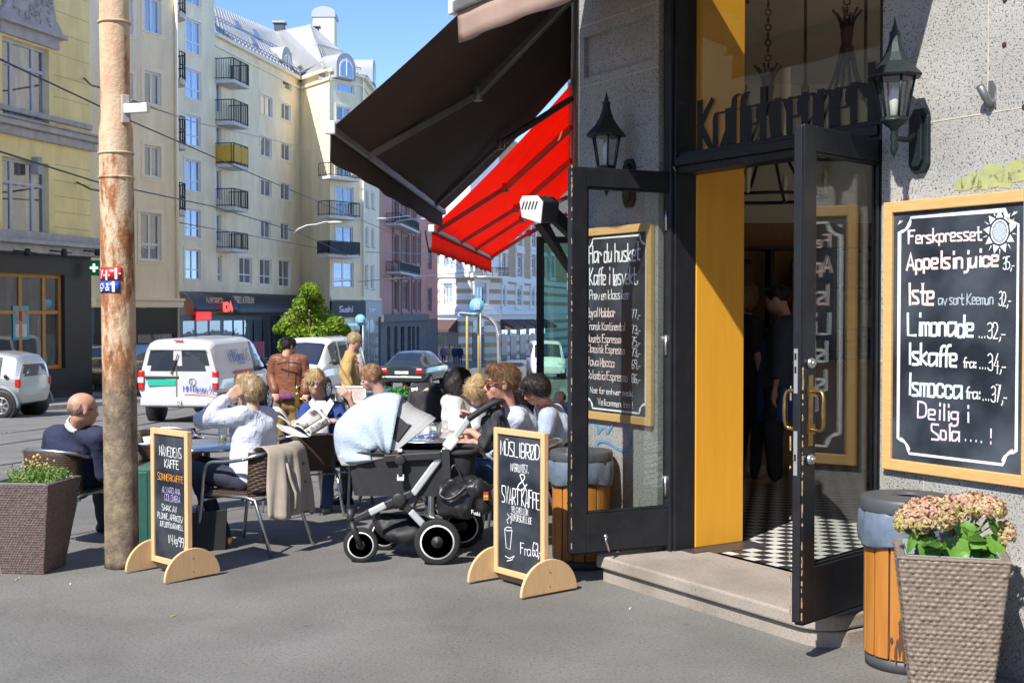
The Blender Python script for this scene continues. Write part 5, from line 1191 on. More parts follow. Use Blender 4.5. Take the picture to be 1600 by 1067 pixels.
# houses left of and behind the view, seen only as reflections in the glass
class Fac2(Fac):
    def __init__(s, a, b):
        s.A = Vector((*a, 0)); e = Vector((b[0] - a[0], b[1] - a[1], 0)); s.L = e.length; s.e = e.normalized(); s.n = Vector((s.e.y, -s.e.x, 0))
        if s.n.dot(-s.A) < 0: s.n = -s.n
for a, b_, h_, m_, lb in (((-23, -8), (-18, 28), 11, PLW[1], 'cream town house further left along the street, mirrored in the cafe glass'), ((-40, -34), (34, -30), 13, PLW[0], 'long yellow town house across the square behind the viewer')):
    f = Fac2(a, b_); t = thing('town_house', lb, 'building', f.pt(f.L / 2, 0)); o = t.location.copy(); n_ = int(f.L / 3.6)
    rs_ = [(f.L * (i + .3) / n_, f.L * (i + .7) / n_, z, z + 1.9) for i in range(n_) for z in (1, 4.4, 7.8)]
    mb = MB(o); wallq(mb, f, 0, f.L, -1, h_, rs_, .2); mb.build('wall', m_, t); mb = MB(o); mb.quad(f.pt(0, h_), f.pt(f.L, h_), f.pt(f.L, h_ + 3, -5), f.pt(0, h_ + 3, -5)); mb.build('roof', mat('red_tiles', (.3, .1, .06), .8), t)
    for r in rs_: window(t, o, f, r, 'two', WHT, PAN, .16, .1)
# ================================================================ VEHICLES
TYRE = mat('tyre_rubber', (.018, .018, .018), .85, var=.15, vs=30); RIM = mat('alloy_rim', (.5, .5, .52), .35, metal=.8, var=.05); CARG = paneglass('car_glass', (.008, .016, .035), .06, .02)
BLKP = mat('black_plastic', (.025, .025, .027), .5, var=.1); REDL = mat('tail_red', (.55, .015, .01), .2, var=.05, coat=.6); CLRL = mat('lamp_clear', (.65, .67, .7), .12, var=.05, coat=.8); CHROME = mat('chrome', (.75, .75, .77), .12, metal=1, var=0)
def paint(n, c, met=.0): return mat('car_paint_' + n, c, .3, metal=met, var=.03, vs=2, coat=.8)
def shell(st, n=70, sub=5):
    st = np.array(st, float); L = st[-1, 0] - st[0, 0]; ys = np.concatenate([np.linspace(st[0, 0], st[-1, 0], n)]); A = np.stack([np.interp(ys, st[:, 0], st[:, k]) for k in range(1, 7)], 1)
    ker = np.array([1, 2, 3, 2, 1.]); ker /= ker.sum()
    B = np.pad(A, ((2, 2), (0, 0)), mode='edge'); A = np.stack([np.convolve(B[:, k], ker, 'valid') for k in range(6)], 1)
    rings = []; seg = []
    for y, (zb, ze, zr, wb, we, wr) in zip(ys, A):
        wm = max(wb, we) + .02; hh = max(zr - ze, .02)
        k = [(0, zb), (wb * .85, zb), (wb, zb + .1), (wm, (zb + ze) * .52), (we, ze), (wr + min(.02, hh * .2), zr - min(.09, hh * .35)), (wr * .82, zr - .012), (0, zr + .02)]
        half = []; sg = []
        for i in range(len(k) - 1):
            for j in range(sub):
                t = j / sub; half.append((k[i][0] * (1 - t) + k[i + 1][0] * t, k[i][1] * (1 - t) + k[i + 1][1] * t)); sg.append(i)
        half.append(k[-1]); 
        h = np.array(half); h2 = h.copy(); h2[1:-1] = h[1:-1] * .5 + (h[:-2] + h[2:]) * .25
        rings.append(h2); seg = sg
    return ys, rings, seg, sub
def car(name, label, st, pm, loc, rz, side=(), screen=None, rear=None, cap_win=None, wheels=((.8, .31), (3.4, .31)), group=None, front_lights=None, rear_lights=None, grille=None, cap_front=None, mirror=None):
    """side: y ranges of side windows; screen/rear: y ranges on the roof line that are glass; cap_win: (z0, z1, halfwidth, panes) in the rear face"""
    t = thing(name, label, 'van' if 'van' in name else 'car', loc, rz, group)
    ys, rings, seg, sub = shell(st); nh = len(rings[0]); body = MB(); win = {}
    def V(i, j, s): x, z = rings[i][j]; return (s * x, ys[i], z)
    for i in range(len(ys) - 1):
        ym = (ys[i] + ys[i + 1]) / 2
        for j in range(nh - 1):
            for s in (1, -1):
                key = None
                if seg[j] == 4:
                    for k, (a, b) in enumerate(side):
                        if a < ym < b and sub * 4 <= j < sub * 5: key = ('side_window', k, s)
                if seg[j] in (5, 6) or (seg[j] == 5):
                    if screen and screen[0] < ym < screen[1] and j >= sub * 5 + 2: key = ('windscreen', 0, 0)
                    if rear and rear[0] < ym < rear[1] and j >= sub * 5 + 2: key = ('rear_window', 0, 0)
                mb = body if key is None else win.setdefault(key, MB())
                q = [V(i, j, s), V(i + 1, j, s), V(i + 1, j + 1, s), V(i, j + 1, s)]
                mb.add(q if s > 0 else q[::-1], [(0, 1, 2, 3)], True)
    for end, sgn in ((0, -1), (len(ys) - 1, 1)):
        nx = 17
        for j in range(nh - 1):
            for c in range(nx - 1):
                def Q(jj, cc):
                    x, z = rings[end][jj]; f = cc / (nx - 1) * 2 - 1
                    return (x * f, ys[end] + sgn * .05 * (1 - f * f) * min(1, (jj / nh) * 3, (nh - 1 - jj) / nh * 4), z)
                q = [Q(j, c), Q(j, c + 1), Q(j + 1, c + 1), Q(j + 1, c)]
                zc = (q[0][2] + q[2][2]) / 2; xc = (q[0][0] + q[2][0]) / 2; key = None
                if end == 0 and cap_win and cap_win[0] < zc < cap_win[1] and abs(xc) < cap_win[2]:
                    if cap_win[3] == 1 or abs(xc) > .05: key = ('rear_window', 0 if cap_win[3] == 1 else (1 if xc > 0 else 2), 0)
                mb = body if key is None else win.setdefault(key, MB())
                mb.add(q if sgn < 0 else q[::-1], [(0, 1, 2, 3)], True)
    bo = body.build('body', pm, t)
    for (nm, k, s), mb in win.items(): mb.build(nm, CARG, t)
    wmax = max(s_[4] for s_ in st) + .02
    for (wy, wr) in wheels:
        wl = float(np.interp(wy, [s_[0] for s_ in st], [max(s_[4], s_[5]) for s_ in st])) + .02
        for s in (1, -1):
            mb = MB(); mb.lathe([(wr + .055, -.22), (wr + .06, .002), (wr + .02, .006)], (s * (wl - .005), wy, wr), 24, (s, 0, 0)); mb.build('wheel_arch', BLKP, t)
            mb = MB(); mb.lathe([(wr * .6, -.1), (wr * .97, -.1), (wr, -.07), (wr, .0), (wr * .95, .025), (wr * .7, .03), (wr * .66, .01)], (s * (wl - .005), wy, wr), 24, (s, 0, 0)); wo_ = mb.build('wheel', TYRE, t)
            mb = MB(); c = Vector((s * (wl + .008), wy, wr)); mb.lathe([(wr * .66, -.02), (wr * .66, .012), (wr * .58, .012), (wr * .56, -.03), (.02, -.03)], c, 20, (s, 0, 0))
            for k in range(7):
                a = k * 2 * math.pi / 7; d_ = Vector((0, math.cos(a), math.sin(a))); mb.bar(c + d_ * .03, c + d_ * wr * .6, .05, .02, Vector((1, 0, 0)))
            mb.lathe([(.06, -.02), (.06, .014), (.03, .018)], c, 12, (s, 0, 0)); mb.build('rim', RIM, wo_)
    if mirror:
        for s in (1, -1): mb = MB(); mb.ball((s * (mirror[0] + .12), mirror[1], mirror[2]), .11, 8, (1, .6, .8)); mb.bar((s * (mirror[0] - .05), mirror[1], mirror[2] - .04), (s * (mirror[0] + .08), mirror[1], mirror[2] - .02), .05, .05); mb.build('wing_mirror', mirror[3], t)
    return t
def bxp(t, name, c, size, m, bevel=.015, rz=0, o=(0, 0, 0)):
    mb = MB(); mb.box(c, size, rz); return mb.build(name, m, t, bevel=bevel)
def plate(t, c, w_, m, fdir=-1, txt=None, h=.11):
    mb = MB(); mb.box(c, (w_, .02, h)); p_ = mb.build('number_plate', m, t, bevel=.004)
# ---- white tradesman's van, rear towards the tables
loc = P(279, 600, 26.3); loc.z = gz(26.3) - .015
WV = paint('white', (.72, .73, .74))
st = [(0, .36, 1.0, 1.66, .78, .86, .68), (.08, .34, 1.0, 1.78, .82, .89, .71), (.3, .3, 1.0, 1.82, .84, .9, .73), (2.5, .27, 1.0, 1.84, .85, .9, .72), (2.95, .27, 1.0, 1.74, .85, .9, .68), (3.6, .27, .98, 1.14, .84, .88, .7), (3.8, .27, .94, 1.04, .82, .86, .7), (4.25, .27, .76, .86, .78, .8, .66), (4.4, .3, .6, .68, .6, .62, .5)]
van = car('white_van', 'silvery white delivery van seen from behind with blue firm name on its doors', st, paint('silver_white', (.62, .63, .65), .15), loc, R(-6.5), side=((2.35, 3.15),), screen=(2.9, 3.62), cap_win=(1.12, 1.6, .66, 2), wheels=((.75, .31), (3.45, .31)), mirror=(.9, 3.05, 1.1, BLKP))
for s in (1, -1):
    mb = MB(); mb.box((s * .83, .0, .93), (.13, .12, .42)); a = mb.build('tail_lamp', REDL, van, bevel=.03); mb = MB(); mb.box((s * .832, -.004, .93), (.132, .125, .12)); mb.build('reversing_lens', CLRL, a, bevel=.01)
mb = MB(); mb.box((0, -.02, .46), (1.66, .2, .2)); mb.build('bumper', paint('silver_white', (0, 0, 0)), van, bevel=.05, seg=3)
mb = MB(); mb.box((-.02, -.055, .88), (.02, .01, .95)); mb.box((.0, -.052, 1.58), (1.3, .01, .012)); mb.build('door_gap', mat('panel_gap', (.08, .08, .08), .8), van)
bxp(van, 'handle_trim', (-.36, -.05, .99), (.78, .03, .06), BLKP); bxp(van, 'brake_lamp', (0, .02, 1.79), (.2, .06, .04), REDL)
mb = MB(); mb.box((-.36, -.06, .88), (.62, .012, .13)); mb.build('number_plate', mat('green_plate', (.02, .42, .3), .4, var=.12, vs=40), van)
mb = MB(); mb.tube([(-.12, -.075, 1.1), (.02, -.085, 1.5)], .012, 5); mb.tube([(-.14, -.07, 1.08), (-.12, -.075, 1.1)], .02, 6); mb.build('wiper', BLKP, van)
mb = MB(); mb.tube([(.1, -.12, .5), (.1, -.2, .38), (.1, -.26, .38), (.1, -.26, .46)], .02, 6); mb.ball((.1, -.26, .47), .03, 6); mb.build('tow_hook', CHROME, van)
mb = MB(); mb.tube(arc((.33, -.058, .9), .075, 0, 6.283, 20), .008, 5, False); text(mb, 'V', (.30, -.06, .905), (1, 0, 0), ZU, .05, .012, 1.2, jit=0); text(mb, 'W', (.287, -.06, .845), (1, 0, 0), ZU, .05, .012, 1.3, jit=0); mb.build('emblem', CHROME, van)
BLT = mat('blue_letters', (.05, .1, .42), .5); RLT = mat('red_stripe', (.6, .1, .12), .5)
mb = MB(); text(mb, 'HM Bygg AS', (.13, -.06, .69), (1, 0, 0), ZU, .12, .018, .74 / text_width('HM Bygg AS', .12), jit=0, nib=.012); mb.build('lettering', BLT, van)
mb = MB(); mb.box((.5, -.058, .625), (.7, .006, .014)); mb.build('lettering_line', RLT, van)
mb = MB(); text(mb, 'HM Bygg AS', (.885, .85, 1.3), (0, 1, 0), (-.21, 0, .978), .26, .035, 1.3 / text_width('HM Bygg AS', .26), jit=0, nib=.018, nrm=(.978, 0, .21)); mb.build('side_lettering', BLT, van)
mb = MB(); mb.box((.925, 1.6, 1.06), (.012, 1.2, .07)); mb.box((.925, 1.6, .95), (.012, 1.1, .035)); mb.build('side_lettering_line', RLT, van)
mb = MB(); mb.box((.928, 1.0, .62), (.012, 2.1, .05)); mb.box((.922, 2.3, .85), (.01, .012, .9)); mb.build('side_moulding', BLKP, van)
# ---- white minivan facing the tables
loc = P(455, 600, 37); loc.z = gz(37) - .015
st2 = [(0, .3, 1.0, 1.7, .78, .86, .66), (.2, .28, 1.0, 1.86, .83, .88, .7), (2.9, .27, 1.0, 1.88, .84, .88, .7), (3.3, .27, 1.0, 1.74, .84, .88, .66), (4.05, .27, .98, 1.13, .83, .86, .7), (4.3, .27, .92, 1.02, .82, .84, .68), (4.6, .28, .72, .82, .78, .8, .66), (4.75, .32, .58, .64, .6, .62, .5)]
mv = car('white_minivan', 'white minivan facing the tables with a dark windscreen, beside the small tree', st2, WV, loc + Vector((.9, 4.4, 0)), R(180 - 11), side=((.5, 1.5), (1.65, 2.45), (2.6, 3.3)), screen=(3.28, 4.1), cap_win=(1.1, 1.6, .6, 1), wheels=((.9, .32), (3.8, .32)), mirror=(.88, 3.5, 1.15, BLKP))
for s in (1, -1): bxp(mv, 'headlamp', (s * .62, 4.55, .78), (.36, .22, .2), CLRL, .05)
bxp(mv, 'grille', (0, 4.7, .62), (.8, .1, .14), BLKP, .03); bxp(mv, 'bumper', (0, 4.62, .42), (1.6, .2, .2), WV, .05)
for k in range(7):
    mb = MB(); mb.prism([(.905, 1.0 + k * .36, .55), (.905, 1.18 + k * .36, .55), (.905, 1.34 + k * .36, .95 - k * .02), (.905, 1.16 + k * .36, .95 - k * .02)], (.012, 0, 0)); mb.build('blue_flash', BLT, mv)
# ---- dark hatchback from behind
loc = P(628, 600, 44.5); loc.z = gz(44.5) - .015
st3 = [(0, .36, .8, .9, .72, .76, .62), (.12, .3, .86, .98, .8, .84, .66), (.3, .28, .88, 1.06, .82, .86, .64), (.95, .26, .9, 1.36, .84, .87, .58), (1.5, .26, .9, 1.43, .85, .87, .57), (2.4, .26, .9, 1.4, .85, .87, .57), (3.1, .26, .88, 1.0, .84, .86, .66), (3.5, .27, .82, .9, .82, .84, .68), (4.0, .28, .66, .74, .76, .78, .62), (4.15, .34, .52, .58, .6, .62, .5)]
DKP = paint('dark_slate', (.035, .045, .05), .3)
ah = car('dark_hatchback', 'dark grey hatchback seen from behind with red tail lamps', st3, DKP, loc, R(-11), side=((.85, 1.65), (1.75, 2.7)), screen=(2.42, 3.12), rear=(.34, .98), wheels=((.75, .3), (3.3, .3)), mirror=(.87, 2.75, .95, DKP))
for s in (1, -1): bxp(ah, 'tail_lamp', (s * .66, .04, .74), (.26, .2, .2), REDL, .05)
bxp(ah, 'number_plate', (0, -.035, .68), (.52, .03, .11), mat('white_plate', (.65, .67, .68), .4, var=.08, vs=40), .004); bxp(ah, 'bumper', (0, .0, .45), (1.62, .18, .22), DKP, .06); bxp(ah, 'boot_crease', (0, -.02, .79), (.8, .03, .02), BLKP, .005)
# ---- small two-seat car, side on
loc = P(54, 600, 28.8); loc.z = gz(28.8) - .015
st4 = [(0, .36, .9, 1.3, .62, .68, .5), (.1, .3, .92, 1.46, .68, .72, .54), (.5, .24, .92, 1.54, .72, .75, .56), (1.2, .24, .9, 1.53, .73, .75, .56), (1.55, .24, .88, 1.42, .73, .75, .54), (2.05, .24, .84, 1.0, .72, .73, .58), (2.35, .26, .74, .84, .66, .68, .54), (2.5, .3, .6, .66, .5, .52, .42)]
SV = paint('silver', (.47, .49, .5), .5)
sm = car('city_car', 'small silver two-seat car standing side-on outside the pharmacy', st4, SV, loc + Vector((0, 0, 0)), R(82), side=((.42, .62), (.72, 1.75)), screen=(1.5, 2.08), cap_win=(.95, 1.25, .5, 1), wheels=((.4, .3), (2.1, .3)), mirror=(.75, 1.72, .92, SV))
for s in (1, -1):
    mb = MB(); mb.box((s * .68, .03, .82), (.1, .12, .2)); mb.build('tail_lamp', REDL, sm, bevel=.03)
    mb = MB(); pts = [(s * .765, .4 + .42 * math.cos(a), .3 + .42 * math.sin(a)) for a in np.linspace(-.3, math.pi + .1, 16)]; mb.tube(pts, .035, 6); mb.build('wheel_arch_trim', mat('grey_blue_trim', (.2, .24, .28), .4), sm)
    mb = MB(); mb.tube([(s * .77, .72, .35), (s * .775, .72, .9), (s * .775, .9, .92)], .008, 4); mb.tube([(s * .775, 1.72, .9), (s * .775, 1.75, .35), (s * .775, .72, .35)], .008, 4); mb.build('door_gap', mat('panel_gap', (0, 0, 0)), sm)
    bxp(sm, 'door_handle', (s * .775, .86, .78), (.02, .14, .03), SV, .008)
    mb = MB(); mb.lathe([(.05, 0), (.05, .01)], (s * .765, .28, .98), 12, (s, 0, 0)); mb.build('filler_cap', BLKP, sm)
# ---- dark off-road car facing the street
loc = P(140, 600, 41); loc.z = gz(41) - .015
st5 = [(0, .4, 1.05, 1.5, .78, .86, .6), (.2, .36, 1.08, 1.68, .84, .9, .66), (2.3, .34, 1.08, 1.72, .86, .92, .66), (2.6, .34, 1.08, 1.64, .86, .92, .64), (3.2, .34, 1.02, 1.12, .86, .9, .72), (3.5, .34, .98, 1.06, .86, .9, .74), (4.2, .34, .86, .94, .84, .86, .72), (4.45, .4, .7, .76, .68, .7, .6)]
NVP = paint('black', (.018, .02, .025), .2)
bm = car('dark_suv', 'black off-road car with a twin chrome grille, behind the rusty pole', st5, NVP, loc + Vector((.3, 4.3, 0)), R(180 - 6), side=((.6, 1.5), (1.6, 2.6)), screen=(2.58, 3.24), wheels=((.85, .36), (3.6, .36)), mirror=(.92, 2.75, 1.15, NVP))
for s in (1, -1):
    bxp(bm, 'headlamp', (s * .66, 4.3, .8), (.34, .2, .16), CLRL, .05)
    mb = MB(); mb.tube([(s * .05, 4.46, .68), (s * .3, 4.44, .7), (s * .3, 4.45, .84), (s * .05, 4.47, .84)], .018, 6, closed=True); mb.m = 1; mb.box((s * .175, 4.42, .76), (.24, .03, .14)); mb.build('grille', [CHROME, BLKP], bm)
    mb = MB(); mb.lathe([(.07, 0), (.07, .02)], (s * .6, 4.44, .5), 12, (0, 1, 0)); mb.build('fog_lamp', CLRL, bm)
bxp(bm, 'number_plate', (0, 4.5, .56), (.52, .03, .11), mat('white_plate', (0, 0, 0)), .004); bxp(bm, 'bumper', (0, 4.36, .5), (1.66, .2, .3), NVP, .06); mb = MB(); mb.lathe([(.04, 0), (.04, .02)], (0, 4.46, .92), 14, (0, 1, 0)); mb.build('emblem', CHROME, bm)
# ---- blue car between pole and van
loc = P(222, 600, 38); loc.z = gz(38) - .015
bl_ = car('blue_hatchback', 'dark blue hatchback half hidden between the rusty pole and the white van', st3, paint('dark_blue', (.02, .04, .12), .3), loc + Vector((0.2, 4.2, 0)), R(180 - 8), side=((.85, 1.65), (1.75, 2.7)), screen=(2.42, 3.12), rear=(.34, .98), wheels=((.75, .3), (3.3, .3)), mirror=(.87, 2.75, .95, BLKP))
for s in (1, -1): bxp(bl_, 'headlamp', (s * .6, 4.0, .62), (.34, .2, .16), CLRL, .05)
# ---- far white van near the glass screen
fv = copy_tree(mv); loc = P(852, 590, 60); fv.location = (loc.x, 60 + 4.5, gz(60) - .015); fv.rotation_euler = (0, 0, R(182)); fv['label'] = 'white van far down the street beside the glass screen'
# ================================================================ TREE, WIRES, STREET FURNITURE
def leafy(name, t, o, blobs, n, size, mats, seed=1, squash=.6):
    rs_ = np.random.RandomState(seed); mb = MB(o)
    for i in range(n):
        c, r = blobs[rs_.randint(len(blobs))]
        d_ = rs_.normal(size=3); d_ /= np.linalg.norm(d_); rad = r * (.35 + .65 * rs_.rand() ** .45)
        p_ = Vector(c) + Vector(d_ * rad) * 1.0; p_.z = c[2] + d_[2] * rad * .85
        nrm = Vector(d_ + rs_.normal(size=3) * .8 + np.array([0, 0, .5])).normalized(); x, y, _ = frame_of(nrm); a = rs_.rand() * 6.28
        u = x * math.cos(a) + y * math.sin(a); v = y * math.cos(a) - x * math.sin(a); s_ = size * (.6 + .8 * rs_.rand())
        mb.m = int(rs_.rand() * len(mats)); mb.add([p_ - u * s_, p_ - v * s_ * squash + nrm * s_ * .15, p_ + u * s_, p_ + v * s_ * squash + nrm * s_ * .15], [(0, 1, 2, 3)])
    return mb.build(name, mats, t)
LEAF = [mat('leaf_green', (.24, .38, .02), .5, var=.2, vs=3, trans=.5), mat('leaf_light', (.38, .52, .05), .5, var=.2, vs=3, trans=.5), mat('leaf_dark', (.08, .17, .02), .5, var=.2, vs=3, trans=.3)]
BARK = mat('bark', (.12, .09, .06), .9, var=.3, vs=8, bump=.5)
g = P(480, 540, 50); g.z = gz(50); t = thing('street_tree', 'small bright green street tree in front of the dark shopfronts', 'tree', g); o = g.copy()
mb = MB(o); mb.tube([g, g + Vector((.05, 0, .9)), g + Vector((0, .1, 1.7)), g + Vector((.1, 0, 2.8)), g + Vector((0, 0, 4.0))], [.11, .09, .075, .05, .02], 8); 
for k in range(8): a = k * .8; z = 1.3 + k * .25; mb.tube([g + Vector((.03, .05, z)), g + Vector((math.cos(a) * .5, math.sin(a) * .5, z + .35)), g + Vector((math.cos(a) * 1.1, math.sin(a) * 1.1, z + .6))], [.045, .03, .01], 6)
mb.build('trunk', BARK, t)
bl = []
rs = np.random.RandomState(8)
for px, py, r in ((480, 478, .75), (462, 500, .7), (500, 497, .7), (447, 510, .45), (525, 508, .5), (484, 455, .45), (470, 525, .7), (500, 528, .65), (490, 468, .5), (538, 515, .3), (436, 514, .28), (450, 540, .5), (520, 540, .5)):
    q = P(px, py, 50 + rs.uniform(-.6, .6)); bl.append((tuple(q), r * .88))
leafy('crown', t, o, bl, 9000, .075, LEAF, 3)
# overhead wires
WIRE = mat('wire_black', (.015, .015, .016), .5, var=0); WIREG = mat('wire_grey', (.3, .3, .3), .5, var=0)
def wire(pts, r, label, m=WIRE, sag=.0):
    pts = [Vector(p_) for p_ in pts]; mid = pts[0]; o = mid.copy(); mb = MB(o); P_ = []
    for a, b_ in zip(pts[:-1], pts[1:]):
        for i in range(8): q = a.lerp(b_, i / 8); q.z -= sag * math.sin(math.pi * i / 8); P_.append(q)
    P_.append(pts[-1]); mb.tube(P_, r, 5); ob = mb.build('overhead_wire', m); ob.location = o; tag(ob, label, 'wire')
wire([P(-140, 25, 17), P(0, 93, 19), P(206, 190, 26), P(390, 270, 38), P(520, 325, 56), P(668, 388, 92), P(760, 440, 150)], .017, 'thick black tram wire crossing the pole at bracket height')
wire([P(-140, 205, 22), P(0, 237, 25), P(150, 284, 31), P(330, 322, 45), P(462, 362, 60), P(512, 384, 74), P(640, 452, 112)], .022, 'lower black tram wire passing the yellow shop cornice')
wire([P(206, 157, 8.0), P(300, 190, 18), P(540, 245, 80)], .008, 'thin pale wire running from the white pole bracket', WIREG)
wire([P(275, 347, 47.5), P(510, 390, 81)], .018, 'thin cross wire over the apartment balconies')
wire([P(130, 121, 38.1), P(143, 134, 36), P(156, 137, 30)], .03, 'short wire bracket tied to the yellow stucco wall'); wire([P(118, 284, 37.6), P(142, 296, 36), P(154, 298, 30)], .03, 'short wire stay anchored below the first stucco cornice')
wire([P(520, 392, 81), P(700, 398, 95), P(872, 402, 110)], .03, 'span wire stretched across the street under the red awning', WIREG); wire([P(560, 440, 80), P(740, 425, 95), P(880, 424, 110)], .03, 'lower span wire stretched in front of the white corner building', WIREG)
# lamps hung over the street
LMP = mat('lamp_white', (.5, .5, .5), .4, var=.03)
for pts, y, lab, pole in (([(460, 364), (466, 358), (480, 352), (494, 351), (508, 347), (516, 347)], 62, 'street lamp on a bent pale arm hung in front of the shaded wing wall', None), ([(611, 352), (620, 346), (638, 343), (652, 342)], 88, 'street lamp arm fixed to the pink facade', None)):
    a = P(*pts[0], y); t = thing('street_lamp', lab, 'street lamp', a); o = a.copy(); mb = MB(o); mb.tube([P(px, py, y) for px, py in pts], .04, 6); mb.build('arm', LMP, t)
    b_ = P(*pts[-1], y); mb = MB(o); mb.ball(b_ + Vector((.25, 0, -.03)), .16, 8, (2.4, 1, .55)); mb.build('lamp_head', LMP, t)
    if pole: mb = MB(o); c = P(pts[0][0], pts[0][1], y); mb.tube([Vector((c.x, c.y, gz(y))), c], .07, 8); mb.build('post', mat('lamp_post_grey', (.1, .11, .11), .5), t)
t_ = P(597, 342, 84); t = thing('street_lamp', 'street lamp head hanging from the wire beside the pink facade', 'street lamp', t_); mb = MB(t_); mb.ball(t_, .2, 8, (2, 1, .5)); mb.build('lamp_head', LMP, t); mb = MB(t_); mb.tube([t_, P(640, 337, 92)], .03, 5); mb.build('arm', LMP, t)
# tram shelter and stop signs
STG = mat('shelter_steel', (.4, .42, .44), .4, metal=.5, var=.08); y0 = 46.0; zg = gz(46)
t = thing('tram_shelter', 'grey steel and glass tram shelter on the island, end-on', 'shelter', (P(760, 560, y0).x, y0, zg)); o = t.location.copy(); x0 = P(738, 500, y0).x; x1 = P(779, 500, y0).x
for yy in (y0, y0 + 1.6, y0 + 3.2):
    mb = MB(o); mb.tube(chaikin([(x1, yy, zg), (x1, yy, zg + 2.0), (x1 - .12, yy, zg + 2.45), (x1 - .45, yy, zg + 2.75), (x0 - .5, yy, zg + 2.85)], 2), .06, 8); mb.build('rib', STG, t)
mb = MB(o); pr = chaikin([(x1 + .02, 0, zg + 2.0), (x1 - .1, 0, zg + 2.45), (x1 - .45, 0, zg + 2.78), (x0 - .5, 0, zg + 2.9)], 2); mb.grid([Vector((p_.x, y0 + yy, p_.z)) for p_ in pr for yy in (-.2, 1.7, 3.5)], len(pr), 3); mb.build('roof', mat('shelter_roof', (.5, .54, .55), .3, var=.05), t, solid=.04)
mb = MB(o); mb.box((x1, y0 + 1.7, zg + 1.1), (.02, 3.1, 1.7)); mb.box(((x0 + x1) / 2 + .1, y0 + 3.3, zg + 1.1), (x1 - x0 - .2, .02, 1.7)); mb.build('pane', glass('shelter_glass', (.8, .86, .84), 1.5, .05), t)
mb = MB(o)
for z in (.3, .8, 1.3, 1.9): mb.box((x1 - .03, y0 + 1.6, zg + z), (.04, 3.2, .05))
mb.build('rail', STG, t)
mb = MB(o); mb.box((x0 - .1, y0 - .05, zg + 2.83), (.9, .12, .12)); mb.build('name_board', mat('pale_blue_sign', (.25, .5, .65), .4), t)
YEL = mat('yellow_post', (.55, .42, .15), .5)
for px, y, lab in ((730, 45, 'pale yellow post left of the tram shelter'), (748, 46.5, 'bright yellow post inside the tram shelter')):
    b_ = P(px, 560, y); t = thing('yellow_post', lab, 'post', (b_.x, y, gz(y))); mb = MB((b_.x, y, gz(y))); zt = P(px, 494, y).z; mb.lathe([(.05, 0), (.05, zt - gz(y) - .05), (.03, zt - gz(y))], (b_.x, y, gz(y)), 10); mb.build('shaft', YEL, t); mb = MB((b_.x, y, gz(y))); mb.lathe([(.12, 0), (.12, .03), (.06, .05)], (b_.x, y, gz(y)), 10); mb.build('foot', STG, t)
BLUS = mat('light_blue_sign', (.16, .48, .72), .4, var=.04)
for px, py, y, r, lab in ((745, 477, 45.5, .27, 'round light blue stop sign with the number 10 above the shelter'), (563, 499, 60, .25, 'round pale blue stop sign beside the tree')):
    c = P(px, py, y); t = thing('stop_sign', lab, 'sign', (c.x, c.y, gz(y))); o = t.location.copy(); mb = MB(o); mb.lathe([(r, -.02), (r, .02)], c, 28, (0, -1, 0)); d_ = mb.build('disc', BLUS, t)
    mb = MB(o); h = .18; text(mb, '10', c + Vector((0, -.024, -.06)), (1, 0, 0), ZU, .2, .022, 1, jit=0, align='c', nrm=(0, -1, 0)); mb.box(c + Vector((0, -.022, -.13)), (.26, .006, .02)); mb.build('numeral', WHP, d_)
    mb = MB(o); mb.tube([Vector((c.x + r * .5, y + .05, gz(y))), Vector((c.x + r * .5, y + .05, c.z))], .035, 8); mb.build('post', STG, t)
c = P(557, 507, 60); t = thing('departure_sign', 'flat blue departure sign on a post beside the round sign', 'sign', (c.x, 60.2, gz(60))); mb = MB(t.location); mb.box(c + Vector((0, .2, 0)), (.95, .1, .12)); mb.build('panel', BLUS, t); mb = MB(t.location); mb.box((c.x - .45, 60.2, (c.z + gz(60)) / 2), (.07, .07, c.z - gz(60))); mb.build('post', mat('teal_post', (.02, .12, .1), .5), t)
c = P(519, 504, 56); t = thing('information_sign', 'white topped information sign on a dark post in front of the tree', 'sign', (c.x - .3, 56, gz(56))); mb = MB(t.location); mb.box(c, (.85, .14, .18)); mb.build('panel', LMP, t); mb = MB(t.location); mb.box(c - Vector((0, .075, .03)), (.75, .01, .07)); mb.build('display', mat('orange_display', (.5, .2, .08), .5), t); mb = MB(t.location); mb.box((c.x - .38, 56.1, (c.z + gz(56)) / 2), (.07, .07, c.z - gz(56))); mb.build('post', mat('teal_post', (0, 0, 0)), t)
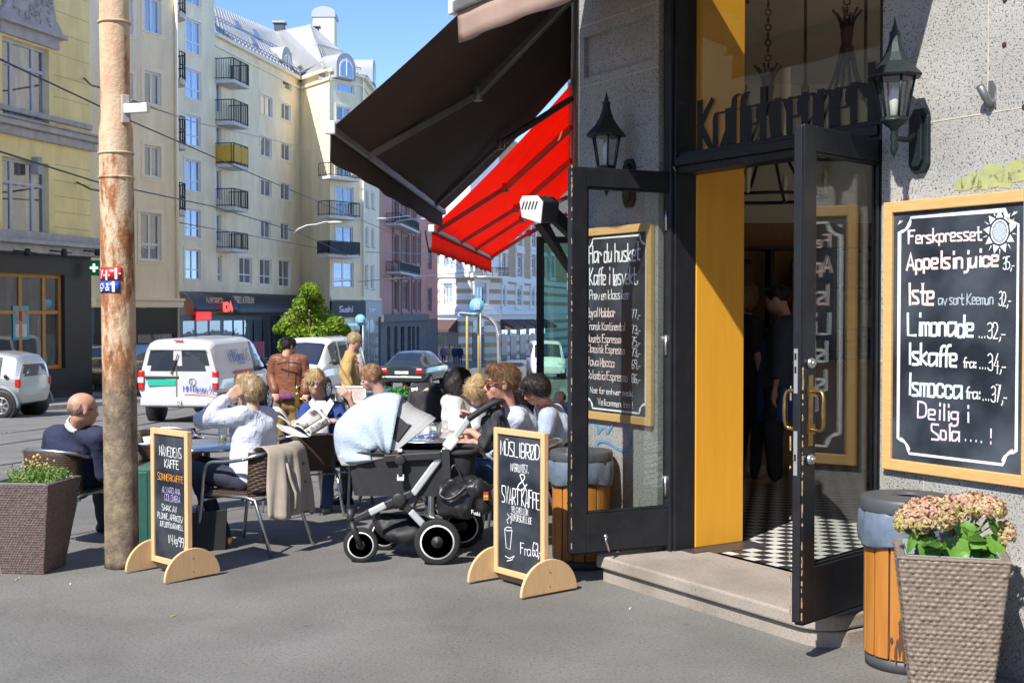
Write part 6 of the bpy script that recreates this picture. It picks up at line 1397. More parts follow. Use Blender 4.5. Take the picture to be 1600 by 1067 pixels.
# motorcycle by the tree
def motorbike(px, y, lab, rz):
    g = P(px, 560, y); t = thing('motorcycle', lab, 'motorcycle', (g.x, y, gz(y) + .02), rz)
    for wy in (0, 1.35): mb = MB(); mb.tube(arc((0, wy, .31), .27, 0, 6.283, 18, Vector((0, 1, 0)), Vector((0, 0, 1))), .05, 8, False); mb.lathe([(.05, -.06), (.05, .06)], (0, wy, .31), 8, (1, 0, 0)); mb.build('wheel', TYRE, t)
    mb = MB(); mb.tube([(0, 0, .31), (0, .35, .55), (0, .9, .6), (0, 1.1, .85)], .05, 6); mb.box((0, .62, .42), (.3, .42, .34)); mb.build('engine_frame', BLKP, t)
    mb = MB(); mb.ball((0, .8, .82), .19, 8, (.8, 1.5, .7)); mb.build('tank', paint('black', (0, 0, 0)), t); mb = MB(); mb.ball((0, .25, .78), .17, 8, (.8, 2, .4)); mb.build('saddle', BLKP, t)
    mb = MB(); mb.tube([(0, 1.35, .31), (0, 1.12, .95)], .035, 6); mb.tube([(-.36, .98, 1.05), (-.12, 1.1, 1.02), (.12, 1.1, 1.02), (.36, .98, 1.05)], .016, 6); mb.build('handlebar', CHROME, t); mb = MB(); mb.ball((0, 1.22, .9), .11, 8); mb.build('headlamp', CLRL, t)
motorbike(392, 58, 'black motorcycle parked beside the small tree', R(160)); motorbike(430, 62, 'second dark motorcycle parked deeper behind the tree', R(150))
c = P(404, 546, 56); t = thing('pink_board', 'small pink advertising board standing by the motorcycles', 'sign', (c.x, 56, gz(56))); mb = MB(t.location); mb.box(c, (.5, .06, .75)); mb.build('panel', mat('pink_poster', (.45, .14, .22), .5), t); mb = MB(t.location); mb.box((c.x, 56, (c.z + gz(56)) / 2 - .15), (.4, .05, max(.2, c.z - gz(56) - .35))); mb.build('stand', BLKP, t)
# ---------------------------------------------------------------- rusty pole
b_ = PZ(183, 890, 0); b_ = Vector((b_.x, b_.y + .1, 0)); PR = .104
m, ntb, b, N, L = newmat('rusty_paint'); tc = N.new('ShaderNodeTexCoord'); sp = N.new('ShaderNodeSeparateXYZ'); L.new(tc.outputs['Object'], sp.inputs[0])
mp = N.new('ShaderNodeMapping'); mp.inputs['Scale'].default_value = (1, 1, .35); L.new(tc.outputs['Object'], mp.inputs[0])
def noise(sc, det, src): n_ = N.new('ShaderNodeTexNoise'); n_.inputs['Scale'].default_value = sc; n_.inputs['Detail'].default_value = det; n_.inputs['Roughness'].default_value = .7; L.new(src, n_.inputs[0]); return n_
def ramp(src, *stops):
    r_ = N.new('ShaderNodeValToRGB'); e = r_.color_ramp.elements; e[0].position, e[0].color = stops[0][0], (*stops[0][1], 1); e[1].position, e[1].color = stops[-1][0], (*stops[-1][1], 1)
    for p_, c_ in stops[1:-1]: k = e.new(p_); k.color = (*c_, 1)
    L.new(src, r_.inputs[0]); return r_
def mixc(fac, a, c, bt='MIX'):
    m_ = N.new('ShaderNodeMix'); m_.data_type = 'RGBA'; m_.blend_type = bt
    if hasattr(fac, 'default_value') or not isinstance(fac, (int, float)): L.new(fac, m_.inputs[0])
    else: m_.inputs[0].default_value = fac
    L.new(a, m_.inputs[6]); L.new(c, m_.inputs[7]); return m_.outputs[2]
n1 = noise(7, 7, mp.outputs[0]); paintc = ramp(n1.outputs[0], (.35, (.60, .33, .20)), (.52, (.60, .44, .28)), (.68, (.62, .52, .36)))
n2 = noise(11, 9, mp.outputs[0]); rust = ramp(n2.outputs[0], (.3, (.12, .04, .015)), (.5, (.32, .12, .04)), (.72, (.46, .24, .11)))
n3 = noise(8, 9, mp.outputs[0]); 
ad = N.new('ShaderNodeMath'); ad.operation = 'MULTIPLY_ADD'; ad.inputs[1].default_value = -.055; L.new(sp.outputs[2], ad.inputs[0]); L.new(n3.outputs[0], ad.inputs[2])   # more rust lower down
rm = ramp(ad.outputs[0], (.37, (0, 0, 0)), (.46, (1, 1, 1)))
c1 = mixc(rm.outputs[0], paintc.outputs[0], rust.outputs[0])
n4 = noise(9, 8, tc.outputs['Object']); low = ramp(n4.outputs[0], (.3, (.06, .05, .045)), (.5, (.2, .15, .1)), (.7, (.36, .28, .18)))
ma = N.new('ShaderNodeMath'); ma.operation = 'MULTIPLY_ADD'; ma.inputs[1].default_value = -1.0; L.new(sp.outputs[2], ma.inputs[0]); L.new(n3.outputs[0], ma.inputs[2]); lm = ramp(ma.outputs[0], (0, (0, 0, 0)), (.2, (1, 1, 1)))
mo = N.new('ShaderNodeMath'); mo.operation = 'ADD'; mo.inputs[1].default_value = .75; L.new(ma.outputs[0], mo.inputs[0]); L.new(mo.outputs[0], lm.inputs[0])
c2 = mixc(lm.outputs[0], c1, low.outputs[0]); L.new(c2, b.inputs['Base Color']); b.inputs['Roughness'].default_value = .75
bp = N.new('ShaderNodeBump'); bp.inputs['Strength'].default_value = .9; bp.inputs['Distance'].default_value = .012; n5 = noise(26, 8, tc.outputs['Object']); L.new(n5.outputs[0], bp.inputs['Height']); L.new(bp.outputs[0], b.inputs['Normal'])
RUST = m
zc_ = P(180, 200, b_.y).z
t = thing('rusty_pole', 'thick rusty steel pole with peeling peach paint and small route plates', 'pole', b_); mb = MB(b_)
mb.lathe([(PR + .004, 0), (PR, .05), (PR - .001, zc_ - .03), (PR - .003, zc_), (PR - .014, zc_ + .05), (PR - .015, zc_ + .3), (PR - .012, zc_ + .66), (PR - .016, zc_ + .7), (PR - .016, 6.5)], b_, 36); mb.build('shaft', RUST, t)
for zz, r_ in ((zc_ - .32, PR + .003), (zc_ - .17, PR + .003), (zc_ + .64, PR - .006)): mb = MB(b_); mb.lathe([(r_ - .006, zz), (r_ + .003, zz + .004), (r_ + .003, zz + .014), (r_ - .006, zz + .018)], b_, 36); mb.build('weld_ring', RUST, t)
def wrap(mb, a0, rr):     # x (metres round the pole) and z -> pole surface
    vs = [];
    for x, y, z in mb.v: a = a0 + x / rr; vs.append((b_.x + math.sin(a) * (rr - y), b_.y - math.cos(a) * (rr - y), z))
    mb.v = vs
def plate_on(z0, z1, xs, col, txts, nm):
    rr = PR + .003; mb = MB(b_); n_ = 14; pts = []
    for i in range(n_ + 1):
        for z in (z0, z1): pts.append((xs[0] + (xs[1] - xs[0]) * i / n_, 0, z))
    mb.grid(pts, n_ + 1, 2); wrap(mb, .02, rr); p_ = mb.build(nm, col, t, solid=.003)
    mb = MB(b_)
    for f_ in txts: f_(mb)
    wrap(mb, .02, rr + .0025); mb.build('plate_marking', WHP, p_)
zr0, zr1 = P(176, 438, b_.y).z, P(176, 418.5, b_.y).z; zb0, zb1 = P(176, 457.5, b_.y).z, P(176, 439.5, b_.y).z
def fl_(x0, x1, z0, z1): return lambda mb: mb.grid([(x0 + (x1 - x0) * i / 4, 0, z) for i in range(5) for z in (z0, z1)], 5, 2)
def tx_(s_, x, z, h, sw): return lambda mb: text(mb, s_, (x, 0, z), (1, 0, 0), ZU, h, sw, 1, jit=0)
plate_on(zr0, zr1, (-.135, .055), mat('red_plate', (.55, .02, .02), .35), [tx_('7', -.105, zr0 + .012, .05, .007), tx_('+', -.062, zr0 + .004, .06, .013), fl_(.012, .028, zr0 + .004, zr1 - .004), fl_(.036, .05, zr0 + .035, zr0 + .043)], 'red_route_plate')
plate_on(zb0, zb1, (-.135, .042), mat('blue_plate', (.02, .06, .4), .35), [tx_('6', -.11, zb0 + .01, .045, .006), tx_('5', -.08, zb0 + .028, .028, .0045), tx_('&', -.05, zb0 + .014, .042, .006), fl_(-.006, .012, zb0 + .004, zb1 - .004)], 'blue_route_plate')
mb = MB(b_); zz0, zz1 = P(200, 196, b_.y).z, P(200, 152, b_.y).z; mb.box((b_.x + PR * .8, b_.y - PR * .68, (zz0 + zz1) / 2), (.05, .03, zz1 - zz0), R(38)); mb.build('bracket_plate', mat('bracket_grey', (.42, .36, .33), .6, var=.2), t, bevel=.006)
mb = MB(b_); mb.bar((b_.x + PR * .8, b_.y - PR * .7, P(200, 174, b_.y).z), (b_.x + PR * .8 + .15, b_.y - PR * .9, P(230, 173, b_.y).z), .05, .056); mb.build('bracket_arm', mat('bracket_white', (.72, .72, .7), .5, var=.06), t, bevel=.004)
t.rotation_euler = (0, -.007, 0)
# green cabinet between pole and chalkboard
c = PZ(225, 864, 0); t = thing('green_cabinet', 'worn dark green metal cabinet between the pole and the chalkboard', 'cabinet', (c.x, c.y, 0)); mb = MB(t.location); zt = P(225, 728, c.y).z; CG = mat('green_cabinet_paint', (.02, .085, .065), .4, col2=(.035, .12, .095), vs=12, bump=.1, bs=20)
mb.box((c.x + .01, c.y + .2, zt / 2), (.13, .4, zt)); mb.build('case', CG, t, bevel=.03, seg=3); mb = MB(t.location); mb.box((c.x - .01, c.y - .002, zt * .5), (.07, .006, zt * .86)); mb.build('door', CG, t, bevel=.01)
# ================================================================ PAVEMENT CAFE: signs, planters, bins, chairs, tables
def wood_sign(label, A, B, zb, zt, foot_r, wr, board_z=None):
    """standing chalkboard: A, B ground points below the left and right edge of the panel"""
    A, B = Vector(A), Vector(B); e = (B - A).normalized(); n = Vector((e.y, -e.x, 0)); n = n if n.dot(-A) > 0 else -n
    t = thing('pavement_chalkboard', label, 'chalkboard', (A + B) / 2); o = t.location.copy(); L = (B - A).length; fw = .036; th = .034
    def bx(mb, u0, u1, q0, q1, z0, z1):
        p = lambda u, q, z: A + e * u + n * q + ZU * z
        mb.hexa([p(u0, q1, z0), p(u1, q1, z0), p(u1, q0, z0), p(u0, q0, z0), p(u0, q1, z1), p(u1, q1, z1), p(u1, q0, z1), p(u0, q0, z1)])
    mb = MB(o); bx(mb, 0, fw, -th / 2, th / 2, zb, zt); bx(mb, L - fw, L, -th / 2, th / 2, zb, zt); bx(mb, fw, L - fw, -th / 2, th / 2, zt - fw, zt); bx(mb, fw, L - fw, -th / 2, th / 2, zb, zb + fw); mb.build('frame', PINE, t, bevel=.004)
    mb = MB(o); bx(mb, fw - .004, L - fw + .004, -.006, .006, zb + fw - .004, zt - fw + .004); mb.build('board', BOARD, t)
    mb = MB(o); bx(mb, fw + .02, L - fw - .02, -.012, .012, zb - .03, zb - .001); mb.build('cross_rail', mat('dark_wood', (.05, .03, .02), .6), t)
    for c, sg in ((A, -1), (B, 1)):
        mb = MB(o); c0 = c + e * sg * .012; pts = [c0 + n * (foot_r * math.cos(a)) + ZU * (.012 + foot_r * .93 * math.sin(a)) for a in np.linspace(0, math.pi, 25)]
        if (pts[1] - pts[0]).cross(pts[5] - pts[0]).dot(e) > 0: pts = pts[::-1]
        mb.prism(pts, e * .02 if True else 0); mb.build('foot', PINE, t, bevel=.003)
        mb = MB(o)
        for z in (.05, .13): mb.lathe([(.004, 0), (.003, .002)], c0 + e * .0205 + ZU * z, 8, e)
        mb.build('screw_head', mat('screw_dark', (.1, .08, .06), .5), t)
    def pl(px, py):
        r = ray(px, py); c = A + n * .0062; tt = (c - Vector((0, 0, EYE))).dot(n) / r.dot(n); return Vector((0, 0, EYE)) + r * tt
    T = {k: MB(o) for k in CH}
    for s_, col, a, b_, h, sw in wr: fit(T[col], s_, pl, a, b_, h, sw, e, n)
    return t, o, T, pl, e, n
t, o, T, pl, e, n = wood_sign('beech framed pavement chalkboard beside the rusty pole, tall and narrow, with orange and lilac lines', (-2.235, 7.545, 0), (-1.93, 7.26, 0), .055, .885, .19,
    (('MÅNEDENS', 'white', (249, 711), 284, 15, .006), ('KAFFE', 'white', (257, 729.5), 280, 13, .006), ('SOMMERKAFFE', 'orange', (246, 748), 287, 10, .0045), ('ALVARO AMA', 'purple', (253, 768), 282, 9, .004), ('COLOMBIA', 'purple', (257, 781), 282, 10, .004), ('SMAK AV', 'white', (253, 796), 277, 9, .0045), ('PLOMME, APRIKOS/', 'white', (246, 808), 287, 9, .004), ('& FLØTEKARAMELL', 'white', (250, 821), 287, 8, .004), ('1/4 kg', 'white', (263, 847), 278, 13, .005), ('99,', 'white', (279, 854), 289, 15, .006)))
for k, mb in T.items():
    if mb.v: mb.build('chalk_writing', CH[k], t)
t, o, T, pl, e, n = wood_sign('beech framed pavement chalkboard by the cafe door, broader, with a drawn paper cup', (-.098, 7.24, 0), (.195, 6.87, 0), .05, .915, .205,
    (('MÜSLIBRØD', 'white', (782, 710), 844, 22, .0085), ('M/BRUNOST.', 'white', (798, 735), 826, 12, .0045), ('&', 'white', (808, 764), 826, 26, .010), ('SVART KAFFE', 'white', (784, 784), 844, 25, .0085), ('VELG MELLOM', 'white', (799, 800), 825, 10, .004), ('TO FORSKJELLIGE', 'white', (798, 812), 831, 10, .004), ('Fra', 'white', (813, 865), 830, 17, .006), ('63,-', 'white', (832, 867), 847, 21, .0075)))
def chalk_line(mb, pts, w_):
    pts = [pl(*p_) for p_ in pts]; m_ = len(pts); vs = []
    for i, p_ in enumerate(pts):
        tg = (pts[min(i + 1, m_ - 1)] - pts[max(i - 1, 0)]).normalized(); sd = n.cross(tg) * w_ / 2; vs += [p_ + sd + n * .0003 * (i % 2), p_ - sd + n * .0003 * (i % 2)]
    mb.add(vs, [(2 * i + 1, 2 * i, 2 * i + 2, 2 * i + 3) for i in range(m_ - 1)])
for ps in ([(788.5, 826), (792, 823), (799, 824), (800, 828), (793, 829), (788.5, 826)], [(788.5, 827), (791, 855), (797, 858), (800, 828)], [(794, 818), (792, 812), (796, 808), (793, 802)], [(798, 818), (799, 811), (797, 806)], [(789, 868), (796, 872), (804, 868), (800, 874), (792, 876)]): chalk_line(T['white'], ps, .005)
for k, mb in T.items():
    if mb.v: mb.build('chalk_writing', CH[k], t)
# ---------------- woven planters
def weave(mb, c, wt, wb, h, rz, ny=46, nx=26, amp=.006):
    """four tapered faces with real over-and-under strands"""
    M = Matrix.Rotation(rz, 3, 'Z')
    for k in range(4):
        Mk = M @ Matrix.Rotation(k * math.pi / 2, 3, 'Z'); su, sv = 4, 4; NU, NV = nx * su, ny * sv; U, V_ = np.meshgrid(np.linspace(0, 1, NU + 1), np.linspace(0, 1, NV + 1), indexing='ij')
        row = np.minimum((V_ * ny).astype(int), ny - 1); fv = V_ * ny - row; ph = (row % 2) * .5
        d = amp * (np.abs(np.sin(math.pi * (U * nx + ph))) ** .7 * np.sin(math.pi * np.clip(fv, 0.02, .98)) ** .6); d *= 1 + .22 * RNG.normal(size=(nx + 1, ny + 1)).repeat(su, 0).repeat(sv, 1)[:NU + 1, :NV + 1]; d[0] = d[-1] = 0
        hw = (wb + (wt - wb) * V_) / 2; pts = []
        for i in range(NU + 1):
            for j in range(NV + 1): pts.append(Vector(c) + Mk @ Vector(((U[i, j] * 2 - 1) * hw[i, j], -hw[i, j] - d[i, j], V_[i, j] * h)))
        mb.grid(pts, NU + 1, NV + 1)
def weave_mat(nm, c1, c2): return mat(nm, c1, .5, col2=c2, vs=55, stretch=(1, 1, .6), det=3, spec=.4)
def planter(label, c, wt, wb, h, rz, m_, nx, ny, amp):
    t = thing('woven_planter', label, 'planter', c, rz); mb = MB(); weave(mb, (0, 0, 0), wt, wb, h, 0, ny, nx, amp); mb.build('pot', m_, t)
    mb = MB(); q = wt / 2 + amp * .8; r_ = .035
    for k in range(4): M = Matrix.Rotation(k * math.pi / 2, 3, 'Z'); mb.prism([M @ Vector(p_) for p_ in ((-q, -q, h), (q, -q, h), (q - r_, -q + r_, h), (-q + r_, -q + r_, h))], (0, 0, .012))
    mb.build('rim', m_, t, bevel=.004)
    mb = MB(); q -= r_
    for k in range(4):
        M = Matrix.Rotation(k * math.pi / 2, 3, 'Z'); mb.prism([M @ Vector(p_) for p_ in ((-q, -q, h - .1), (q, -q, h - .1), (q, -q, h + .014), (-q, -q, h + .014))], M @ Vector((0, .006, 0)))
    mb.build('liner', mat('liner_plastic', (.28, .36, .36), .4, var=.2), t); mb = MB(); mb.box((0, 0, h - .06), (2 * q, 2 * q, .02)); mb.build('soil', mat('soil', (.03, .022, .015), .95, var=.4, vs=40, bump=.6), t)
    return t
def world_mb(t): return MB()
pc = PZ(72, 897, 0); cR = Vector((pc.x - .13, pc.y + .14, 0))
tL = planter('dark brown woven planter with feathery green herbs by the rusty pole', cR, .42, .27, .55, R(-7), weave_mat('weave_dark', (.085, .06, .058), (.18, .13, .12)), 17, 36, .005)
t = thing('herb_plant', 'feathery light green herb with small yellow buds in the dark planter', 'plant', cR + Vector((.03, 0, .5))); o = t.location.copy()
rs = np.random.RandomState(4); mb = MB(o); mb2 = MB(o)
for i in range(420):
    a = rs.rand() * 6.28; rr_ = .13 * rs.rand() ** .5; b0 = o + Vector((rr_ * math.cos(a) * .8, rr_ * math.sin(a), .0)); tip = o + Vector((rr_ * math.cos(a) * 1.5 + rs.normal() * .02, rr_ * math.sin(a) * 1.3, .06 + .11 * rs.rand() * (1 - rr_ * 3)))
    mid = b0.lerp(tip, .6) + Vector((rs.normal() * .01, rs.normal() * .01, .01)); mb.m = int(rs.rand() * 3); mb.tube([b0, mid, tip], [.002, .0025, .001], 4, False)
    for k in range(5):
        p_ = b0.lerp(tip, .35 + .65 * rs.rand()); d_ = Vector(rs.normal(size=3)) * .012 + Vector((0, 0, .008)); s_ = d_.orthogonal().normalized() * .004; mb.add([p_, p_ + d_ * .5 + s_, p_ + d_, p_ + d_ * .5 - s_], [(0, 1, 2, 3)])
HB = [mat('herb_green', (.22, .36, .08), .5, trans=.3), mat('herb_pale', (.36, .46, .14), .5, trans=.3), mat('herb_dark', (.09, .2, .04), .5, trans=.3)]
mb.build('foliage', HB, t)
for i in range(26):
    a = rs.rand() * 6.28; mb2.ball(o + Vector((.14 * math.cos(a) * rs.rand(), .1 * math.sin(a), .13 + .06 * rs.rand())), .008, 5)
mb2.ball(o + Vector((-.02, 0, .2)), .013, 5); mb2.ball(o + Vector((.0, .01, .21)), .013, 5); mb2.build('buds', mat('bud_yellow', (.45, .33, .1), .6), t)
mb = MB(o); mb.box(o + Vector((-.1, -.06, .04)), (.035, .003, .06), .4); tag(mb.build('plant_label', mat('card_white', (.7, .74, .74), .5)), 'small white plastic plant label stuck in the herb planter', 'label'); bpy.data.objects['plant_label'].location = o
# hydrangea planter
pA = PZ(1404, 873, .6); pB = PZ(1579, 882, .6); ee = (pB - pA); wd = ee.length; rzp = math.atan2(ee.y, ee.x); inn = Vector((-math.sin(rzp), math.cos(rzp), 0)); pcen = (pA + pB) / 2 + inn * wd / 2; pcen.z = 0
tP = planter('grey brown woven planter with a fading pink hydrangea, at the right edge', pcen, wd, wd * .70, .6, rzp, weave_mat('weave_grey', (.15, .11, .085), (.27, .215, .17)), 13, 31, .0085)
t = thing('hydrangea', 'hydrangea with dried pink and lime flower heads in the grey planter', 'plant', pcen + Vector((0, 0, .55))); o = t.location.copy(); rs = np.random.RandomState(11)
FLW = [mat('petal_pink', (.52, .31, .22), .7, var=.2, vs=30, trans=.25), mat('petal_lime', (.50, .45, .15), .7, var=.2, vs=30, trans=.25), mat('petal_cream', (.6, .45, .27), .7, var=.15, vs=30, trans=.25)]
def px_at(px, py, d): return P(px, py, d)
heads = [((1452, 806), .108, 5.02, (1, 1.0, .72)), ((1492, 797), .09, 5.12, (1, 1, .68)), ((1523, 791), .086, 5.12, (1, 1, .66)), ((1546, 795), .065, 5.0, (1, 1, .75)), ((1572, 835), .045, 5.0, (.8, .8, 1.2)), ((1425, 815), .07, 5.0, (1, 1, 1))]
for (px, py), r_, d_, sq in heads:
    c = px_at(px, py, d_); mb = MB(o)
    for i in range(int(900 * (r_ / .1) ** 2)):
        v = rs.normal(size=3); v /= np.linalg.norm(v)
        if v[2] < -.55: continue
        p_ = c + Vector(v * r_ * np.array(sq) * (.86 + .18 * rs.rand())); nr = Vector(v + rs.normal(size=3) * .45).normalized(); x, y, _ = frame_of(nr); a0 = rs.rand() * 6.28
        s_ = .0105 * (.8 + .5 * rs.rand()); mb.m = int(np.clip((v[2] * .6 + .35 + rs.normal() * .35) < .35, 0, 1)) if rs.rand() < .75 else 2
        d1 = x * math.cos(a0) + y * math.sin(a0); d2 = y * math.cos(a0) - x * math.sin(a0); cup = nr * s_ * .5
        mb.add([p_ - d1 * s_ + cup, p_ - d2 * s_ * .9, p_ + d1 * s_ + cup, p_ + d2 * s_ * .9], [(0, 1, 2), (0, 2, 3)])
    mb.build('flower_head', FLW, t); mb = MB(o); mb.tube([c - ZU * r_ * .5, c.lerp(o, .5) - ZU * .02, o + Vector((rs.normal() * .03, 0, 0))], .005, 6); mb.build('stem', mat('stem_green', (.1, .13, .04), .6), t)
HL_ = [mat('hydrangea_leaf', (.11, .27, .03), .38, col2=(.2, .4, .06), vs=9, trans=.3, bump=.15, bs=35), mat('hydrangea_leaf_dark', (.04, .11, .015), .4, col2=(.07, .17, .025), vs=9, trans=.25)]
def leaf(mb, c, tip_dir, nrm, L, Wd, droop=.25):
    x = Vector(tip_dir).normalized(); n_ = Vector(nrm); n_ = (n_ - x * n_.dot(x)).normalized(); s_ = n_.cross(x); pts = []; N1, N2 = 10, 7
    for i in range(N1):
        f_ = i / (N1 - 1); w_ = Wd * (math.sin(math.pi * f_ ** .75) ** .75) * (1 - .12 * (i % 2) * .6) * .5 + .0005
        for j in range(N2):
            g_ = j / (N2 - 1) * 2 - 1; pts.append(Vector(c) + x * L * f_ + s_ * (w_ * g_) + n_ * (-droop * L * f_ * f_ + .22 * abs(g_) * w_ + .012 * math.sin(f_ * 22) * abs(g_) * L))
    mb.grid(pts, N1, N2)
lv = [((1455, 838), (-.2, -.3, -.9), .115, .1), ((1490, 838), (.05, -.4, -.9), .13, .12), ((1505, 815), (.1, -.4, -.8), .08, .085), ((1530, 838), (-.4, -.6, -.2), .085, .09), ((1545, 835), (.5, -.5, -.75), .1, .1), ((1525, 855), (.35, -.6, -.6), .105, .1), ((1432, 828), (-.35, -.1, -.9), .1, .04), ((1515, 850), (-.3, -.5, -.7), .09, .08), ((1538, 800), (.6, -.3, -.5), .06, .03), ((1545, 812), (.5, -.3, -.9), .07, .035), ((1555, 818), (.7, -.3, -.3), .06, .05), ((1470, 858), (-.3, -.4, -.5), .07, .07), ((1500, 862), (.1, -.6, -.4), .06, .05), ((1550, 860), (.4, -.3, -.6), .08, .07)]
for i, ((px, py), dr_, L_, W_) in enumerate(lv):
    c = P(px, py, 4.98 + .03 * (i % 3)); mb = MB(o); leaf(mb, c, dr_, (rs.normal() * .25 - .1, -.8, .55), L_, W_); mb.build('leaf', HL_[0 if i < 7 else i % 2], t)
    mb = MB(o); mb.tube([c, c.lerp(o + Vector((0, 0, .05)), .6), o], .003, 5); mb.build('stem', mat('stem_green', (0, 0, 0)), t)
rs2 = np.random.RandomState(3)
for i in range(26):
    c = pcen + Vector((rs2.uniform(-.14, .14), rs2.uniform(-.12, .14), .55 + .14 * rs2.rand())); mb = MB(o); leaf(mb, c, (rs2.normal(), rs2.normal() - .3, rs2.normal() * .4), (rs2.normal() * .4, -.5, .8), .09, .08); mb.build('leaf', HL_[1], t)
# ---------------- litter bins
def bin_(label, c, S=1.0, rz=0):
    t = thing('litter_bin', label, 'litter bin', c, rz, 'wooden litter bins'); SLAT = mat('orange_slat_wood', (.40, .145, .022), .42, col2=(.49, .205, .04), vs=3, stretch=(9, 9, .8), det=8); DK = mat('bin_plastic', (.05, .055, .062), .5, col2=(.08, .085, .09), vs=9)
    r_ = .178 * S; h = .60 * S
    mb = MB(); mb.lathe([(r_ * .96, .0), (r_ * .97, .05), (r_ * .9, .055), (r_ * .9, h), (r_ * .8, h)], n=28); mb.build('drum', DK, t)
    for k in range(15):
        a = k * 2 * math.pi / 15; a0, a1 = a - .185, a + .185; mb = MB()
        p_ = lambda an, r, z: (r * math.cos(an), r * math.sin(an), z)
        aa = np.linspace(a0, a1, 4); lo = [p_(q, r_ * 1.0, .06) for q in aa] + [p_(q, r_ * .91, .06) for q in aa[::-1]]; mb.prism(lo, (0, 0, h - .03)); mb.build('slat', SLAT, t, bevel=.003)
    mb = MB(); rs_ = random.Random(5); pts = []; NA = 72; prof = [(1.03, h + .07), (1.10, h + .05), (1.13, h - .03), (1.10, h - .085), (1.08, h - .095), (1.04, h - .09)]
    for i, (q, z) in enumerate(prof):
        for j in range(NA):
            a = 2 * math.pi * j / NA; w_ = (.022 * math.sin(a * 7 + i * .6) + .018 * math.sin(a * 13 + 1.2 * i) + .012 * math.sin(a * 23)) * (1 if 0 < i < 4 else .4); pts.append(((q + w_) * r_ * math.cos(a), (q + w_) * r_ * math.sin(a), z + .012 * math.sin(a * 3 + 1) * (i > 1)))
    mb.grid(pts, len(prof), NA, wrap=True); mb.build('bin_bag', mat('bin_bag_blue', (.13, .17, .23), .32, var=.12, vs=12, bump=.25, bs=22), t)
    mb = MB(); mb.lathe([(.06 * S, h + .115), (.068 * S, h + .128), (r_ * 1.06, h + .12), (r_ * 1.1, h + .105), (r_ * 1.1, h + .06), (r_ * 1.02, h + .05), (.06 * S, h + .06), (.06 * S, h + .115)], n=36); mb.build('lid', DK, t, bevel=.003)
    return t
bR = P(1419, 800, 5.5); tb = bin_('orange slatted litter bin with blue bag beside the hydrangea planter', (bR.x, 5.5, 0), 1.08)
tb2 = copy_tree(tb); tb2.location = (P(908, 700, 7.66).x, 7.66, 0); tb2.scale = (.95, .95, .95); tb2.rotation_euler = (0, 0, .4); tb2['label'] = 'orange slatted litter bin half hidden behind the left glass door'
STN = mat('dark_stain', (.09, .04, .02), .7)
mb = MB(); rs_ = random.Random(9)
for k in range(46):
    a = R(-108) + rs_.gauss(0, .17); z = .08 + abs(rs_.gauss(.1, .1)); w_ = .004 + .008 * rs_.random(); hh = .01 + .05 * rs_.random(); rr_ = .178 * 1.08 + .0022 + .0001 * k
    p_ = lambda da, dz: (rr_ * math.cos(a + da), rr_ * math.sin(a + da), z + dz)
    dw = w_ / rr_; mb.add([p_(-dw, -hh * .3), p_(0, -hh), p_(dw, -hh * .2), p_(dw * .8, hh * .7), p_(0, hh), p_(-dw * .9, hh * .5)], [(0, 1, 2, 3, 4, 5)])
mb.build('stain', STN, tb)
# ---------------- chairs and tables
TUBE = mat('chair_tube', (.55, .56, .57), .28, metal=.95, var=.05); WICK = None
m, ntb, b, N, L = newmat('brown_wicker'); tc = N.new('ShaderNodeTexCoord'); wv = N.new('ShaderNodeTexWave'); wv.wave_type = 'BANDS'; wv.bands_direction = 'Z'; wv.inputs['Scale'].default_value = 28; wv.inputs['Distortion'].default_value = 1.5; wv.inputs['Detail Scale'].default_value = 14
wv2 = N.new('ShaderNodeTexWave'); wv2.bands_direction = 'DIAGONAL'; wv2.inputs['Scale'].default_value = 26; L.new(tc.outputs['Object'], wv.inputs[0]); L.new(tc.outputs['Object'], wv2.inputs[0]); mu = N.new('ShaderNodeMath'); mu.operation = 'MULTIPLY'; L.new(wv.outputs['Fac'], mu.inputs[0]); L.new(wv2.outputs['Fac'], mu.inputs[1])
r_ = N.new('ShaderNodeValToRGB'); r_.color_ramp.elements[0].color = (.035, .018, .012, 1); r_.color_ramp.elements[1].color = (.14, .075, .045, 1); L.new(mu.outputs[0], r_.inputs[0]); L.new(r_.outputs[0], b.inputs['Base Color']); b.inputs['Roughness'].default_value = .4
bp = N.new('ShaderNodeBump'); bp.inputs['Strength'].default_value = .7; bp.inputs['Distance'].default_value = .008; L.new(mu.outputs[0], bp.inputs['Height']); L.new(bp.outputs[0], b.inputs['Normal']); WICK = m
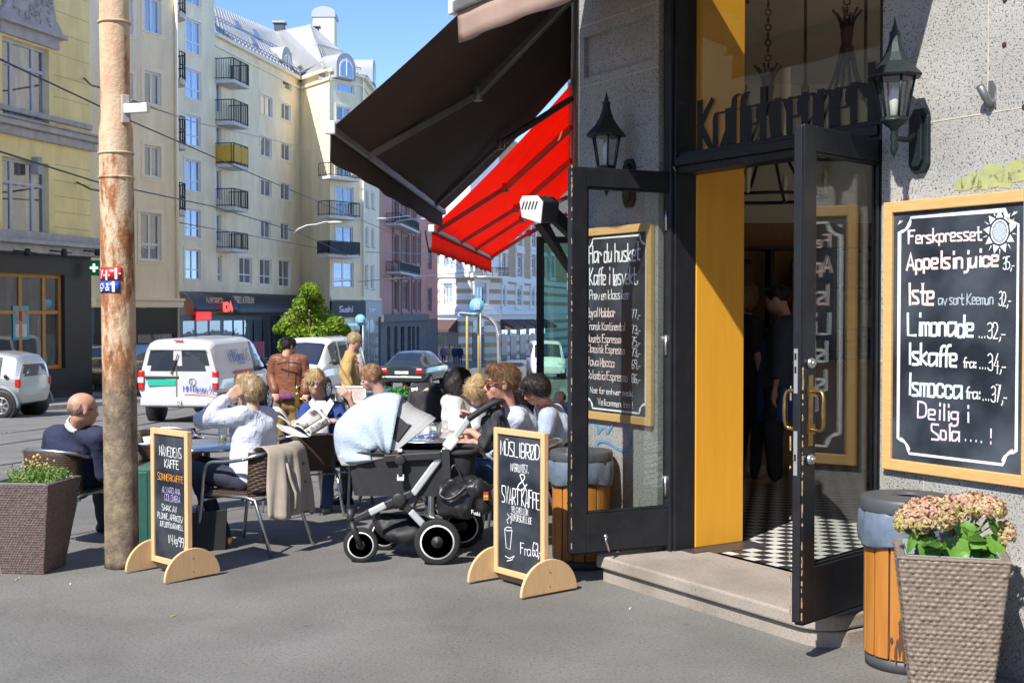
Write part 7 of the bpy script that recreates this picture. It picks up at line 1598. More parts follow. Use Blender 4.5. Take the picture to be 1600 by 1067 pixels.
def make_chair(label):
    t = thing('bistro_chair', label, 'chair', (0, 0, 0), 0, 'wicker and tube chairs of the pavement cafe')
    for s in (1, -1):
        mb = MB(); mb.tube(chaikin([(s * .255, .26, .0), (s * .25, .21, .38), (s * .25, .2, .52), (s * .255, .16, .60), (s * .26, .02, .605), (s * .255, -.14, .63)], 2), .0125, 8); mb.build('arm', TUBE, t)
        mb = MB(); mb.tube([(s * .24, -.34, .0), (s * .225, -.2, .36), (s * .22, -.12, .375), (s * .225, .2, .375)], .0125, 8); mb.build('leg', TUBE, t)
    mb = MB(); mb.tube(chaikin([(-.255, -.14, .63), (-.23, -.22, .66), (-.12, -.28, .675), (0, -.295, .68), (.12, -.28, .675), (.23, -.22, .66), (.255, -.14, .63)], 2), .0125, 8); mb.tube([(-.22, -.16, .34), (.22, -.16, .34)], .009, 6); mb.tube([(-.25, .2, .34), (.25, .2, .34)], .009, 6); mb.build('back_tube', TUBE, t)
    mb = MB(); pl_ = [(-.225, .2), (-.2, .225), (.2, .225), (.225, .2), (.215, -.16), (.15, -.22), (-.15, -.22), (-.215, -.16)]; mb.prism([(x, y, .378) for x, y in pl_], (0, 0, .028)); mb.build('seat', WICK, t, bevel=.008)
    mb = MB(); pts = []
    for i in range(9):
        z = .40 + .265 * i / 8
        for j in range(17):
            g = j / 16 * 2 - 1; pts.append((.235 * g * (1 - .06 * (1 - i / 8)), -.215 - .06 * (1 - g * g) - .02 * i / 8 + (.08 * max(0, abs(g) - .7) / .3), z + (.008 if i == 8 else 0)))
    mb.grid(pts, 9, 17); mb.build('backrest', WICK, t, solid=.014)
    return t
chair0 = make_chair('brown wicker chair of the bald man, its back against the dark planter')
CHAIRS = {}
def put_chair(key, x, y, rz, label, first=False):
    o = chair0 if first else copy_tree(chair0); o.location = (x, y, gz(y)); o.rotation_euler = (0, 0, R(rz)); o['label'] = label; CHAIRS[key] = o; return o
q = PZ(112, 850, 0); put_chair('bald', q.x, q.y, -22, chair0['label'], True)
put_chair('shirt', -1.78, 8.27, 65, 'wicker chair of the man in the white shirt, a beige coat over its back')
q = PZ(472, 792, 0); put_chair('empty', q.x, q.y, 28, 'empty dark wicker chair with a white bag on it, before the newspaper woman')
put_chair('news', -1.55, 10.45, 165, 'chair of the woman in the blue cardigan reading a newspaper')
q = PZ(338, 775, 0); put_chair('silver', q.x, q.y, -70, 'empty chair with pale metal arms behind the round table')
q = PZ(232, 800, 0); put_chair('pole', q.x, q.y + .25, 175, 'wicker chair tucked between the rusty pole and the tall chalkboard')
put_chair('glasses', .3, 9.75, 82, 'chair of the woman with spectacles and short black hair')
put_chair('curly', .06, 8.75, 85, 'chair of the curly haired man in sunglasses'); put_chair('bob', -.45, 10.2, -75, 'chair of the woman with the black bob'); put_chair('blond', -.22, 9.75, 100, 'chair of the blonde woman bending over the table'); put_chair('read', -1.12, 11.0, 95, 'chair of the man reading in the blue shirt')
TTOP = mat('table_top_steel', (.6, .62, .64), .22, metal=.85, var=.06)
def table(label, x, y, r=.36):
    t = thing('round_table', label, 'table', (x, y, gz(y)), 0, 'round steel cafe tables'); mb = MB(); mb.lathe([(.02, .64), (r - .015, .64), (r, .648), (r, .66), (r - .01, .666), (.0, .667)], n=40); mb.build('table_top', TTOP, t); mb = MB(); mb.lathe([(.03, .03), (.025, .08), (.025, .64)], n=12); mb.build('column', TUBE, t)
    for k in range(4): a = k * math.pi / 2 + .5; mb = MB(); mb.bar((0, 0, .05), (math.cos(a) * .26, math.sin(a) * .26, .018), .04, .025); mb.build('foot', TUBE, t, bevel=.005)
    return t
TA = (-2.17, 8.62); table('round steel table with coffee cups between the bald man and the white shirt man', *TA)
TB = (-.62, 9.3); table('round steel table with a glass jar behind the pram', *TB, .38)
TC = (-1.75, 9.75 + .7); 
PORC = mat('porcelain', (.75, .75, .73), .25, var=.02, coat=.4); PAPR = mat('paper_white', (.72, .71, .68), .8, var=.06, vs=12)
def cup(px, y, z, label, paper=False):
    p_ = P(px, 690, y); t = thing('paper_cup' if paper else 'coffee_cup', label, 'cup', (p_.x, y, z)); mb = MB()
    if paper: mb.lathe([(.026, 0), (.036, .1), (.038, .103), (.034, .1), (.025, .006)], n=18); mb.build('cup', PAPR, t); mb = MB(); mb.lathe([(.0302, .03), (.0352, .075)], n=18); mb.build('print_band', mat('cup_print', (.3, .22, .16), .7, var=.5, vs=60), t)
    else:
        mb = MB(); mb.lathe([(.02, .012), (.03, .02), (.04, .06), (.037, .06), (.028, .024)], n=18); mb.build('cup', PORC, t); mb = MB(); mb.tube(arc((.048, 0, .04), .016, -1.4, 1.4, 8), .004, 6); mb.build('handle', PORC, t); mb = MB(); mb.lathe([(.03, 0), (.06, .008), (.07, .014), (.06, .01), (.028, .005)], n=20); mb.build('saucer', PORC, t)
cup(232, 8.5, .667, 'white coffee cup on a saucer beside the rusty pole'); cup(262, 8.42, .667, 'printed paper cup at the near edge of the round table', True)
def tumbler(px, y, z, r, h, label):
    p_ = P(px, 690, y); t = thing('glass_tumbler', label, 'glass', (p_.x, y, z)); mb = MB(); mb.lathe([(r * .8, 0), (r, h), (r * .94, h), (r * .72, .008), (0.001, .008)], n=20); mb.build('vessel', glass('drink_glass', (.9, .93, .92), 1.45, .08), t); mb = MB(); mb.lathe([(r * .7, .01), (r * .8, h * .45), (.001, h * .45)], n=16); mb.build('drink', mat('drink_pale', (.5, .48, .4), .2), t)
tumbler(348, 8.72, .667, .035, .12, 'clear glass with a drink at the far edge of the first table'); tumbler(678, 9.1, .667 + gz(9.1), .045, .11, 'wide clear glass on the table behind the pram')
p_ = P(664, 680, 9.15); t = tag(soft_obj('paper_napkin', [ell((0, 0, .04), (.07, .05, .045)), ell((.05, .01, .05), (.04, .04, .05)), ell((-.05, 0, .03), (.05, .04, .03))], PAPR, None, h=.008, k=.03, noise=((.008, 60),)), 'crumpled white paper bag on the table behind the pram', 'paper bag'); t.location = (p_.x, 9.15, .665)
p_ = P(652, 665, 9.0); mb = MB(); mb.lathe([(.006, 0), (.006, .14), (.001, .15)], (0, 0, .01), 8, (.8, .1, .12)); t = tag(mb.build('pen', mat('pen_blue', (.03, .12, .5), .35)), 'blue pen lying at the edge of the table behind the pram', 'pen'); t.location = (p_.x, 9.0, .67)
p_ = CHAIRS['empty'].location; t = tag(soft_obj('white_bag', [ell((0, 0, .07), (.12, .08, .08)), ell((.07, 0, .12), (.05, .05, .06)), ell((-.08, .02, .05), (.06, .06, .05))], PAPR, None, h=.01, k=.03, noise=((.01, 50),)), 'crumpled white bag lying on the seat of the empty chair', 'bag'); t.location = p_ + Vector((-.05, .12, .405))
# ---------------- coat over the chair back
COAT = mat('beige_coat_cloth', (.36, .31, .25), .8, var=.12, vs=8, bump=.1, bs=160)
cb_ = CHAIRS['shirt']; Mw = Matrix.Translation(cb_.location) @ Matrix.Rotation(R(65), 4, 'Z'); t = thing('beige_coat', 'beige trench coat hung over the back of the white shirt man chair', 'coat', Mw @ Vector((0, -.3, .68))); o = t.location.copy(); mb = MB(o); pts = []
NU, NV = 26, 30
for i in range(NU):
    f_ = i / (NU - 1); 
    for j in range(NV):
        g = j / (NV - 1) * 2 - 1
        s_ = f_ * .70 - .16        # metres along the drape from the inside
        yb = -.225 - .06 * (1 - g * g)
        if s_ < 0: y_, z_ = yb + .05, .69 + s_ * 1.1
        elif s_ < .1: a = s_ / .1 * math.pi; y_, z_ = yb - .0 + .05 * math.cos(a) - .0, .69 + .025 * math.sin(a)
        else: d_ = s_ - .1; y_, z_ = yb - .055 - .10 * d_ ** .8 - .015, .69 - d_ * .98
        hang = max(0, s_ - .1); fold = .022 * math.sin(g * 9 + .5) * min(1, hang * 4) + .012 * math.sin(g * 21 + hang * 6) * min(1, hang * 4)
        x_ = .21 * g * (1 + .32 * hang) - .05 * hang; z_ += (-.12 * hang * (g > .2) * (g - .2)) + .05 * hang * math.sin(g * 3)
        pts.append(Mw @ Vector((x_, y_ - fold, z_)))
mb.grid(pts, NU, NV); mb.build('cloth', COAT, t, solid=.006)
mb = MB(o); mb.tube([Mw @ Vector(p_) for p_ in ((-.1, -.36, .6), (-.09, -.385, .5), (-.06, -.41, .4), (-.08, -.42, .3))], [.014, .012, .012, .01], 6); mb.build('belt', COAT, t)
mb = MB(o)
for zz in (.58, .46): mb.lathe([(.011, 0), (.009, .004)], Mw @ Vector((.08, -.372 - (.6 - zz) * .12, zz)), 10, Mw.to_3x3() @ Vector((0, -1, 0)))
mb.build('button', mat('button_dark', (.03, .02, .02), .4), t)
# black paper carrier
c = PZ(322, 858, 0); t = thing('shopping_bag', 'black paper carrier bag on the ground by the white shirt man', 'bag', (c.x, c.y, 0)); mb = MB(); 
mb.hexa([(-.13, -.05, 0), (.13, -.05, 0), (.13, .06, 0), (-.13, .06, 0), (-.135, -.03, .25), (.14, -.025, .27), (.14, .035, .27), (-.135, .03, .25)]); mb.build('bag', mat('black_paper', (.018, .018, .02), .45, bump=.2, bs=8), t, bevel=.004); mb = MB(); mb.tube(chaikin([(-.06, -.03, .255), (-.05, -.03, .33), (.05, -.03, .34), (.06, -.03, .26)], 2), .004, 5); mb.build('handle', mat('black_cable', (0, 0, 0)), t); t.rotation_euler = (0, 0, R(12))
# ---------------- brass stanchions with red rope, menu stand, box of green plants
GOLD = mat('polished_brass', (.62, .4, .1), .18, metal=1, var=.1); ROPE = mat('red_rope', (.3, .02, .02), .8)
stn = None
SP = [(465, 607, 13.0), (551, 600, 13.4), (633, 595, 14.2), (656, 594, 14.4)]
labs = ('brass topped stanchion behind the newspaper, nearest to the brown jacket', 'brass topped stanchion in front of the tan jacket woman', 'brass topped stanchion right of the reading man', 'brass topped stanchion nearest to the second pram')
tops = []
for (px, py, y), lb in zip(SP, labs):
    p_ = P(px, py, y); g = gz(y); h = p_.z - g
    if stn is None:
        t = stn = thing('rope_stanchion', lb, 'stanchion', (p_.x, y, g), 0, 'brass topped stanchions'); mb = MB(); mb.lathe([(.14, 0), (.14, .02), (.05, .05), (.025, .06), (.025, h - .2)], n=16); mb.build('post', BLKP, t)
        mb = MB(); mb.lathe([(.03, h - .2), (.03, h - .07), (.045, h - .06), (.045, h - .045), (.015, h - .04)], n=14); mb.ball((0, 0, h), .04, 8); mb.tube([(0, 0, h - .1), (.06, 0, h - .12), (.09, 0, h - .13)], .012, 6); mb.build('finial', GOLD, t)
    else: t = copy_tree(stn); t.location = (p_.x, y, g); t['label'] = lb
    tops.append(Vector((p_.x, y, p_.z - .11)))
for (a, b_), lb in zip(((tops[0], tops[1]), (tops[1], tops[2]), (tops[2], tops[3])), ('red rope slung between the first and second brass stanchion', 'red rope slung behind the reading man', 'short red rope between the two far stanchions')):
    mb = MB(a); mb.tube([a.lerp(b_, i / 12) - ZU * .18 * math.sin(math.pi * i / 12) for i in range(13)], .018, 7); ob = mb.build('barrier_rope', ROPE); ob.location = a; tag(ob, lb, 'rope')
c = P(548, 616, 12.2); t = thing('menu_stand', 'white framed menu board on a stand behind the reading man', 'menu board', (c.x, 12.2, gz(12.2))); o = t.location.copy(); mb = MB(o); w_, h_ = .31, .17
for a, b_, cc, dd in ((-w_ / 2, -w_ / 2 + .02, -h_ / 2, h_ / 2), (w_ / 2 - .02, w_ / 2, -h_ / 2, h_ / 2), (-w_ / 2 + .02, w_ / 2 - .02, h_ / 2 - .02, h_ / 2), (-w_ / 2 + .02, w_ / 2 - .02, -h_ / 2, -h_ / 2 + .02)): mb.box(c + Vector(((a + b_) / 2, 0, (cc + dd) / 2)), (b_ - a, .02, dd - cc))
mb.build('frame', WHP, t); mb = MB(o); mb.box(c, (w_ - .03, .008, h_ - .03)); mb.build('menu_sheet', mat('menu_pinkish', (.62, .5, .46), .6, var=.2, vs=30), t); mb = MB(o); mb.box((c.x, 12.22, (c.z - .08 + o.z) / 2), (.03, .03, c.z - .08 - o.z)); mb.box((c.x, 12.22, o.z + .01), (.3, .25, .02)); mb.build('stand', BLKP, t)
c = P(619, 612, 12.6); t = thing('plant_box', 'box of bright green small-leaved plants behind the pram hood', 'planter', (c.x, 12.6, gz(12.6))); o = t.location.copy(); mb = MB(o); mb.box((c.x, 12.6, (c.z - .08 + o.z) / 2), (.44, .26, c.z - .08 - o.z)); mb.build('box', BLKP, t, bevel=.01)
leafy('foliage', t, o, [((c.x + dx, 12.6, c.z - .05 + dz), .1) for dx, dz in ((-.13, 0), (0, .02), (.12, 0), (-.06, .03), (.07, .03))], 900, .02, [mat('box_leaf', (.05, .25, .05), .4, trans=.3), mat('box_leaf_light', (.1, .36, .09), .4, trans=.3)], 5)
# ---------------- prams
GRYF = mat('grey_hood_cloth', (.40, .40, .40), .8, var=.05, bump=.1, bs=260); BLKF = mat('black_pram_cloth', (.022, .022, .026), .75, var=.2, vs=20, bump=.15, bs=200); MUSL = mat('pale_blue_muslin', (.42, .5, .58), .9, var=.06, vs=25, bump=.35, bs=70); ALW = mat('bright_aluminium', (.66, .67, .68), .35, metal=.5, var=.03)
PO = PZ(640, 872, 0); PO = Vector((PO.x, 7.95, 0)); K = 7.7 / F
def S3(px, py, dy=0.0): q = P(px, py, 7.95 + dy); return q
t = thing('pram', 'black pram with grey hood, pale blue muslin cloth and white rimmed wheels', 'pram', PO); o = PO.copy()
def wheel(px, r, dy, nm='wheel'):
    y = 7.95 + dy; x = (px - 800) / F * y; c = Vector((x, y, r)); mb = MB(o)
    mb.lathe([(r * .74, -.018), (r * .92, -.022), (r, -.012), (r, .012), (r * .92, .022), (r * .74, .018), (r * .72, 0), (r * .74, -.018)], c, 36, (0, 1, 0)); wo_ = mb.build(nm, TYRE, t)
    mb = MB(o); mb.lathe([(r * .62, -.016), (r * .75, -.020), (r * .76, 0), (r * .75, .02), (r * .62, .016), (r * .6, 0), (r * .62, -.016)], c, 36, (0, 1, 0)); mb.build('white_rim', mat('wheel_white', (.75, .75, .73), .4, var=.02), wo_)
    mb = MB(o)
    for k in range(5):
        a = k * 2 * math.pi / 5 + .3; d_ = Vector((math.cos(a), 0, math.sin(a))); mb.bar(c + d_ * .01, c + d_ * r * .63, r * .22, .016, Vector((0, 1, 0)))
    mb.lathe([(r * .26, -.02), (r * .26, .02)], c, 16, (0, 1, 0)); mb.lathe([(r * .1, -.03), (r * .1, .03)], c, 12, (0, 1, 0)); mb.build('spokes', BLKP, wo_)
    return c
w1 = wheel(563, .112, -.2); w2 = wheel(600, .112, .2); w3 = wheel(683, .146, -.28); w4 = wheel(722, .146, .28)
mb = MB(o)
for w_, px in ((w1, 548), (w2, 588)): a = S3(px, 800, w_.y - 7.95); mb.tube([a + ZU * .02, a - ZU * .07], .026, 10); mb.tube([a - ZU * .05, a + (w_ - a) * .5 + Vector((-.01, -.028, 0)), w_ + Vector((0, -.028, 0))], [.02, .022, .016], 8)
mb.tube([w3 + Vector((0, .03, 0)), w4 - Vector((0, .03, 0))], .014, 8); mb.build('fork', BLKP, t)
hub = S3(624, 780)
for dy in (-.22, .22):
    mb = MB(o); mb.bar(S3(553, 812, dy), S3(578, 800, dy), .03, .045); mb.bar(S3(602, 789, dy), S3(645, 770, dy), .034, .05); mb.build('chassis_joint', BLKP, t, bevel=.01)
    mb = MB(o); mb.bar(S3(577, 801, dy), S3(603, 788, dy), .03, .045); mb.bar(S3(645, 772, dy), S3(734, 652, dy), .026, .045); mb.bar(S3(641, 798, dy), S3(664, 822, dy), .03, .045); mb.build('chassis_tube', ALW, t, bevel=.01)
    mb = MB(o); mb.bar(S3(660, 817, dy), (w3 if dy < 0 else w4) + Vector((0, .03 if dy < 0 else -.03, 0)), .03, .045); mb.lathe([(.046, -.03), (.046, .03), (.034, .036)], S3(624, 780, dy), 20, (0, -1, 0)); mb.bar(S3(624, 780, dy), S3(641, 798, dy), .03, .045); mb.build('hinge_hub', BLKP, t, bevel=.006)
    mb = MB(o); mb.bar(S3(697, 700, dy), S3(712, 682, dy), .05, .07); mb.build('telescope_clamp', mat('clamp_white', (.7, .7, .68), .4), t, bevel=.012)
mb = MB(o); mb.tube(chaikin([S3(731, 655, -.22), S3(768, 630, -.22), S3(783, 627, -.2), S3(786, 627, 0), S3(783, 627, .2), S3(768, 630, .22), S3(731, 655, .22)], 2), .021, 10); mb.build('handle_grip', mat('foam_grip', (.02, .02, .022), .7), t)
# carrycot
mb = MB(o); pts = []
for i in range(7):
    f_ = i / 6; z_t = .72 - .03
    for j in range(48):
        a = 2 * math.pi * j / 48; cx = abs(math.cos(a)) ** .35 * (1 if math.cos(a) > 0 else -1); sy = abs(math.sin(a)) ** .35 * (1 if math.sin(a) > 0 else -1)
        L0, L1 = S3(546, 770).x, S3(746, 770).x; c = (L0 + L1) / 2; hw = (L1 - L0) / 2 * (.9 + .1 * f_); zz = S3(640, 768).z * (1 - f_) + S3(640, 703).z * f_
        wr = .006 * math.sin(a * 11 + f_ * 5) * math.sin(math.pi * f_); pts.append((c + hw * cx + wr, 7.95 + (.2 + .015 * f_) * sy + wr, zz))
mb.grid(pts, 7, 48, wrap=True); n0 = len(mb.v); mb.add([pts[j] for j in range(48)], [tuple(reversed(range(48)))]); mb.build('carrycot', BLKF, t)
mb = MB(o); mb.tube([Vector(p_) + Vector((0, 0, .005)) for p_ in pts[-48:]], .02, 8, closed=True); mb.build('cot_edge', BLKF, t); 
mb = MB(o); mb.add([Vector(p_) + Vector((0, 0, -.02)) for p_ in pts[-48:]], [tuple(range(48))]); mb.build('apron', BLKF, t)
mb = MB(o); mb.bar(S3(600, 716, -.235), S3(690, 711, -.235), .03, .05); mb.lathe([(.036, -.01), (.036, .02), (.026, .024)], S3(625, 718, -.25), 20, (0, -1, 0)); mb.bar(S3(626, 712, -.245), S3(626, 744, -.245), .03, .05); mb.build('cot_adaptor', BLKP, t, bevel=.008)
mb = MB(o); mb.bar(S3(626, 741, -.258), S3(626, 751, -.258), .045, .012, Vector((0, -1, 0))); mb.bar(S3(625, 701, -.25), S3(625, 706, -.25), .03, .02); mb.build('adaptor_button', mat('clamp_white', (0, 0, 0)), t, bevel=.004)
# hood: fan of hoops about the side pivots
piv = S3(609, 709)
def hoop(ang, rad, g, hw=.215):      # g 0..1 across the width
    b_ = math.pi * g; w_ = -math.cos(b_); top = math.sin(b_) ** .55 if 0 < g < 1 else 0
    yy = hw * (abs(w_) ** .6) * (1 if w_ > 0 else -1)
    return piv + Vector((math.cos(ang) * rad * top, yy, math.sin(ang) * rad * top))
def hood_rad(ang): return float(np.interp(ang, [R(37), R(60), R(88), R(118), R(146), R(180), R(200)], [.37, .335, .385, .37, .39, .315, .29]))
def hood_part(a0, a1, nm, mt_, off=0, hw=.215, n1=14, g0=0.0, g1=1.0, sol=.006):
    mb = MB(o); pts = []
    for i in range(n1):
        a = a0 + (a1 - a0) * i / (n1 - 1)
        for j in range(25):
            g = g0 + (g1 - g0) * j / 24; p_ = hoop(a, hood_rad(a) + off, g, hw + off * .5); pts.append(p_)
    mb.grid(pts, n1, 25); return mb.build(nm, mt_, t, solid=sol)
hood_part(R(193), R(118), 'hood', GRYF); hood_part(R(118), R(38), 'hood_visor', GRYF); hood_part(R(86), R(52), 'hood_mesh', mat('black_mesh', (.03, .03, .035), .6), .003, .217, 10, .05, .2, .003); hood_part(R(45), R(37), 'visor_edge', GRYF, .004)
mb = MB(o)
for a in (R(118), R(82), R(38)):
    mb.tube([hoop(a, hood_rad(a) + .003, g / 24) for g in range(25)], .007, 6)
mb.build('hood_rib', GRYF, t)
mb = MB(o); lo = [S3(527, 712, -.2), S3(533, 728, -.2), S3(598, 726, -.2), S3(604, 709, -.2)]; mb.prism(lo, (0, .4, 0)); mb.build('hood_skirt', GRYF, t, bevel=.01)
# muslin cloth over the hood
c_ = thing('muslin_cloth', 'pale blue muslin cloth draped over the pram hood', 'cloth', piv + Vector((-.2, 0, .3))); mb = MB(c_.location); pts = []; n1, n2 = 34, 44
for i in range(n1):
    f_ = i / (n1 - 1); a = R(188) + (R(80) - R(188)) * f_
    for j in range(n2):
        g = j / (n2 - 1); low = .06 + .05 * math.sin(f_ * 4 + 1)
        gg = low * .3 + (1 - low * .6) * g; p_ = hoop(a, hood_rad(a) + .014 + .008 * math.sin(f_ * 26) * (abs(g - .5) * 2) + .006 * math.sin(g * 30 + f_ * 7), gg, .235 + .012 * math.sin(f_ * 19 + 1) * (abs(g - .5) * 2))
        if f_ > .9: p_ += Vector((.02 * (f_ - .9) * 10, 0, 0))
        pts.append(p_)
mb.grid(pts, n1, n2); mb.build('cloth', MUSL, c_, solid=.004)
# basket, changing bag and rucksack
soft_obj('basket', [ell((S3(640, 826).x, 7.95, .16), (.2, .17, .085)), cone(S3(600, 815, 0), S3(690, 830, 0), .06, .07)], mat('basket_net', (.012, .012, .014), .6, var=.3, vs=60), t, o, h=.015, k=.05, noise=((.008, 30),))
mb = MB(o); mb.bar(S3(696, 702, -.25), S3(698, 748, -.25), .012, .05, Vector((1, 0, 0))); mb.build('strap', BLKF, t)
BAGL = mat('black_leather_bag', (.016, .016, .018), .38, var=.3, vs=14, bump=.3, bs=30)
bc = S3(713, 778, -.22); bag = thing('changing_bag', 'bulging black handbag hung on the pram frame', 'bag', bc)
soft_obj('bag', [ell(bc + Vector((0, 0, -.02)), (.125, .075, .12)), ell(bc + Vector((.12, .02, .0)), (.11, .08, .115)), ell(bc + Vector((.04, 0, .06)), (.14, .06, .07))], BAGL, bag, bc, h=.009, k=.04, noise=((.012, 22), (.006, 55)))
mb = MB(bc); mb.tube(chaikin([bc + Vector((-.06, -.03, .09)), bc + Vector((-.03, -.02, .2)), bc + Vector((.0, -.01, .22)), bc + Vector((.05, -.03, .09))], 2), .009, 6); mb.tube(chaikin([bc + Vector((-.1, -.08, .03)), bc + Vector((-.05, -.1, .0)), bc + Vector((.02, -.1, .04)), bc + Vector((.06, -.09, .08))], 2), .012, 6); mb.build('handle', BAGL, bag)
mb = MB(bc); q = bc + Vector((.19, -.055, .04)); 
for k in range(3): mb.m = k; mb.box(q - ZU * .018 * k, (.03, .012, .014))
mb.build('tag_strip', [mat('tag_red', (.5, .04, .03), .5), mat('tag_yellow', (.6, .42, .04), .5), mat('tag_orange', (.55, .15, .03), .5)], bag)
mb = MB(bc); text(mb, 'Fushi', bc + Vector((.1, -.075, -.085)), (1, .1, -.35), ZU, .022, .004, .9, jit=0, nrm=(0, -1, 0)); mb.build('tag_lettering', WHP, bag)
rc = S3(772, 672, -.16); ruck = thing('rucksack', 'small black rucksack hanging from the pram handle', 'rucksack', rc)
soft_obj('bag', [ell(rc, (.075, .07, .12)), ell(rc + Vector((-.05, -.02, -.07)), (.06, .06, .06)), ell(rc + Vector((.01, 0, .07)), (.06, .06, .07))], BLKF, ruck, rc, h=.009, k=.04, noise=((.012, 30), (.007, 60)))
mb = MB(rc); mb.tube(chaikin([rc + Vector((-.03, -.05, .1)), rc + Vector((-.03, -.03, .2)), rc + Vector((.02, 0, .21)), rc + Vector((.03, -.05, .05)), rc + Vector((.05, -.07, -.05))], 2), .009, 6); mb.build('strap', BLKF, ruck)
# second pram, black, seen from the front
y = 10.6; c = P(668, 640, y); g = gz(y); t = thing('pram', 'second pram, all black with a bulging rear panel and hoop handle', 'pram', (c.x, y, g)); o = t.location.copy()
soft_obj('seat_shell', [ell(P(666, 625, y), (.155, .12, .15)), ell(P(668, 645, y), (.16, .14, .12))], BLKF, t, o, h=.014, k=.06, noise=((.006, 25),))
mb = MB(o); mb.tube(chaikin([P(638, 640, y - .05), P(641, 608, y), P(650, 601, y), P(690, 601, y), P(697, 610, y), P(699, 650, y - .05)], 2), .02, 8); mb.build('handle_bar', mat('foam_grip', (0, 0, 0)), t)
soft_obj('sheepskin', [ell(P(665, 611, y), (.13, .09, .05))], mat('sheepskin', (.6, .5, .38), .95, bump=.5, bs=80), t, o, h=.012, k=.03, noise=((.008, 50),))
for dx in (-.2, .2):
    mb = MB(o); mb.tube([Vector((c.x + dx * .8, y, P(668, 645, y).z)), Vector((c.x + dx, y - .1, g + .3)), Vector((c.x + dx, y - .3, g + .12))], .016, 6); mb.build('frame', BLKP, t)
    for yy, r_ in ((-.3, .11), (.25, .13)): mb = MB(o); mb.tube(arc((c.x + dx, y + yy, g + r_), r_ - .02, 0, 6.283, 20, Vector((0, 1, 0)), ZU), .02, 6, False); mb.lathe([(.03, -.02), (.03, .02)], (c.x + dx, y + yy, g + r_), 10, (1, 0, 0)); mb.bar((c.x + dx, y + yy, g + .02), (c.x + dx, y + yy, g + 2 * r_ - .02), .02, .02); mb.build('wheel', TYRE, t)
# cigarette ends and paper scraps on the asphalt
rs = random.Random(12); LIT = mat('litter_tan', (.5, .38, .2), .8)
for i, (px, py) in enumerate(((26, 905), (110, 912), (30, 902), (1140, 965), (1205, 985), (985, 950), (270, 962))):
    c = PZ(px, py, .005); mb = MB(); mb.box((0, 0, 0), (.022, .007, .006), rs.uniform(0, 3)); ob = mb.build('cigarette_end', LIT if i % 2 == 0 else PAPR); ob.location = c; tag(ob, 'tiny tan cigarette end lying on the asphalt', 'cigarette end', 'cigarette ends on the asphalt')
# ================================================================ PEOPLE
SKIN = mat('skin', (.52, .29, .21), .5, var=.07, vs=14, spec=.4); SKINP = mat('skin_pale', (.60, .36, .27), .5, var=.07, vs=14, spec=.4); SKINR = mat('skin_ruddy', (.55, .27, .19), .5, var=.08, vs=14, spec=.4)
def hairmat(n, a, b_): return mat('hair_' + n, a, .5, col2=b_, vs=38, stretch=(1, 1, .3), bump=.5, bs=70, spec=.4)
H_BLOND = hairmat('blond', (.30, .19, .08), (.55, .39, .19)); H_BLACK = hairmat('black', (.008, .007, .007), (.03, .025, .022)); H_BROWN = hairmat('brown', (.09, .045, .02), (.2, .11, .05)); H_GREYB = hairmat('grey_brown', (.19, .12, .09), (.3, .2, .15)); H_SAND = hairmat('sandy', (.25, .13, .06), (.42, .25, .13)); H_ASH = hairmat('ash_blond', (.22, .14, .07), (.48, .36, .2)); H_PALE = hairmat('pale_blond', (.42, .3, .16), (.62, .5, .3))
def v(*a): return Vector(a)
def hand(pr, w, d, n, S, curl=.5, mir=1, spread=.25):
    """palm, four unequal fingers and a thumb from the side of the palm; d towards the fingers, n out of the palm"""
    d = d.normalized(); n = (n - d * n.dot(d)).normalized(); s = d.cross(n) * mir; L = .078 * S
    for k, (o_, fl) in enumerate(((-.03, .92), (-.01, 1.0), (.011, .95), (.031, .78))):
        b0 = w + s * o_ * .5 * S + d * .012 * S; kn = w + s * o_ * S + d * L
        pr.append(cone(b0, kn, .0125 * S, .0115 * S))
        a = curl * (.6 + .12 * k); l1, l2, l3 = .038 * fl * S, .025 * fl * S, .02 * fl * S; dd = (d + s * o_ * 4 * spread).normalized()
        d1 = dd * math.cos(a) + n * math.sin(a); d2 = dd * math.cos(a * 1.9) + n * math.sin(a * 1.9); d3 = dd * math.cos(a * 2.5) + n * math.sin(a * 2.5)
        p1 = kn + d1 * l1; p2 = p1 + d2 * l2; p3 = p2 + d3 * l3
        pr += [cone(kn, p1, .0098 * S, .009 * S), cone(p1, p2, .009 * S, .0082 * S), cone(p2, p3, .0082 * S, .007 * S)]
    t0 = w - s * .02 * S + d * .02 * S; t1 = t0 - s * .028 * S + d * .028 * S + n * .014 * S; t2 = t1 - s * .006 * S + d * .03 * S + n * .01 * S
    pr += [cone(t0, t1, .014 * S, .011 * S), cone(t1, t2, .0105 * S, .0085 * S)]
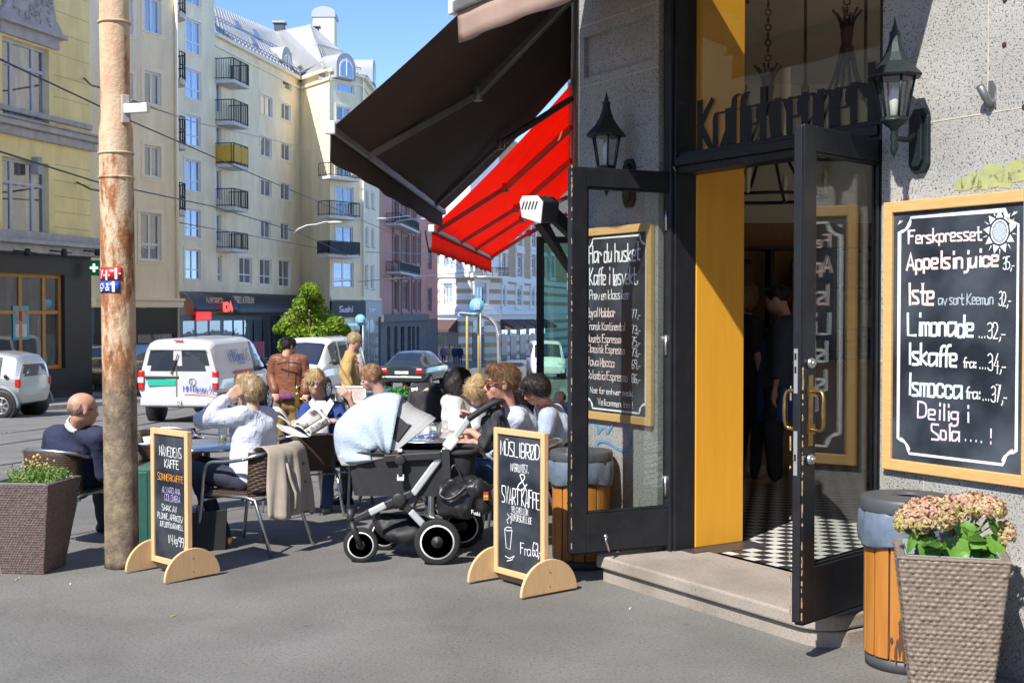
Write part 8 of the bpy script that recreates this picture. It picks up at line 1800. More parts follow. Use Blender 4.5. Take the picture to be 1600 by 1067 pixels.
def person(label, pos, f, head, face, S=.93, hs=.215, up=(0, 0, 1), seated=True, seat=.43, J=None, skin=SKIN, top=None, sleeve=1.0, bottom=None, hair=None, h=.008, hands=None, collar=None, shoes=None, group=None, detail=True, tshift=0, hide=(), flare=0):
    """pos: ground point below the hips; f: facing of the body; head: centre of the head; face: look direction"""
    J = J or {}; f = v(f[0], f[1], 0).normalized(); l = v(-f.y, f.x, 0); g = pos.z; Z = ZU
    t = thing('person', label, 'person', pos); o = Vector(pos)
    head = Vector(head); face = Vector(face).normalized(); u = Vector(up); u = (u - face * u.dot(face)).normalized(); r_ = face.cross(u)
    hipc = v(pos.x, pos.y, g + (seat + .075 if seated else .90 * S))
    nk = J.get('nk', head - u * (hs * .78) - face * (hs * .22))
    if 'nk' not in J: nk.z -= .01
    spine = (hipc - nk).normalized(); lj = J.get('l', l)
    ls = J.get('ls', nk + lj * .175 * S + spine * .055 * S); rs_ = J.get('rs', nk - lj * .175 * S + spine * .055 * S)
    lh = J.get('lh', hipc + l * .095 * S); rh = J.get('rh', hipc - l * .095 * S)
    if seated:
        lk = J.get('lk', lh + f * .42 * S + l * .03 + Z * .01); rk = J.get('rk', rh + f * .42 * S - l * .03 + Z * .01)
        la = J.get('la', v(lk.x, lk.y, g + .08) + f * .04); ra = J.get('ra', v(rk.x, rk.y, g + .08) + f * .04)
    else:
        lk = J.get('lk', lh + v(0, 0, -.42 * S) + f * .03); rk = J.get('rk', rh + v(0, 0, -.42 * S) + f * .03); la = J.get('la', v(lh.x, lh.y, g + .08)); ra = J.get('ra', v(rh.x, rh.y, g + .08))
    le = J.get('le', ls - Z * .27 * S + lj * .05); re = J.get('re', rs_ - Z * .27 * S - lj * .05)
    lw = J.get('lw', le + (f * .22 + v(0, 0, -.05) - l * .06) * S if seated else le - Z * .24 * S + f * .04); rw = J.get('rw', re + (f * .22 + v(0, 0, -.05) + l * .06) * S if seated else re - Z * .24 * S + f * .04)
    ch = (ls + rs_) / 2 + spine * .12 * S; fr = f
    def torso(k): 
        c1 = hipc.lerp(ch, .5)
        return [cone(lh.lerp(rh, .25), rh.lerp(lh, .25), .105 * S + k), cone(hipc + l * .05 * S, ch + lj * .06 * S, .10 * S + k, .105 * S + k), cone(hipc - l * .05 * S, ch - lj * .06 * S, .10 * S + k, .105 * S + k), cone(ch + lj * .07 * S + Z * .02, ch - lj * .07 * S + Z * .02, .105 * S + k), cone(ls.lerp(rs_, .12), rs_.lerp(ls, .12), .058 * S + k), cone(ch, nk + spine * .02, .09 * S + k, .055 * S + k)]
    def arms(k, a=1.0, mx=2.0):
        out = []
        for s_, e_, w_ in ((ls, le, lw), (rs_, re, rw)):
            tot = mx
            out.append(cone(s_, s_.lerp(e_, min(1, tot)), .047 * S + k, (.047 - .008 * min(1, tot)) * S + k))
            if tot > 1: out.append(cone(e_, e_.lerp(w_, tot - 1), .041 * S + k, (.041 - .013 * (tot - 1)) * S + k))
        return out
    def legs(k): return [cone(lh, lk, .082 * S + k, .058 * S + k), cone(lk, la, .055 * S + k, .036 * S + k), cone(rh, rk, .082 * S + k, .058 * S + k), cone(rk, ra, .055 * S + k, .036 * S + k)]
    M = np.array([[r_.x, face.x, u.x], [r_.y, face.y, u.y], [r_.z, face.z, u.z]])
    def hp(x, y, z): return head + r_ * x * hs + face * y * hs + u * z * hs
    def he(c, r): return ell(hp(*c), [q * hs for q in r], M)
    def hc(a, b_, ra, rb=None): return cone(hp(*a), hp(*b_), ra * hs, (ra if rb is None else rb) * hs)
    hd = [he((0, -.05, .15), (.335, .415, .35)), he((0, .08, -.14), (.255, .29, .33)), he((0, .22, -.36), (.13, .13, .11)), hc((0, .36, .02), (0, .43, -.13), .035, .055), hc((-.05, .38, -.15), (.05, .38, -.15), .045), hc((-.14, .31, .075), (.14, .31, .075), .065), he((.17, .22, -.12), (.1, .1, .12)), he((-.17, .22, -.12), (.1, .1, .12)),
          he((.335, -.04, -.03), (.045, .085, .135)), he((-.335, -.04, -.03), (.045, .085, .135)), hc((-.07, .335, -.255), (.07, .335, -.255), .035), hc((-.05, .33, -.30), (.05, .33, -.30), .038), cone(hp(0, -.08, -.2), nk + spine * .03, .058 * S, .062 * S)]
    body = hd + torso(-.012) + arms(-.004) + legs(-.006)
    if shoes is None: body += [cone(la, la + f * .12 * S - Z * .04, .036 * S, .03 * S), cone(ra, ra + f * .12 * S - Z * .04, .036 * S, .03 * S)]
    hh = hands or {}
    for key, e_, w_, mir in (('l', le, lw, 1), ('r', re, rw, -1)):
        d_, n_, cu = hh.get(key, ((w_ - e_), v(0, 0, -1) + f * .1, .45)); hand(body, w_, Vector(d_), Vector(n_), S, cu, mir)
    cuts = [he((.125, .42, .0), (.085, .075, .055)), he((-.125, .42, .0), (.085, .075, .055))] if detail else []
    soft_obj('body', body, skin, t, o, h=h, k=.014 if detail else .02, cuts=cuts)
    if detail:
        for s_ in (1, -1):
            mb = MB(o); c = hp(s_ * .125, .335, .0); mb.ball(c, .062 * hs, 6); mb.m = 1; mb.ball(c + face * .035 * hs, .035 * hs, 5); mb.build('eye', [mat('eye_white', (.6, .58, .55), .3, var=0), mat('iris_dark', (.03, .02, .015), .3, var=0)], t)
            mb = MB(o); mb.tube([hp(s_ * .06, .39, .085), hp(s_ * .14, .385, .105), hp(s_ * .22, .32, .08)], [.012 * hs, .018 * hs, .008 * hs], 5); mb.build('eyebrow', hair['m'] if hair else skin, t)
        mb = MB(o); mb.tube([hp(-.075, .355, -.275), hp(0, .385, -.27), hp(.075, .355, -.275)], [.01 * hs, .03 * hs, .01 * hs], 6); mb.build('lips', mat('lip_red', (.42, .14, .11), .5), t)
    if top:
        tm, long_, kk = top; nz = ((.005, 15), (.003, 38), (.001, 90)) if detail else ((.005, 20),)
        soft_obj('top', [cone(hipc - Z * .02 + l * q, hipc - Z * (long_ + .1) + l * q * 1.2, .105 * S + kk, .115 * S + kk) for q in (.07, -.07) if flare] + [cone(hipc + l * q, ch + l * q * .7, .15 * S, .11 * S) for q in (.09, -.09) if flare] + torso(.012 + kk) + (arms(.012 + kk, 1, sleeve) if not flare else [cone(hipc, ch, .13 * S + kk, .12 * S + kk)]), tm, t, o, h=h * 1.1, k=.03 if flare else .022, noise=((.003, 18), (.002, 50)) if flare else nz, seed=int(abs(pos.x) * 50), clips=([(hipc - Z * (long_ + (.03 if flare else 0)), (0, 0, -1))] if long_ is not None else []))
        if flare:
            nz = ((.002, 22), (.0025, 60))
            for i_ in (0, 2): soft_obj('sleeve', arms(.012 + kk, 1, sleeve)[i_:i_ + 2], tm, t, o, h=h, k=.03, noise=nz, seed=i_)
        if collar:
            mb = MB(o); cd = (head - nk).normalized(); x, y_, n_ = frame_of(cd)
            pts = []; m_ = 24
            for i, (rr, zz) in enumerate(((.064, -.025), (.066, .02), (.074, .028), (.08, .0), (.084, -.012))):
                for j in range(m_):
                    a = 2 * math.pi * j / m_; dirv = x * math.cos(a) + y_ * math.sin(a); op = max(0, dirv.dot(f)); pts.append(nk + dirv * (rr * S + .01 * op) + n_ * (zz * S - .035 * op * (i > 0)))
            mb.grid(pts, 5, m_, wrap=True); mb.build('collar', collar, t, solid=.004)
    if bottom: soft_obj('trousers', [cone(lh.lerp(rh, .25), rh.lerp(lh, .25), .11 * S)] + legs(.008), bottom, t, o, h=h * 1.2, k=.03, noise=((.005, 30),))
    if shoes:
        for a_ in (la, ra): soft_obj('shoe', [cone(a_ - Z * .045 - f * .03, a_ - Z * .05 + f * .13 * S, .034 * S, .03 * S), cone(a_ - Z * .02, a_ - Z * .04 + f * .03, .04 * S, .036 * S)], shoes, t, o, h=.009, k=.03, clips=[(v(0, 0, g + .004), (0, 0, -1))])
    if hair:
        st = hair['style']; sh = [he((0, -.07, .17), (.362, .45, .38))]; cu = [he((0, .46, -.12), (.33, .30, .42)), he((0, .1, -.45), (.6, .32, .5))]
        if st == 'short': cu += [he((0, -.05, -.62), (.6, .6, .5))]
        if st == 'wavy': sh += [he((.08, .2, .38), (.22, .24, .15)), he((-.1, .1, .4), (.24, .26, .15)), he((0, -.2, .25), (.32, .3, .26))]; cu += [he((0, -.05, -.6), (.6, .6, .5))]
        if st == 'bob': sh += [he((0, -.22, -.15), (.4, .36, .5)), he((.26, -.02, -.2), (.15, .25, .38)), he((-.26, -.02, -.2), (.15, .25, .38))]; cu = [he((0, .46, -.1), (.29, .34, .45))]
        if st == 'bowl': sh += [he((0, -.18, .0), (.41, .40, .40)), he((0, .1, .3), (.38, .33, .2))]; cu = [he((0, .48, -.2), (.36, .36, .42)), he((0, -.05, -.66), (.7, .7, .4))]
        if st == 'bun': sh += [he((0, -.4, .32), (.22, .2, .2))]; cu += [he((0, -.05, -.62), (.6, .6, .5))]
        if st == 'swept': sh += [he((0, .22, .38), (.26, .2, .13)), he((.22, -.08, .06), (.15, .32, .28)), he((-.22, -.08, .06), (.15, .32, .28)), he((0, -.3, .05), (.3, .2, .33))]; cu += [he((0, -.05, -.66), (.7, .7, .45))]
        if st == 'ring': sh = [he((0, -.075, .05), (.352, .408, .3))]; cu += [he((0, .05, .45), (.34, .42, .35)), he((0, -.05, -.6), (.6, .6, .5))]
        ho = soft_obj('hair', sh, hair['m'], t, o, h=h * .85, k=.03, cuts=cu, noise=((.0025, 50), (.002, 120)) if st not in ('bob', 'bowl', 'bun') else ((.002, 70), (.0015, 140)), seed=3)
        if h < .0125:
            mb = MB(); vs = np.array([q.co[:] for q in ho.data.vertices]); rq = np.random.RandomState(7); cl_ = 2.2 if st == 'wavy' else .7; Ls = {'ring': .02, 'bob': .09, 'bowl': .06, 'bun': .05}.get(st, .045)
            for i in rq.randint(0, len(vs), 300 if st == 'ring' else 2200):
                p_ = Vector(vs[i]); d0 = (p_ + o - hp(0, -.08, .12)).normalized(); dn = (-u + -face * .5 + d0 * .2 + (face * .7 + r_ * .5 if st == 'swept' and rq.rand() < .6 else v(0, 0, 0))); dn = dn - d0 * dn.dot(d0) + Vector(rq.normal(size=3) * .13 * cl_); dn.normalize(); s_ = d0.cross(dn).normalized() * .0010; L_ = Ls * (.6 + .8 * rq.rand())
                q1 = p_ + dn * L_ * .5 + d0 * .0025; q2 = p_ + dn * L_ + d0 * (.0005 + .003 * rq.rand() * cl_); mb.add([p_ - s_, p_ + s_, q1 + s_, q1 - s_, q2], [(0, 1, 2, 3), (3, 2, 4)], True)
            mb.build('hair_strands', hair['m'], ho)
    return t, o, hp, hs, dict(nk=nk, ls=ls, rs=rs_, le=le, re=re, lw=lw, rw=rw, hip=hipc, face=face, u=u, r=r_)
def spectacles(t, o, hp, hs, dark=False, y=.42, z=.0, m_=None):
    fm = m_ or mat('spectacle_frame', (.04, .015, .01), .3); mb = MB(o)
    for s_ in (1, -1):
        c = [hp(s_ * (.135 + .115 * math.cos(a)), y - .03 * abs(math.cos(a)), z + .075 * math.sin(a)) for a in np.linspace(0, 6.283, 15)[:-1]]
        mb.tube(c, .011 * hs * (1.6 if dark else 1), 5, closed=True); mb.tube([hp(s_ * .25, y - .03, z + .02), hp(s_ * .345, .2, z + .03), hp(s_ * .36, -.05, z + .02)], .014 * hs * (2 if dark else 1), 5)
    mb.tube([hp(-.03, y + .01, z + .02), hp(.03, y + .01, z + .02)], .012 * hs, 5); ob = mb.build('spectacles' if not dark else 'sunglasses', fm, t)
    mb = MB(o)
    for s_ in (1, -1): mb.add([hp(s_ * (.135 + .11 * math.cos(a)), y - .03 * abs(math.cos(a)), z + .072 * math.sin(a)) for a in np.linspace(0, 6.283, 13)[:-1]], [tuple(range(12))])
    mb.build('lens', mat('dark_lens', (.015, .01, .008), .1) if dark else glass('lens_glass', (.9, .9, .9), 1.4, .03), ob)
def cl(n, c, **k): return mat('cloth_' + n, c, .85, var=k.pop('var', .08), vs=k.pop('vs', 9), bump=.55, bs=15, **k)
NAVY = cl('navy_knit', (.018, .024, .06)); DKTR = cl('dark_trousers', (.022, .025, .035)); BRSH = mat('brown_shoe', (.16, .07, .03), .4); BKSH = mat('black_shoe', (.02, .02, .02), .4)
def wrinkle(nt_):
    N, L = nt_.nodes, nt_.links; t_ = N.new('ShaderNodeTexCoord'); n = N.new('ShaderNodeTexNoise'); n.inputs['Scale'].default_value = 13; n.inputs['Detail'].default_value = 4; n.inputs['Distortion'].default_value = 1.5; L.new(t_.outputs['Object'], n.inputs[0])
    p = N.new('ShaderNodeBump'); p.inputs['Strength'].default_value = .6; p.inputs['Distance'].default_value = .02; L.new(n.outputs[0], p.inputs['Height']); L.new(p.outputs[0], N['Principled BSDF'].inputs['Normal'])
# checked white shirt
m, ntb, b, N, L = newmat('white_check_shirt'); tc = N.new('ShaderNodeTexCoord'); bk = N.new('ShaderNodeTexBrick'); bk.offset = 0; bk.inputs['Scale'].default_value = 26; bk.inputs['Color1'].default_value = (.66, .69, .78, 1); bk.inputs['Color2'].default_value = (.64, .67, .77, 1); bk.inputs['Mortar'].default_value = (.5, .55, .7, 1); bk.inputs['Mortar Size'].default_value = .03; bk.inputs['Brick Width'].default_value = .45; bk.inputs['Row Height'].default_value = .45
mp = N.new('ShaderNodeMapping'); mp.inputs['Rotation'].default_value = (R(90), 0, 0); L.new(tc.outputs['Object'], mp.inputs[0]); L.new(mp.outputs[0], bk.inputs[0]); L.new(bk.outputs[0], b.inputs['Base Color']); b.inputs['Roughness'].default_value = .85; WCHK = m; wrinkle(nt_=ntb)
def gp(x, y): return v(x, y, gz(y))
# 1 bald man, navy jumper, back to us
q = CHAIRS['bald'].location
t, o, hp, hs, j = person('bald man in a navy jumper sitting with his back to us beside the rusty pole', gp(q.x, q.y), (.4, .92), P(130, 640, 8.1), (.80, .60, -.08), .95, .225, seat=.36, skin=SKINR, top=(NAVY, .12, .012), sleeve=1.95, bottom=DKTR, hair=dict(m=H_GREYB, style='ring'), shoes=BKSH, collar=cl('white_collar', (.7, .7, .72)),
    J=dict(nk=P(121, 664, 8.16), ls=P(84, 680, 8.32), rs=P(154, 682, 8.1), le=P(74, 738, 8.4), re=P(164, 738, 8.2), lw=P(105, 742, 8.7), rw=P(170, 735, 8.5)))
# 2 man in white shirt, hand on his head
q = CHAIRS['shirt'].location
t, o, hp, hs, j = person('man in a pale checked shirt holding a hand to his head, seen from behind', gp(q.x, q.y), (-.9, .42), P(388, 612, 8.33), (-.80, .58, .02), .97, .235, seat=.39, skin=SKINP, top=(WCHK, .1, .008), sleeve=1.93, bottom=cl('navy_trousers', (.025, .03, .05)), hair=dict(m=H_ASH, style='swept'), shoes=BRSH, h=.0075,
    J=dict(ls=P(373, 650, 8.18), rs=P(421, 652, 8.5), le=P(316, 656, 8.12), lw=P(352, 624, 8.17), re=P(398, 715, 8.6), rw=P(372, 728, 8.38), lk=P(303, 735, 8.25), rk=P(318, 728, 8.55), la=P(352, 835, 8.22), ra=P(330, 822, 8.5)),
    hands=dict(l=(P(383, 603, 8.24) - P(352, 624, 8.17), v(.2, .7, .2), .28), r=(v(-.9, -.1, -.1), v(.0, .2, -1), .9)))
for nm_, ps in (('collar', None),):
    mb = MB(o); nk = j['nk']; pts = []
    for i, (rr, zz) in enumerate(((.06, -.02), (.066, .03), (.082, .015), (.09, -.012))):
        for a in np.linspace(0, 6.283, 25)[:-1]: pts.append(nk + v(math.cos(a) * rr, math.sin(a) * rr, zz))
    mb.grid(pts, 4, 24, wrap=True); mb.build('collar', WCHK, t, solid=.004)
mb = MB(o); mb.lathe([(.043, -.015), (.045, .015)], P(352, 846, 8.2), 14); 
# 3 woman with newspaper
q = CHAIRS['news'].location
BLUC = cl('royal_blue_cardigan', (.02, .05, .20)); WSH = cl('white_blouse', (.74, .74, .76))
t, o, hp, hs, j = person('woman in a royal blue cardigan and white blouse reading a newspaper', gp(q.x, q.y), (-.2, -.98), P(493, 598, 10.05), (.2, -.96, -.08), .95, .212, seat=.42, skin=SKIN, top=(BLUC, .1, .012), sleeve=1.85, bottom=cl('blue_jeans', (.03, .05, .12)), hair=dict(m=H_BLOND, style='short'), shoes=BKSH, h=.0085,
    J=dict(ls=P(528, 640, 10.2), rs=P(479, 640, 10.2), le=P(543, 682, 10.05), lw=P(524, 658, 9.75), re=P(468, 680, 10.0), rw=P(448, 668, 9.7), nk=P(500, 624, 10.15)), hands=dict(l=(v(-.9, -.1, .05), v(-.1, .3, -.9), .8), r=(v(.5, -.4, .4), v(.2, .4, -.8), .8)))
spectacles(t, o, hp, hs)
mb = MB(o); pts = []
for i in range(9):
    for k in range(9):
        fx, fz = k / 8 * 2 - 1, i / 8; w_ = (.035 + .045 * (1 - abs(fz - .35) * 1.3)) ; pts.append(P(502 + fx * (7 + 9 * (1 - fz) * (.6 + .4 * fz)), 626 + 62 * (1 - fz) - 0, 10.03 - .0 + .02 * fx * fx - .02 * math.sin(fz * 3)))
mb.grid(pts, 9, 9); mb.build('blouse_front', WSH, t, solid=.01)
for s_ in (1, -1):
    mb = MB(o); mb.prism([P(502, 638, 9.98), P(502 + s_ * 14, 622, 10.0), P(502 + s_ * 20, 630, 10.0), P(502 + s_ * 8, 650, 9.97)], (0, .012, 0)); mb.build('blouse_collar', WSH, t)
    mb = MB(o); mb.ball(hp(s_ * .22, .02, .42), .085 * hs, 8, (1.2, 1, .8)); mb.build('raised_sunglasses', mat('brown_lens', (.06, .025, .012), .12), t)
mb = MB(o); mb.ball(hp(-.34, .05, -.17), .04 * hs, 6); mb.ball(hp(.34, .05, -.17), .04 * hs, 6); mb.build('earring', GOLD, t)
# newspaper: two sagging double sheets
m, ntb, b, N, L = newmat('newsprint'); tc = N.new('ShaderNodeTexCoord'); n1 = N.new('ShaderNodeTexNoise'); n1.inputs['Scale'].default_value = 13; n1.inputs['Detail'].default_value = 8; L.new(tc.outputs['Object'], n1.inputs[0]); rr_ = N.new('ShaderNodeValToRGB'); e = rr_.color_ramp.elements; e[0].position = .36; e[0].color = (.07, .075, .08, 1); e[1].position = .5; e[1].color = (.62, .6, .57, 1); k = e.new(.42); k.color = (.25, .22, .17, 1); L.new(n1.outputs[0], rr_.inputs[0]); L.new(rr_.outputs[0], b.inputs['Base Color']); b.inputs['Roughness'].default_value = .85; NEWS = m
nc = P(470, 660, 9.6); nw = thing('newspaper', 'open newspaper with dark photographs held by the woman in blue', 'newspaper', nc)
def sheet(c4, nm, mt_, bulge, bd):
    a, b_, c, d = [P(*q) for q in c4]; mb = MB(nc); pts = []
    for i in range(12):
        for k in range(12):
            u_, w_ = i / 11, k / 11; p_ = a.lerp(b_, u_).lerp(d.lerp(c, u_), w_) + Vector(bd) * bulge * math.sin(math.pi * w_) * (1 - .3 * u_); pts.append(p_)
    mb.grid(pts, 12, 12); return mb.build(nm, mt_, nw, solid=.003)
sheet(((455, 665, 9.55), (489, 635, 9.75), (519, 660, 9.7), (484, 682, 9.45)), 'page', PAPR, .03, (0, -.3, 1))
sheet(((460, 663.5, 9.53), (487, 640, 9.69), (504, 653, 9.67), (474, 672, 9.47)), 'page_photo', NEWS, .032, (0, -.3, 1)); sheet(((477, 674, 9.455), (506, 655, 9.65), (514, 661, 9.66), (486, 679, 9.44)), 'page_photo', NEWS, .03, (0, -.3, 1))
sheet(((455, 666, 9.56), (449, 650, 9.8), (421, 640, 9.85), (420, 648, 9.6)), 'page', PAPR, .07, (0, 0, 1)); sheet(((456, 668, 9.55), (450, 655, 9.8), (424, 650, 9.8), (418, 654, 9.55)), 'page', PAPR, .05, (0, -.1, 1)); sheet(((484, 683, 9.44), (455, 667, 9.54), (418, 653, 9.55), (440, 672, 9.4)), 'page', mat('newsprint_pale', (.5, .45, .42), .85, col2=(.66, .64, .62), vs=9), .03, (0, -.2, -.6))
# 4 reading man in blue shirt
q = CHAIRS['read'].location; BLSH = cl('denim_blue_shirt', (.045, .11, .22))
t, o, hp, hs, j = person('man with thinning sandy hair in a blue shirt reading, seen in profile', gp(q.x + .05, q.y), (-.95, -.25), P(579, 590, 10.75), (-.93, -.22, -.33), .95, .218, seat=.42, skin=SKINP, top=(BLSH, .1, .012), sleeve=1.2, bottom=DKTR, hair=dict(m=H_SAND, style='short'), shoes=BKSH, h=.009, collar=BLSH,
    J=dict(ls=P(577, 632, 10.6), rs=P(598, 628, 10.95), le=P(560, 660, 10.45), lw=P(547, 624, 10.4), re=P(570, 665, 10.9), rw=P(540, 628, 10.7)), hands=dict(l=(v(-.6, -.2, .7), v(.2, .5, 0), .7), r=(v(-.6, -.2, .7), v(.2, -.5, 0), .7)))
c = P(531, 620, 10.5); bk_ = thing('magazine', 'folded pale magazine in the hands of the reading man', 'magazine', c); mb = MB(c); mb.prism([P(521, 604, 10.4), P(541, 612, 10.45), P(545, 642, 10.45), P(527, 632, 10.4)][::-1], (0, .02, 0)); mb.build('pages', NEWS, bk_)
# 5 man in brown leather jacket
LEA = mat('brown_leather', (.15, .052, .027), .48, col2=(.23, .085, .043), vs=7, bump=.5, bs=24, spec=.4); q = gp((450 - 800) / F * 15.1, 15.1)
t, o, hp, hs, j = person('standing man in a brown leather jacket with his back to the camera', v(q.x, q.y, gz(15.1) - .02), (.15, .98), P(452, 541, 15.1), (.75, .6, -.1), .93, .222, seated=False, flare=1, skin=SKIN, top=(LEA, -.1, .022), sleeve=1.95, bottom=cl('mustard_trousers', (.2, .12, .03)), hair=dict(m=H_BLACK, style='short'), shoes=BRSH, h=.012,
    J=dict(ls=P(430, 563, 15.1), rs=P(472, 563, 15.1), le=P(425, 588, 15.12), re=P(478, 589, 15.1), lw=P(430, 611, 15.0), rw=P(477, 612, 15.0)), collar=LEA)
mb = MB(o); 
mb.tube([P(433, 569, 14.93), P(442, 567, 14.87), P(451, 566, 14.86), P(460, 567, 14.87), P(469, 569, 14.93)], .008, 5); mb.tube([P(451, 567, 14.865), P(451, 585, 14.87), P(451, 588, 14.87)], .006, 5); mb.build('back_seam', mat('leather_seam', (.05, .018, .01), .6), t)
mb = MB(o); c = P(454, 617, 15.05); mb.lathe([(.165, -.05), (.17, .02)], c, 20, (0, 0, 1), sq=.75); mb.build('shirt_tail', mat('plaid_cloth', (.25, .03, .07), .8, col2=(.05, .04, .16), vs=26, sharp=(.45, .55)), t)
# 6 woman in tan jacket
q = gp((552 - 800) / F * 15.5, 15.5); TAN = cl('tan_jacket', (.44, .29, .11))
t, o, hp, hs, j = person('woman with short fair hair in a tan jacket walking to the right', v(q.x, q.y, gz(15.5) - .0), (1, -.1), P(555, 533, 15.5), (.97, -.2, -.12), .9, .205, seated=False, flare=1, skin=SKIN, top=(TAN, .06, .02), sleeve=1.92, bottom=cl('pale_skirt', (.5, .4, .36)), hair=dict(m=H_PALE, style='short'), shoes=BKSH, h=.012,
    J=dict(ls=P(551, 560, 15.65), rs=P(546, 560, 15.35), le=P(556, 582, 15.7), re=P(539, 584, 15.25), lw=P(566, 601, 15.7), rw=P(546, 604, 15.2)), collar=TAN)
spectacles(t, o, hp, hs)
mb = MB(o); mb.tube([P(560, 553, 15.42), P(564, 570, 15.4), P(566, 585, 15.42), P(563, 598, 15.42)], [.03, .045, .04, .02], 8); mb.build('scarf', mat('scarf_pattern', (.5, .42, .4), .8, col2=(.14, .05, .05), vs=40), t)
mb = MB(o); mb.box(P(551, 561, 15.33), (.1, .01, .012)); mb.build('pocket_flap', TAN, t)
# 7 woman with black bob
q = CHAIRS['bob'].location; OFFW = cl('off_white_jacket', (.66, .64, .6))
t, o, hp, hs, j = person('woman with a black bob in an off-white jacket at the second table', gp(q.x - .02, q.y - .05), (.9, -.35), P(720, 596, 10.0), (.85, .1, -.3), .92, .212, seat=.42, skin=SKIN, top=(OFFW, .1, .008), sleeve=1.9, bottom=DKTR, hair=dict(m=H_BLACK, style='bob'), h=.009,
    J=dict(rs=P(708, 634, 9.85), ls=P(722, 632, 10.15), re=P(714, 668, 9.75), rw=P(737, 656, 9.6), le=P(742, 665, 10.1), lw=P(746, 650, 9.7)), shoes=BKSH)
# 8 blonde with bun
q = CHAIRS['blond'].location
t, o, hp, hs, j = person('blonde woman with a bun bending her head over the table', gp(q.x, q.y), (-.8, -.45), P(745, 613, 9.25), (-.45, -.55, -.72), .92, .205, up=(-.1, -.3, 1), seat=.42, skin=SKINP, top=(cl('pale_grey_top', (.55, .55, .57)), .1, .01), sleeve=.6, bottom=DKTR, hair=dict(m=H_BLOND, style='bun'), h=.009, shoes=BKSH,
    J=dict(nk=P(757, 628, 9.45), ls=P(745, 648, 9.3), rs=P(775, 645, 9.6), le=P(733, 682, 9.1), lw=P(730, 655, 8.95), re=P(760, 690, 9.4), rw=P(722, 680, 9.2)))
# 9 curly man in sunglasses
q = CHAIRS['curly'].location
m, ntb, b, N, L = newmat('blue_stripe_shirt'); tc = N.new('ShaderNodeTexCoord'); wv = N.new('ShaderNodeTexWave'); wv.inputs['Scale'].default_value = 30; wv.inputs['Distortion'].default_value = 4; wv.inputs['Detail'].default_value = 1; L.new(tc.outputs['Object'], wv.inputs[0]); r9 = N.new('ShaderNodeValToRGB'); r9.color_ramp.elements[0].color = (.36, .44, .55, 1); r9.color_ramp.elements[1].color = (.58, .62, .68, 1); L.new(wv.outputs['Fac'], r9.inputs[0]); L.new(r9.outputs[0], b.inputs['Base Color']); b.inputs['Roughness'].default_value = .85; STRP = m; wrinkle(ntb)
t, o, hp, hs, j = person('curly haired man in sunglasses and a pale blue shirt, in profile', gp(.03, 8.45), (-1, -.05), P(783, 600, 7.98), (-.98, -.16, .02), .97, .245, seat=.42, skin=SKINR, top=(STRP, .1, .008), sleeve=1.25, bottom=cl('blue_jeans', (0, 0, 0)), hair=dict(m=H_BROWN, style='wavy'), h=.0078, collar=STRP, shoes=BRSH,
    J=dict(ls=P(806, 655, 7.85), rs=P(812, 650, 8.3), le=P(790, 715, 7.95), lw=P(737, 674, 8.12), re=P(780, 710, 8.35), rw=P(740, 690, 8.4), hip=None), hands=dict(l=(v(-1, 0, -.05), v(0, .3, -1), .5), r=(v(-1, 0, -.05), v(0, .3, -1), .6)))
spectacles(t, o, hp, hs, True, .43, .01, mat('tortoise_frame', (.2, .06, .015), .25))
# 10 woman with spectacles, black short hair
q = CHAIRS['glasses'].location; LGB = cl('pale_blue_tee', (.36, .43, .56))
t, o, hp, hs, j = person('woman with spectacles and short black hair in a pale blue tee', gp(q.x + .02, q.y), (-.95, -.2), P(836, 609, 9.35), (-.88, -.25, -.4), .95, .225, seat=.42, skin=SKINR, top=(LGB, .1, .012), sleeve=.5, bottom=DKTR, hair=dict(m=H_BLACK, style='bowl'), h=.009, shoes=BKSH,
    J=dict(nk=P(851, 634, 9.5), ls=P(855, 652, 9.3), rs=P(866, 645, 9.7), le=P(848, 698, 9.25), lw=P(812, 690, 9.3), re=P(852, 695, 9.7), rw=P(815, 692, 9.55)))
spectacles(t, o, hp, hs)
# 11 baby
t, o, hp, hs, j = person('baby in blue behind the woman with spectacles', v(P(877, 660, 10.6).x, 10.6, gz(10.6) + .18), (-.9, -.4), P(874, 622, 10.55), (-.9, -.4, -.1), .42, .125, seat=.36, skin=SKINP, top=(cl('baby_blue', (.08, .2, .5)), .06, .01), sleeve=1.8, bottom=cl('baby_blue', (0, 0, 0)), hair=dict(m=H_BROWN, style='ring'), h=.009, detail=False)
ch_ = copy_tree(chair0); ch_.location = (P(879, 660, 10.6).x, 10.6, gz(10.6)); ch_.rotation_euler = (0, 0, R(80)); ch_['label'] = 'chair holding the baby in blue behind the others'
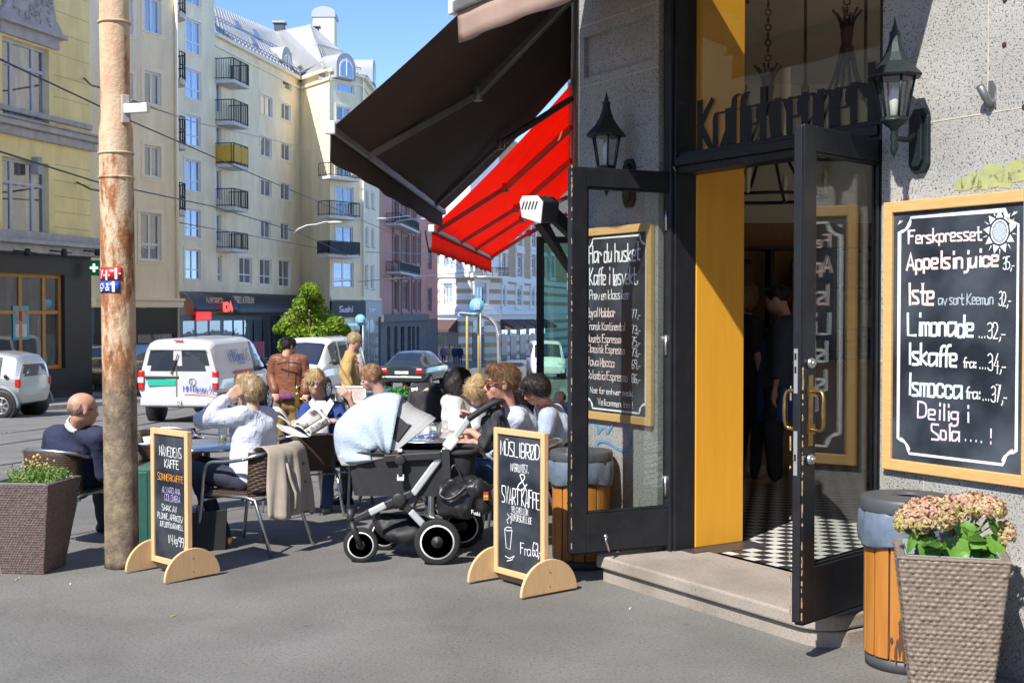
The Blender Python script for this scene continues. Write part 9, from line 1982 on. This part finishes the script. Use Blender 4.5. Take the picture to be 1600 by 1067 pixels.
# 12 person in purple behind the curly man
t, o, hp, hs, j = person('person in a dusky purple top sitting behind the curly haired man', gp(P(806, 650, 11.2).x, 11.2), (-.6, -.7), P(797, 594, 11.2), (-.5, -.8, -.2), .93, .21, seat=.42, skin=SKIN, top=(cl('dusky_purple', (.12, .07, .1)), .1, .012), sleeve=1.1, bottom=DKTR, hair=dict(m=H_SAND, style='short'), h=.011, detail=False,
    J=dict(lw=P(812, 618, 10.9), le=P(822, 640, 11.1)))
ch_ = copy_tree(chair0); ch_.location = (P(808, 650, 11.25).x, 11.25, gz(11.25)); ch_.rotation_euler = (0, 0, R(140)); ch_['label'] = 'chair of the person in the purple top'
# far pedestrians
for k, (px, y, c, c2, lb) in enumerate(((693, 104, (.2, .12, .22), (.03, .04, .08), 'far pedestrian in a mauve top and dark trousers'), (703, 112, (.55, .42, .12), (.5, .4, .3), 'far pedestrian in yellow clothes by the brown awning'), (711, 106, (.03, .06, .2), (.02, .02, .03), 'far pedestrian in a blue jacket walking away'), (719, 105, (.02, .02, .03), (.02, .02, .025), 'far pedestrian all in black'))):
    x = (px - 800) / F * y; g = gz(y); person(lb, v(x, y, g), (.1, 1), v(x, y, g + 1.63), (.1, 1, 0), 1.0, .23, seated=False, skin=SKIN, top=(cl('far_%d' % k, c), .05, .03), sleeve=1.9, bottom=cl('far_tr_%d' % k, c2), hair=dict(m=H_BLACK if k % 2 else H_BROWN, style='short'), h=.03, detail=False)
# people inside
x = P(1168, 600, 10.2).x; person('customer in dark clothes standing inside the cafe door', v(x, 10.2, .165), (.8, .5), v(x, 10.2, 1.72), (.8, .4, -.2), .98, .23, seated=False, skin=SKIN, top=(cl('dark_top', (.02, .02, .022)), .05, .02), sleeve=.6, bottom=DKTR, hair=dict(m=H_BROWN, style='bob'), h=.016, detail=False)
x = P(1213, 600, 10.0).x; person('person in a blue apron serving inside the cafe', v(x, 10.0, .165), (-.8, .4), v(x, 10.0, 1.7), (-.8, .3, -.2), .97, .23, seated=False, skin=SKIN, top=(cl('slate_top', (.05, .06, .1)), .05, .02), sleeve=1.4, bottom=DKTR, hair=dict(m=H_BLACK, style='short'), h=.016, detail=False)
mb = MB((x, 10.0, .165)); mb.lathe([(.17, .55), (.165, .95), (.15, 1.2)], (x, 10.0, .165), 16, (0, 0, 1), sq=.8); mb.build('apron', cl('blue_apron', (.02, .09, .4)), bpy.data.objects['person.%03d' % (len([q for q in bpy.data.objects if q.name.startswith('person')]) - 1)])
bpy.context.view_layer.update()
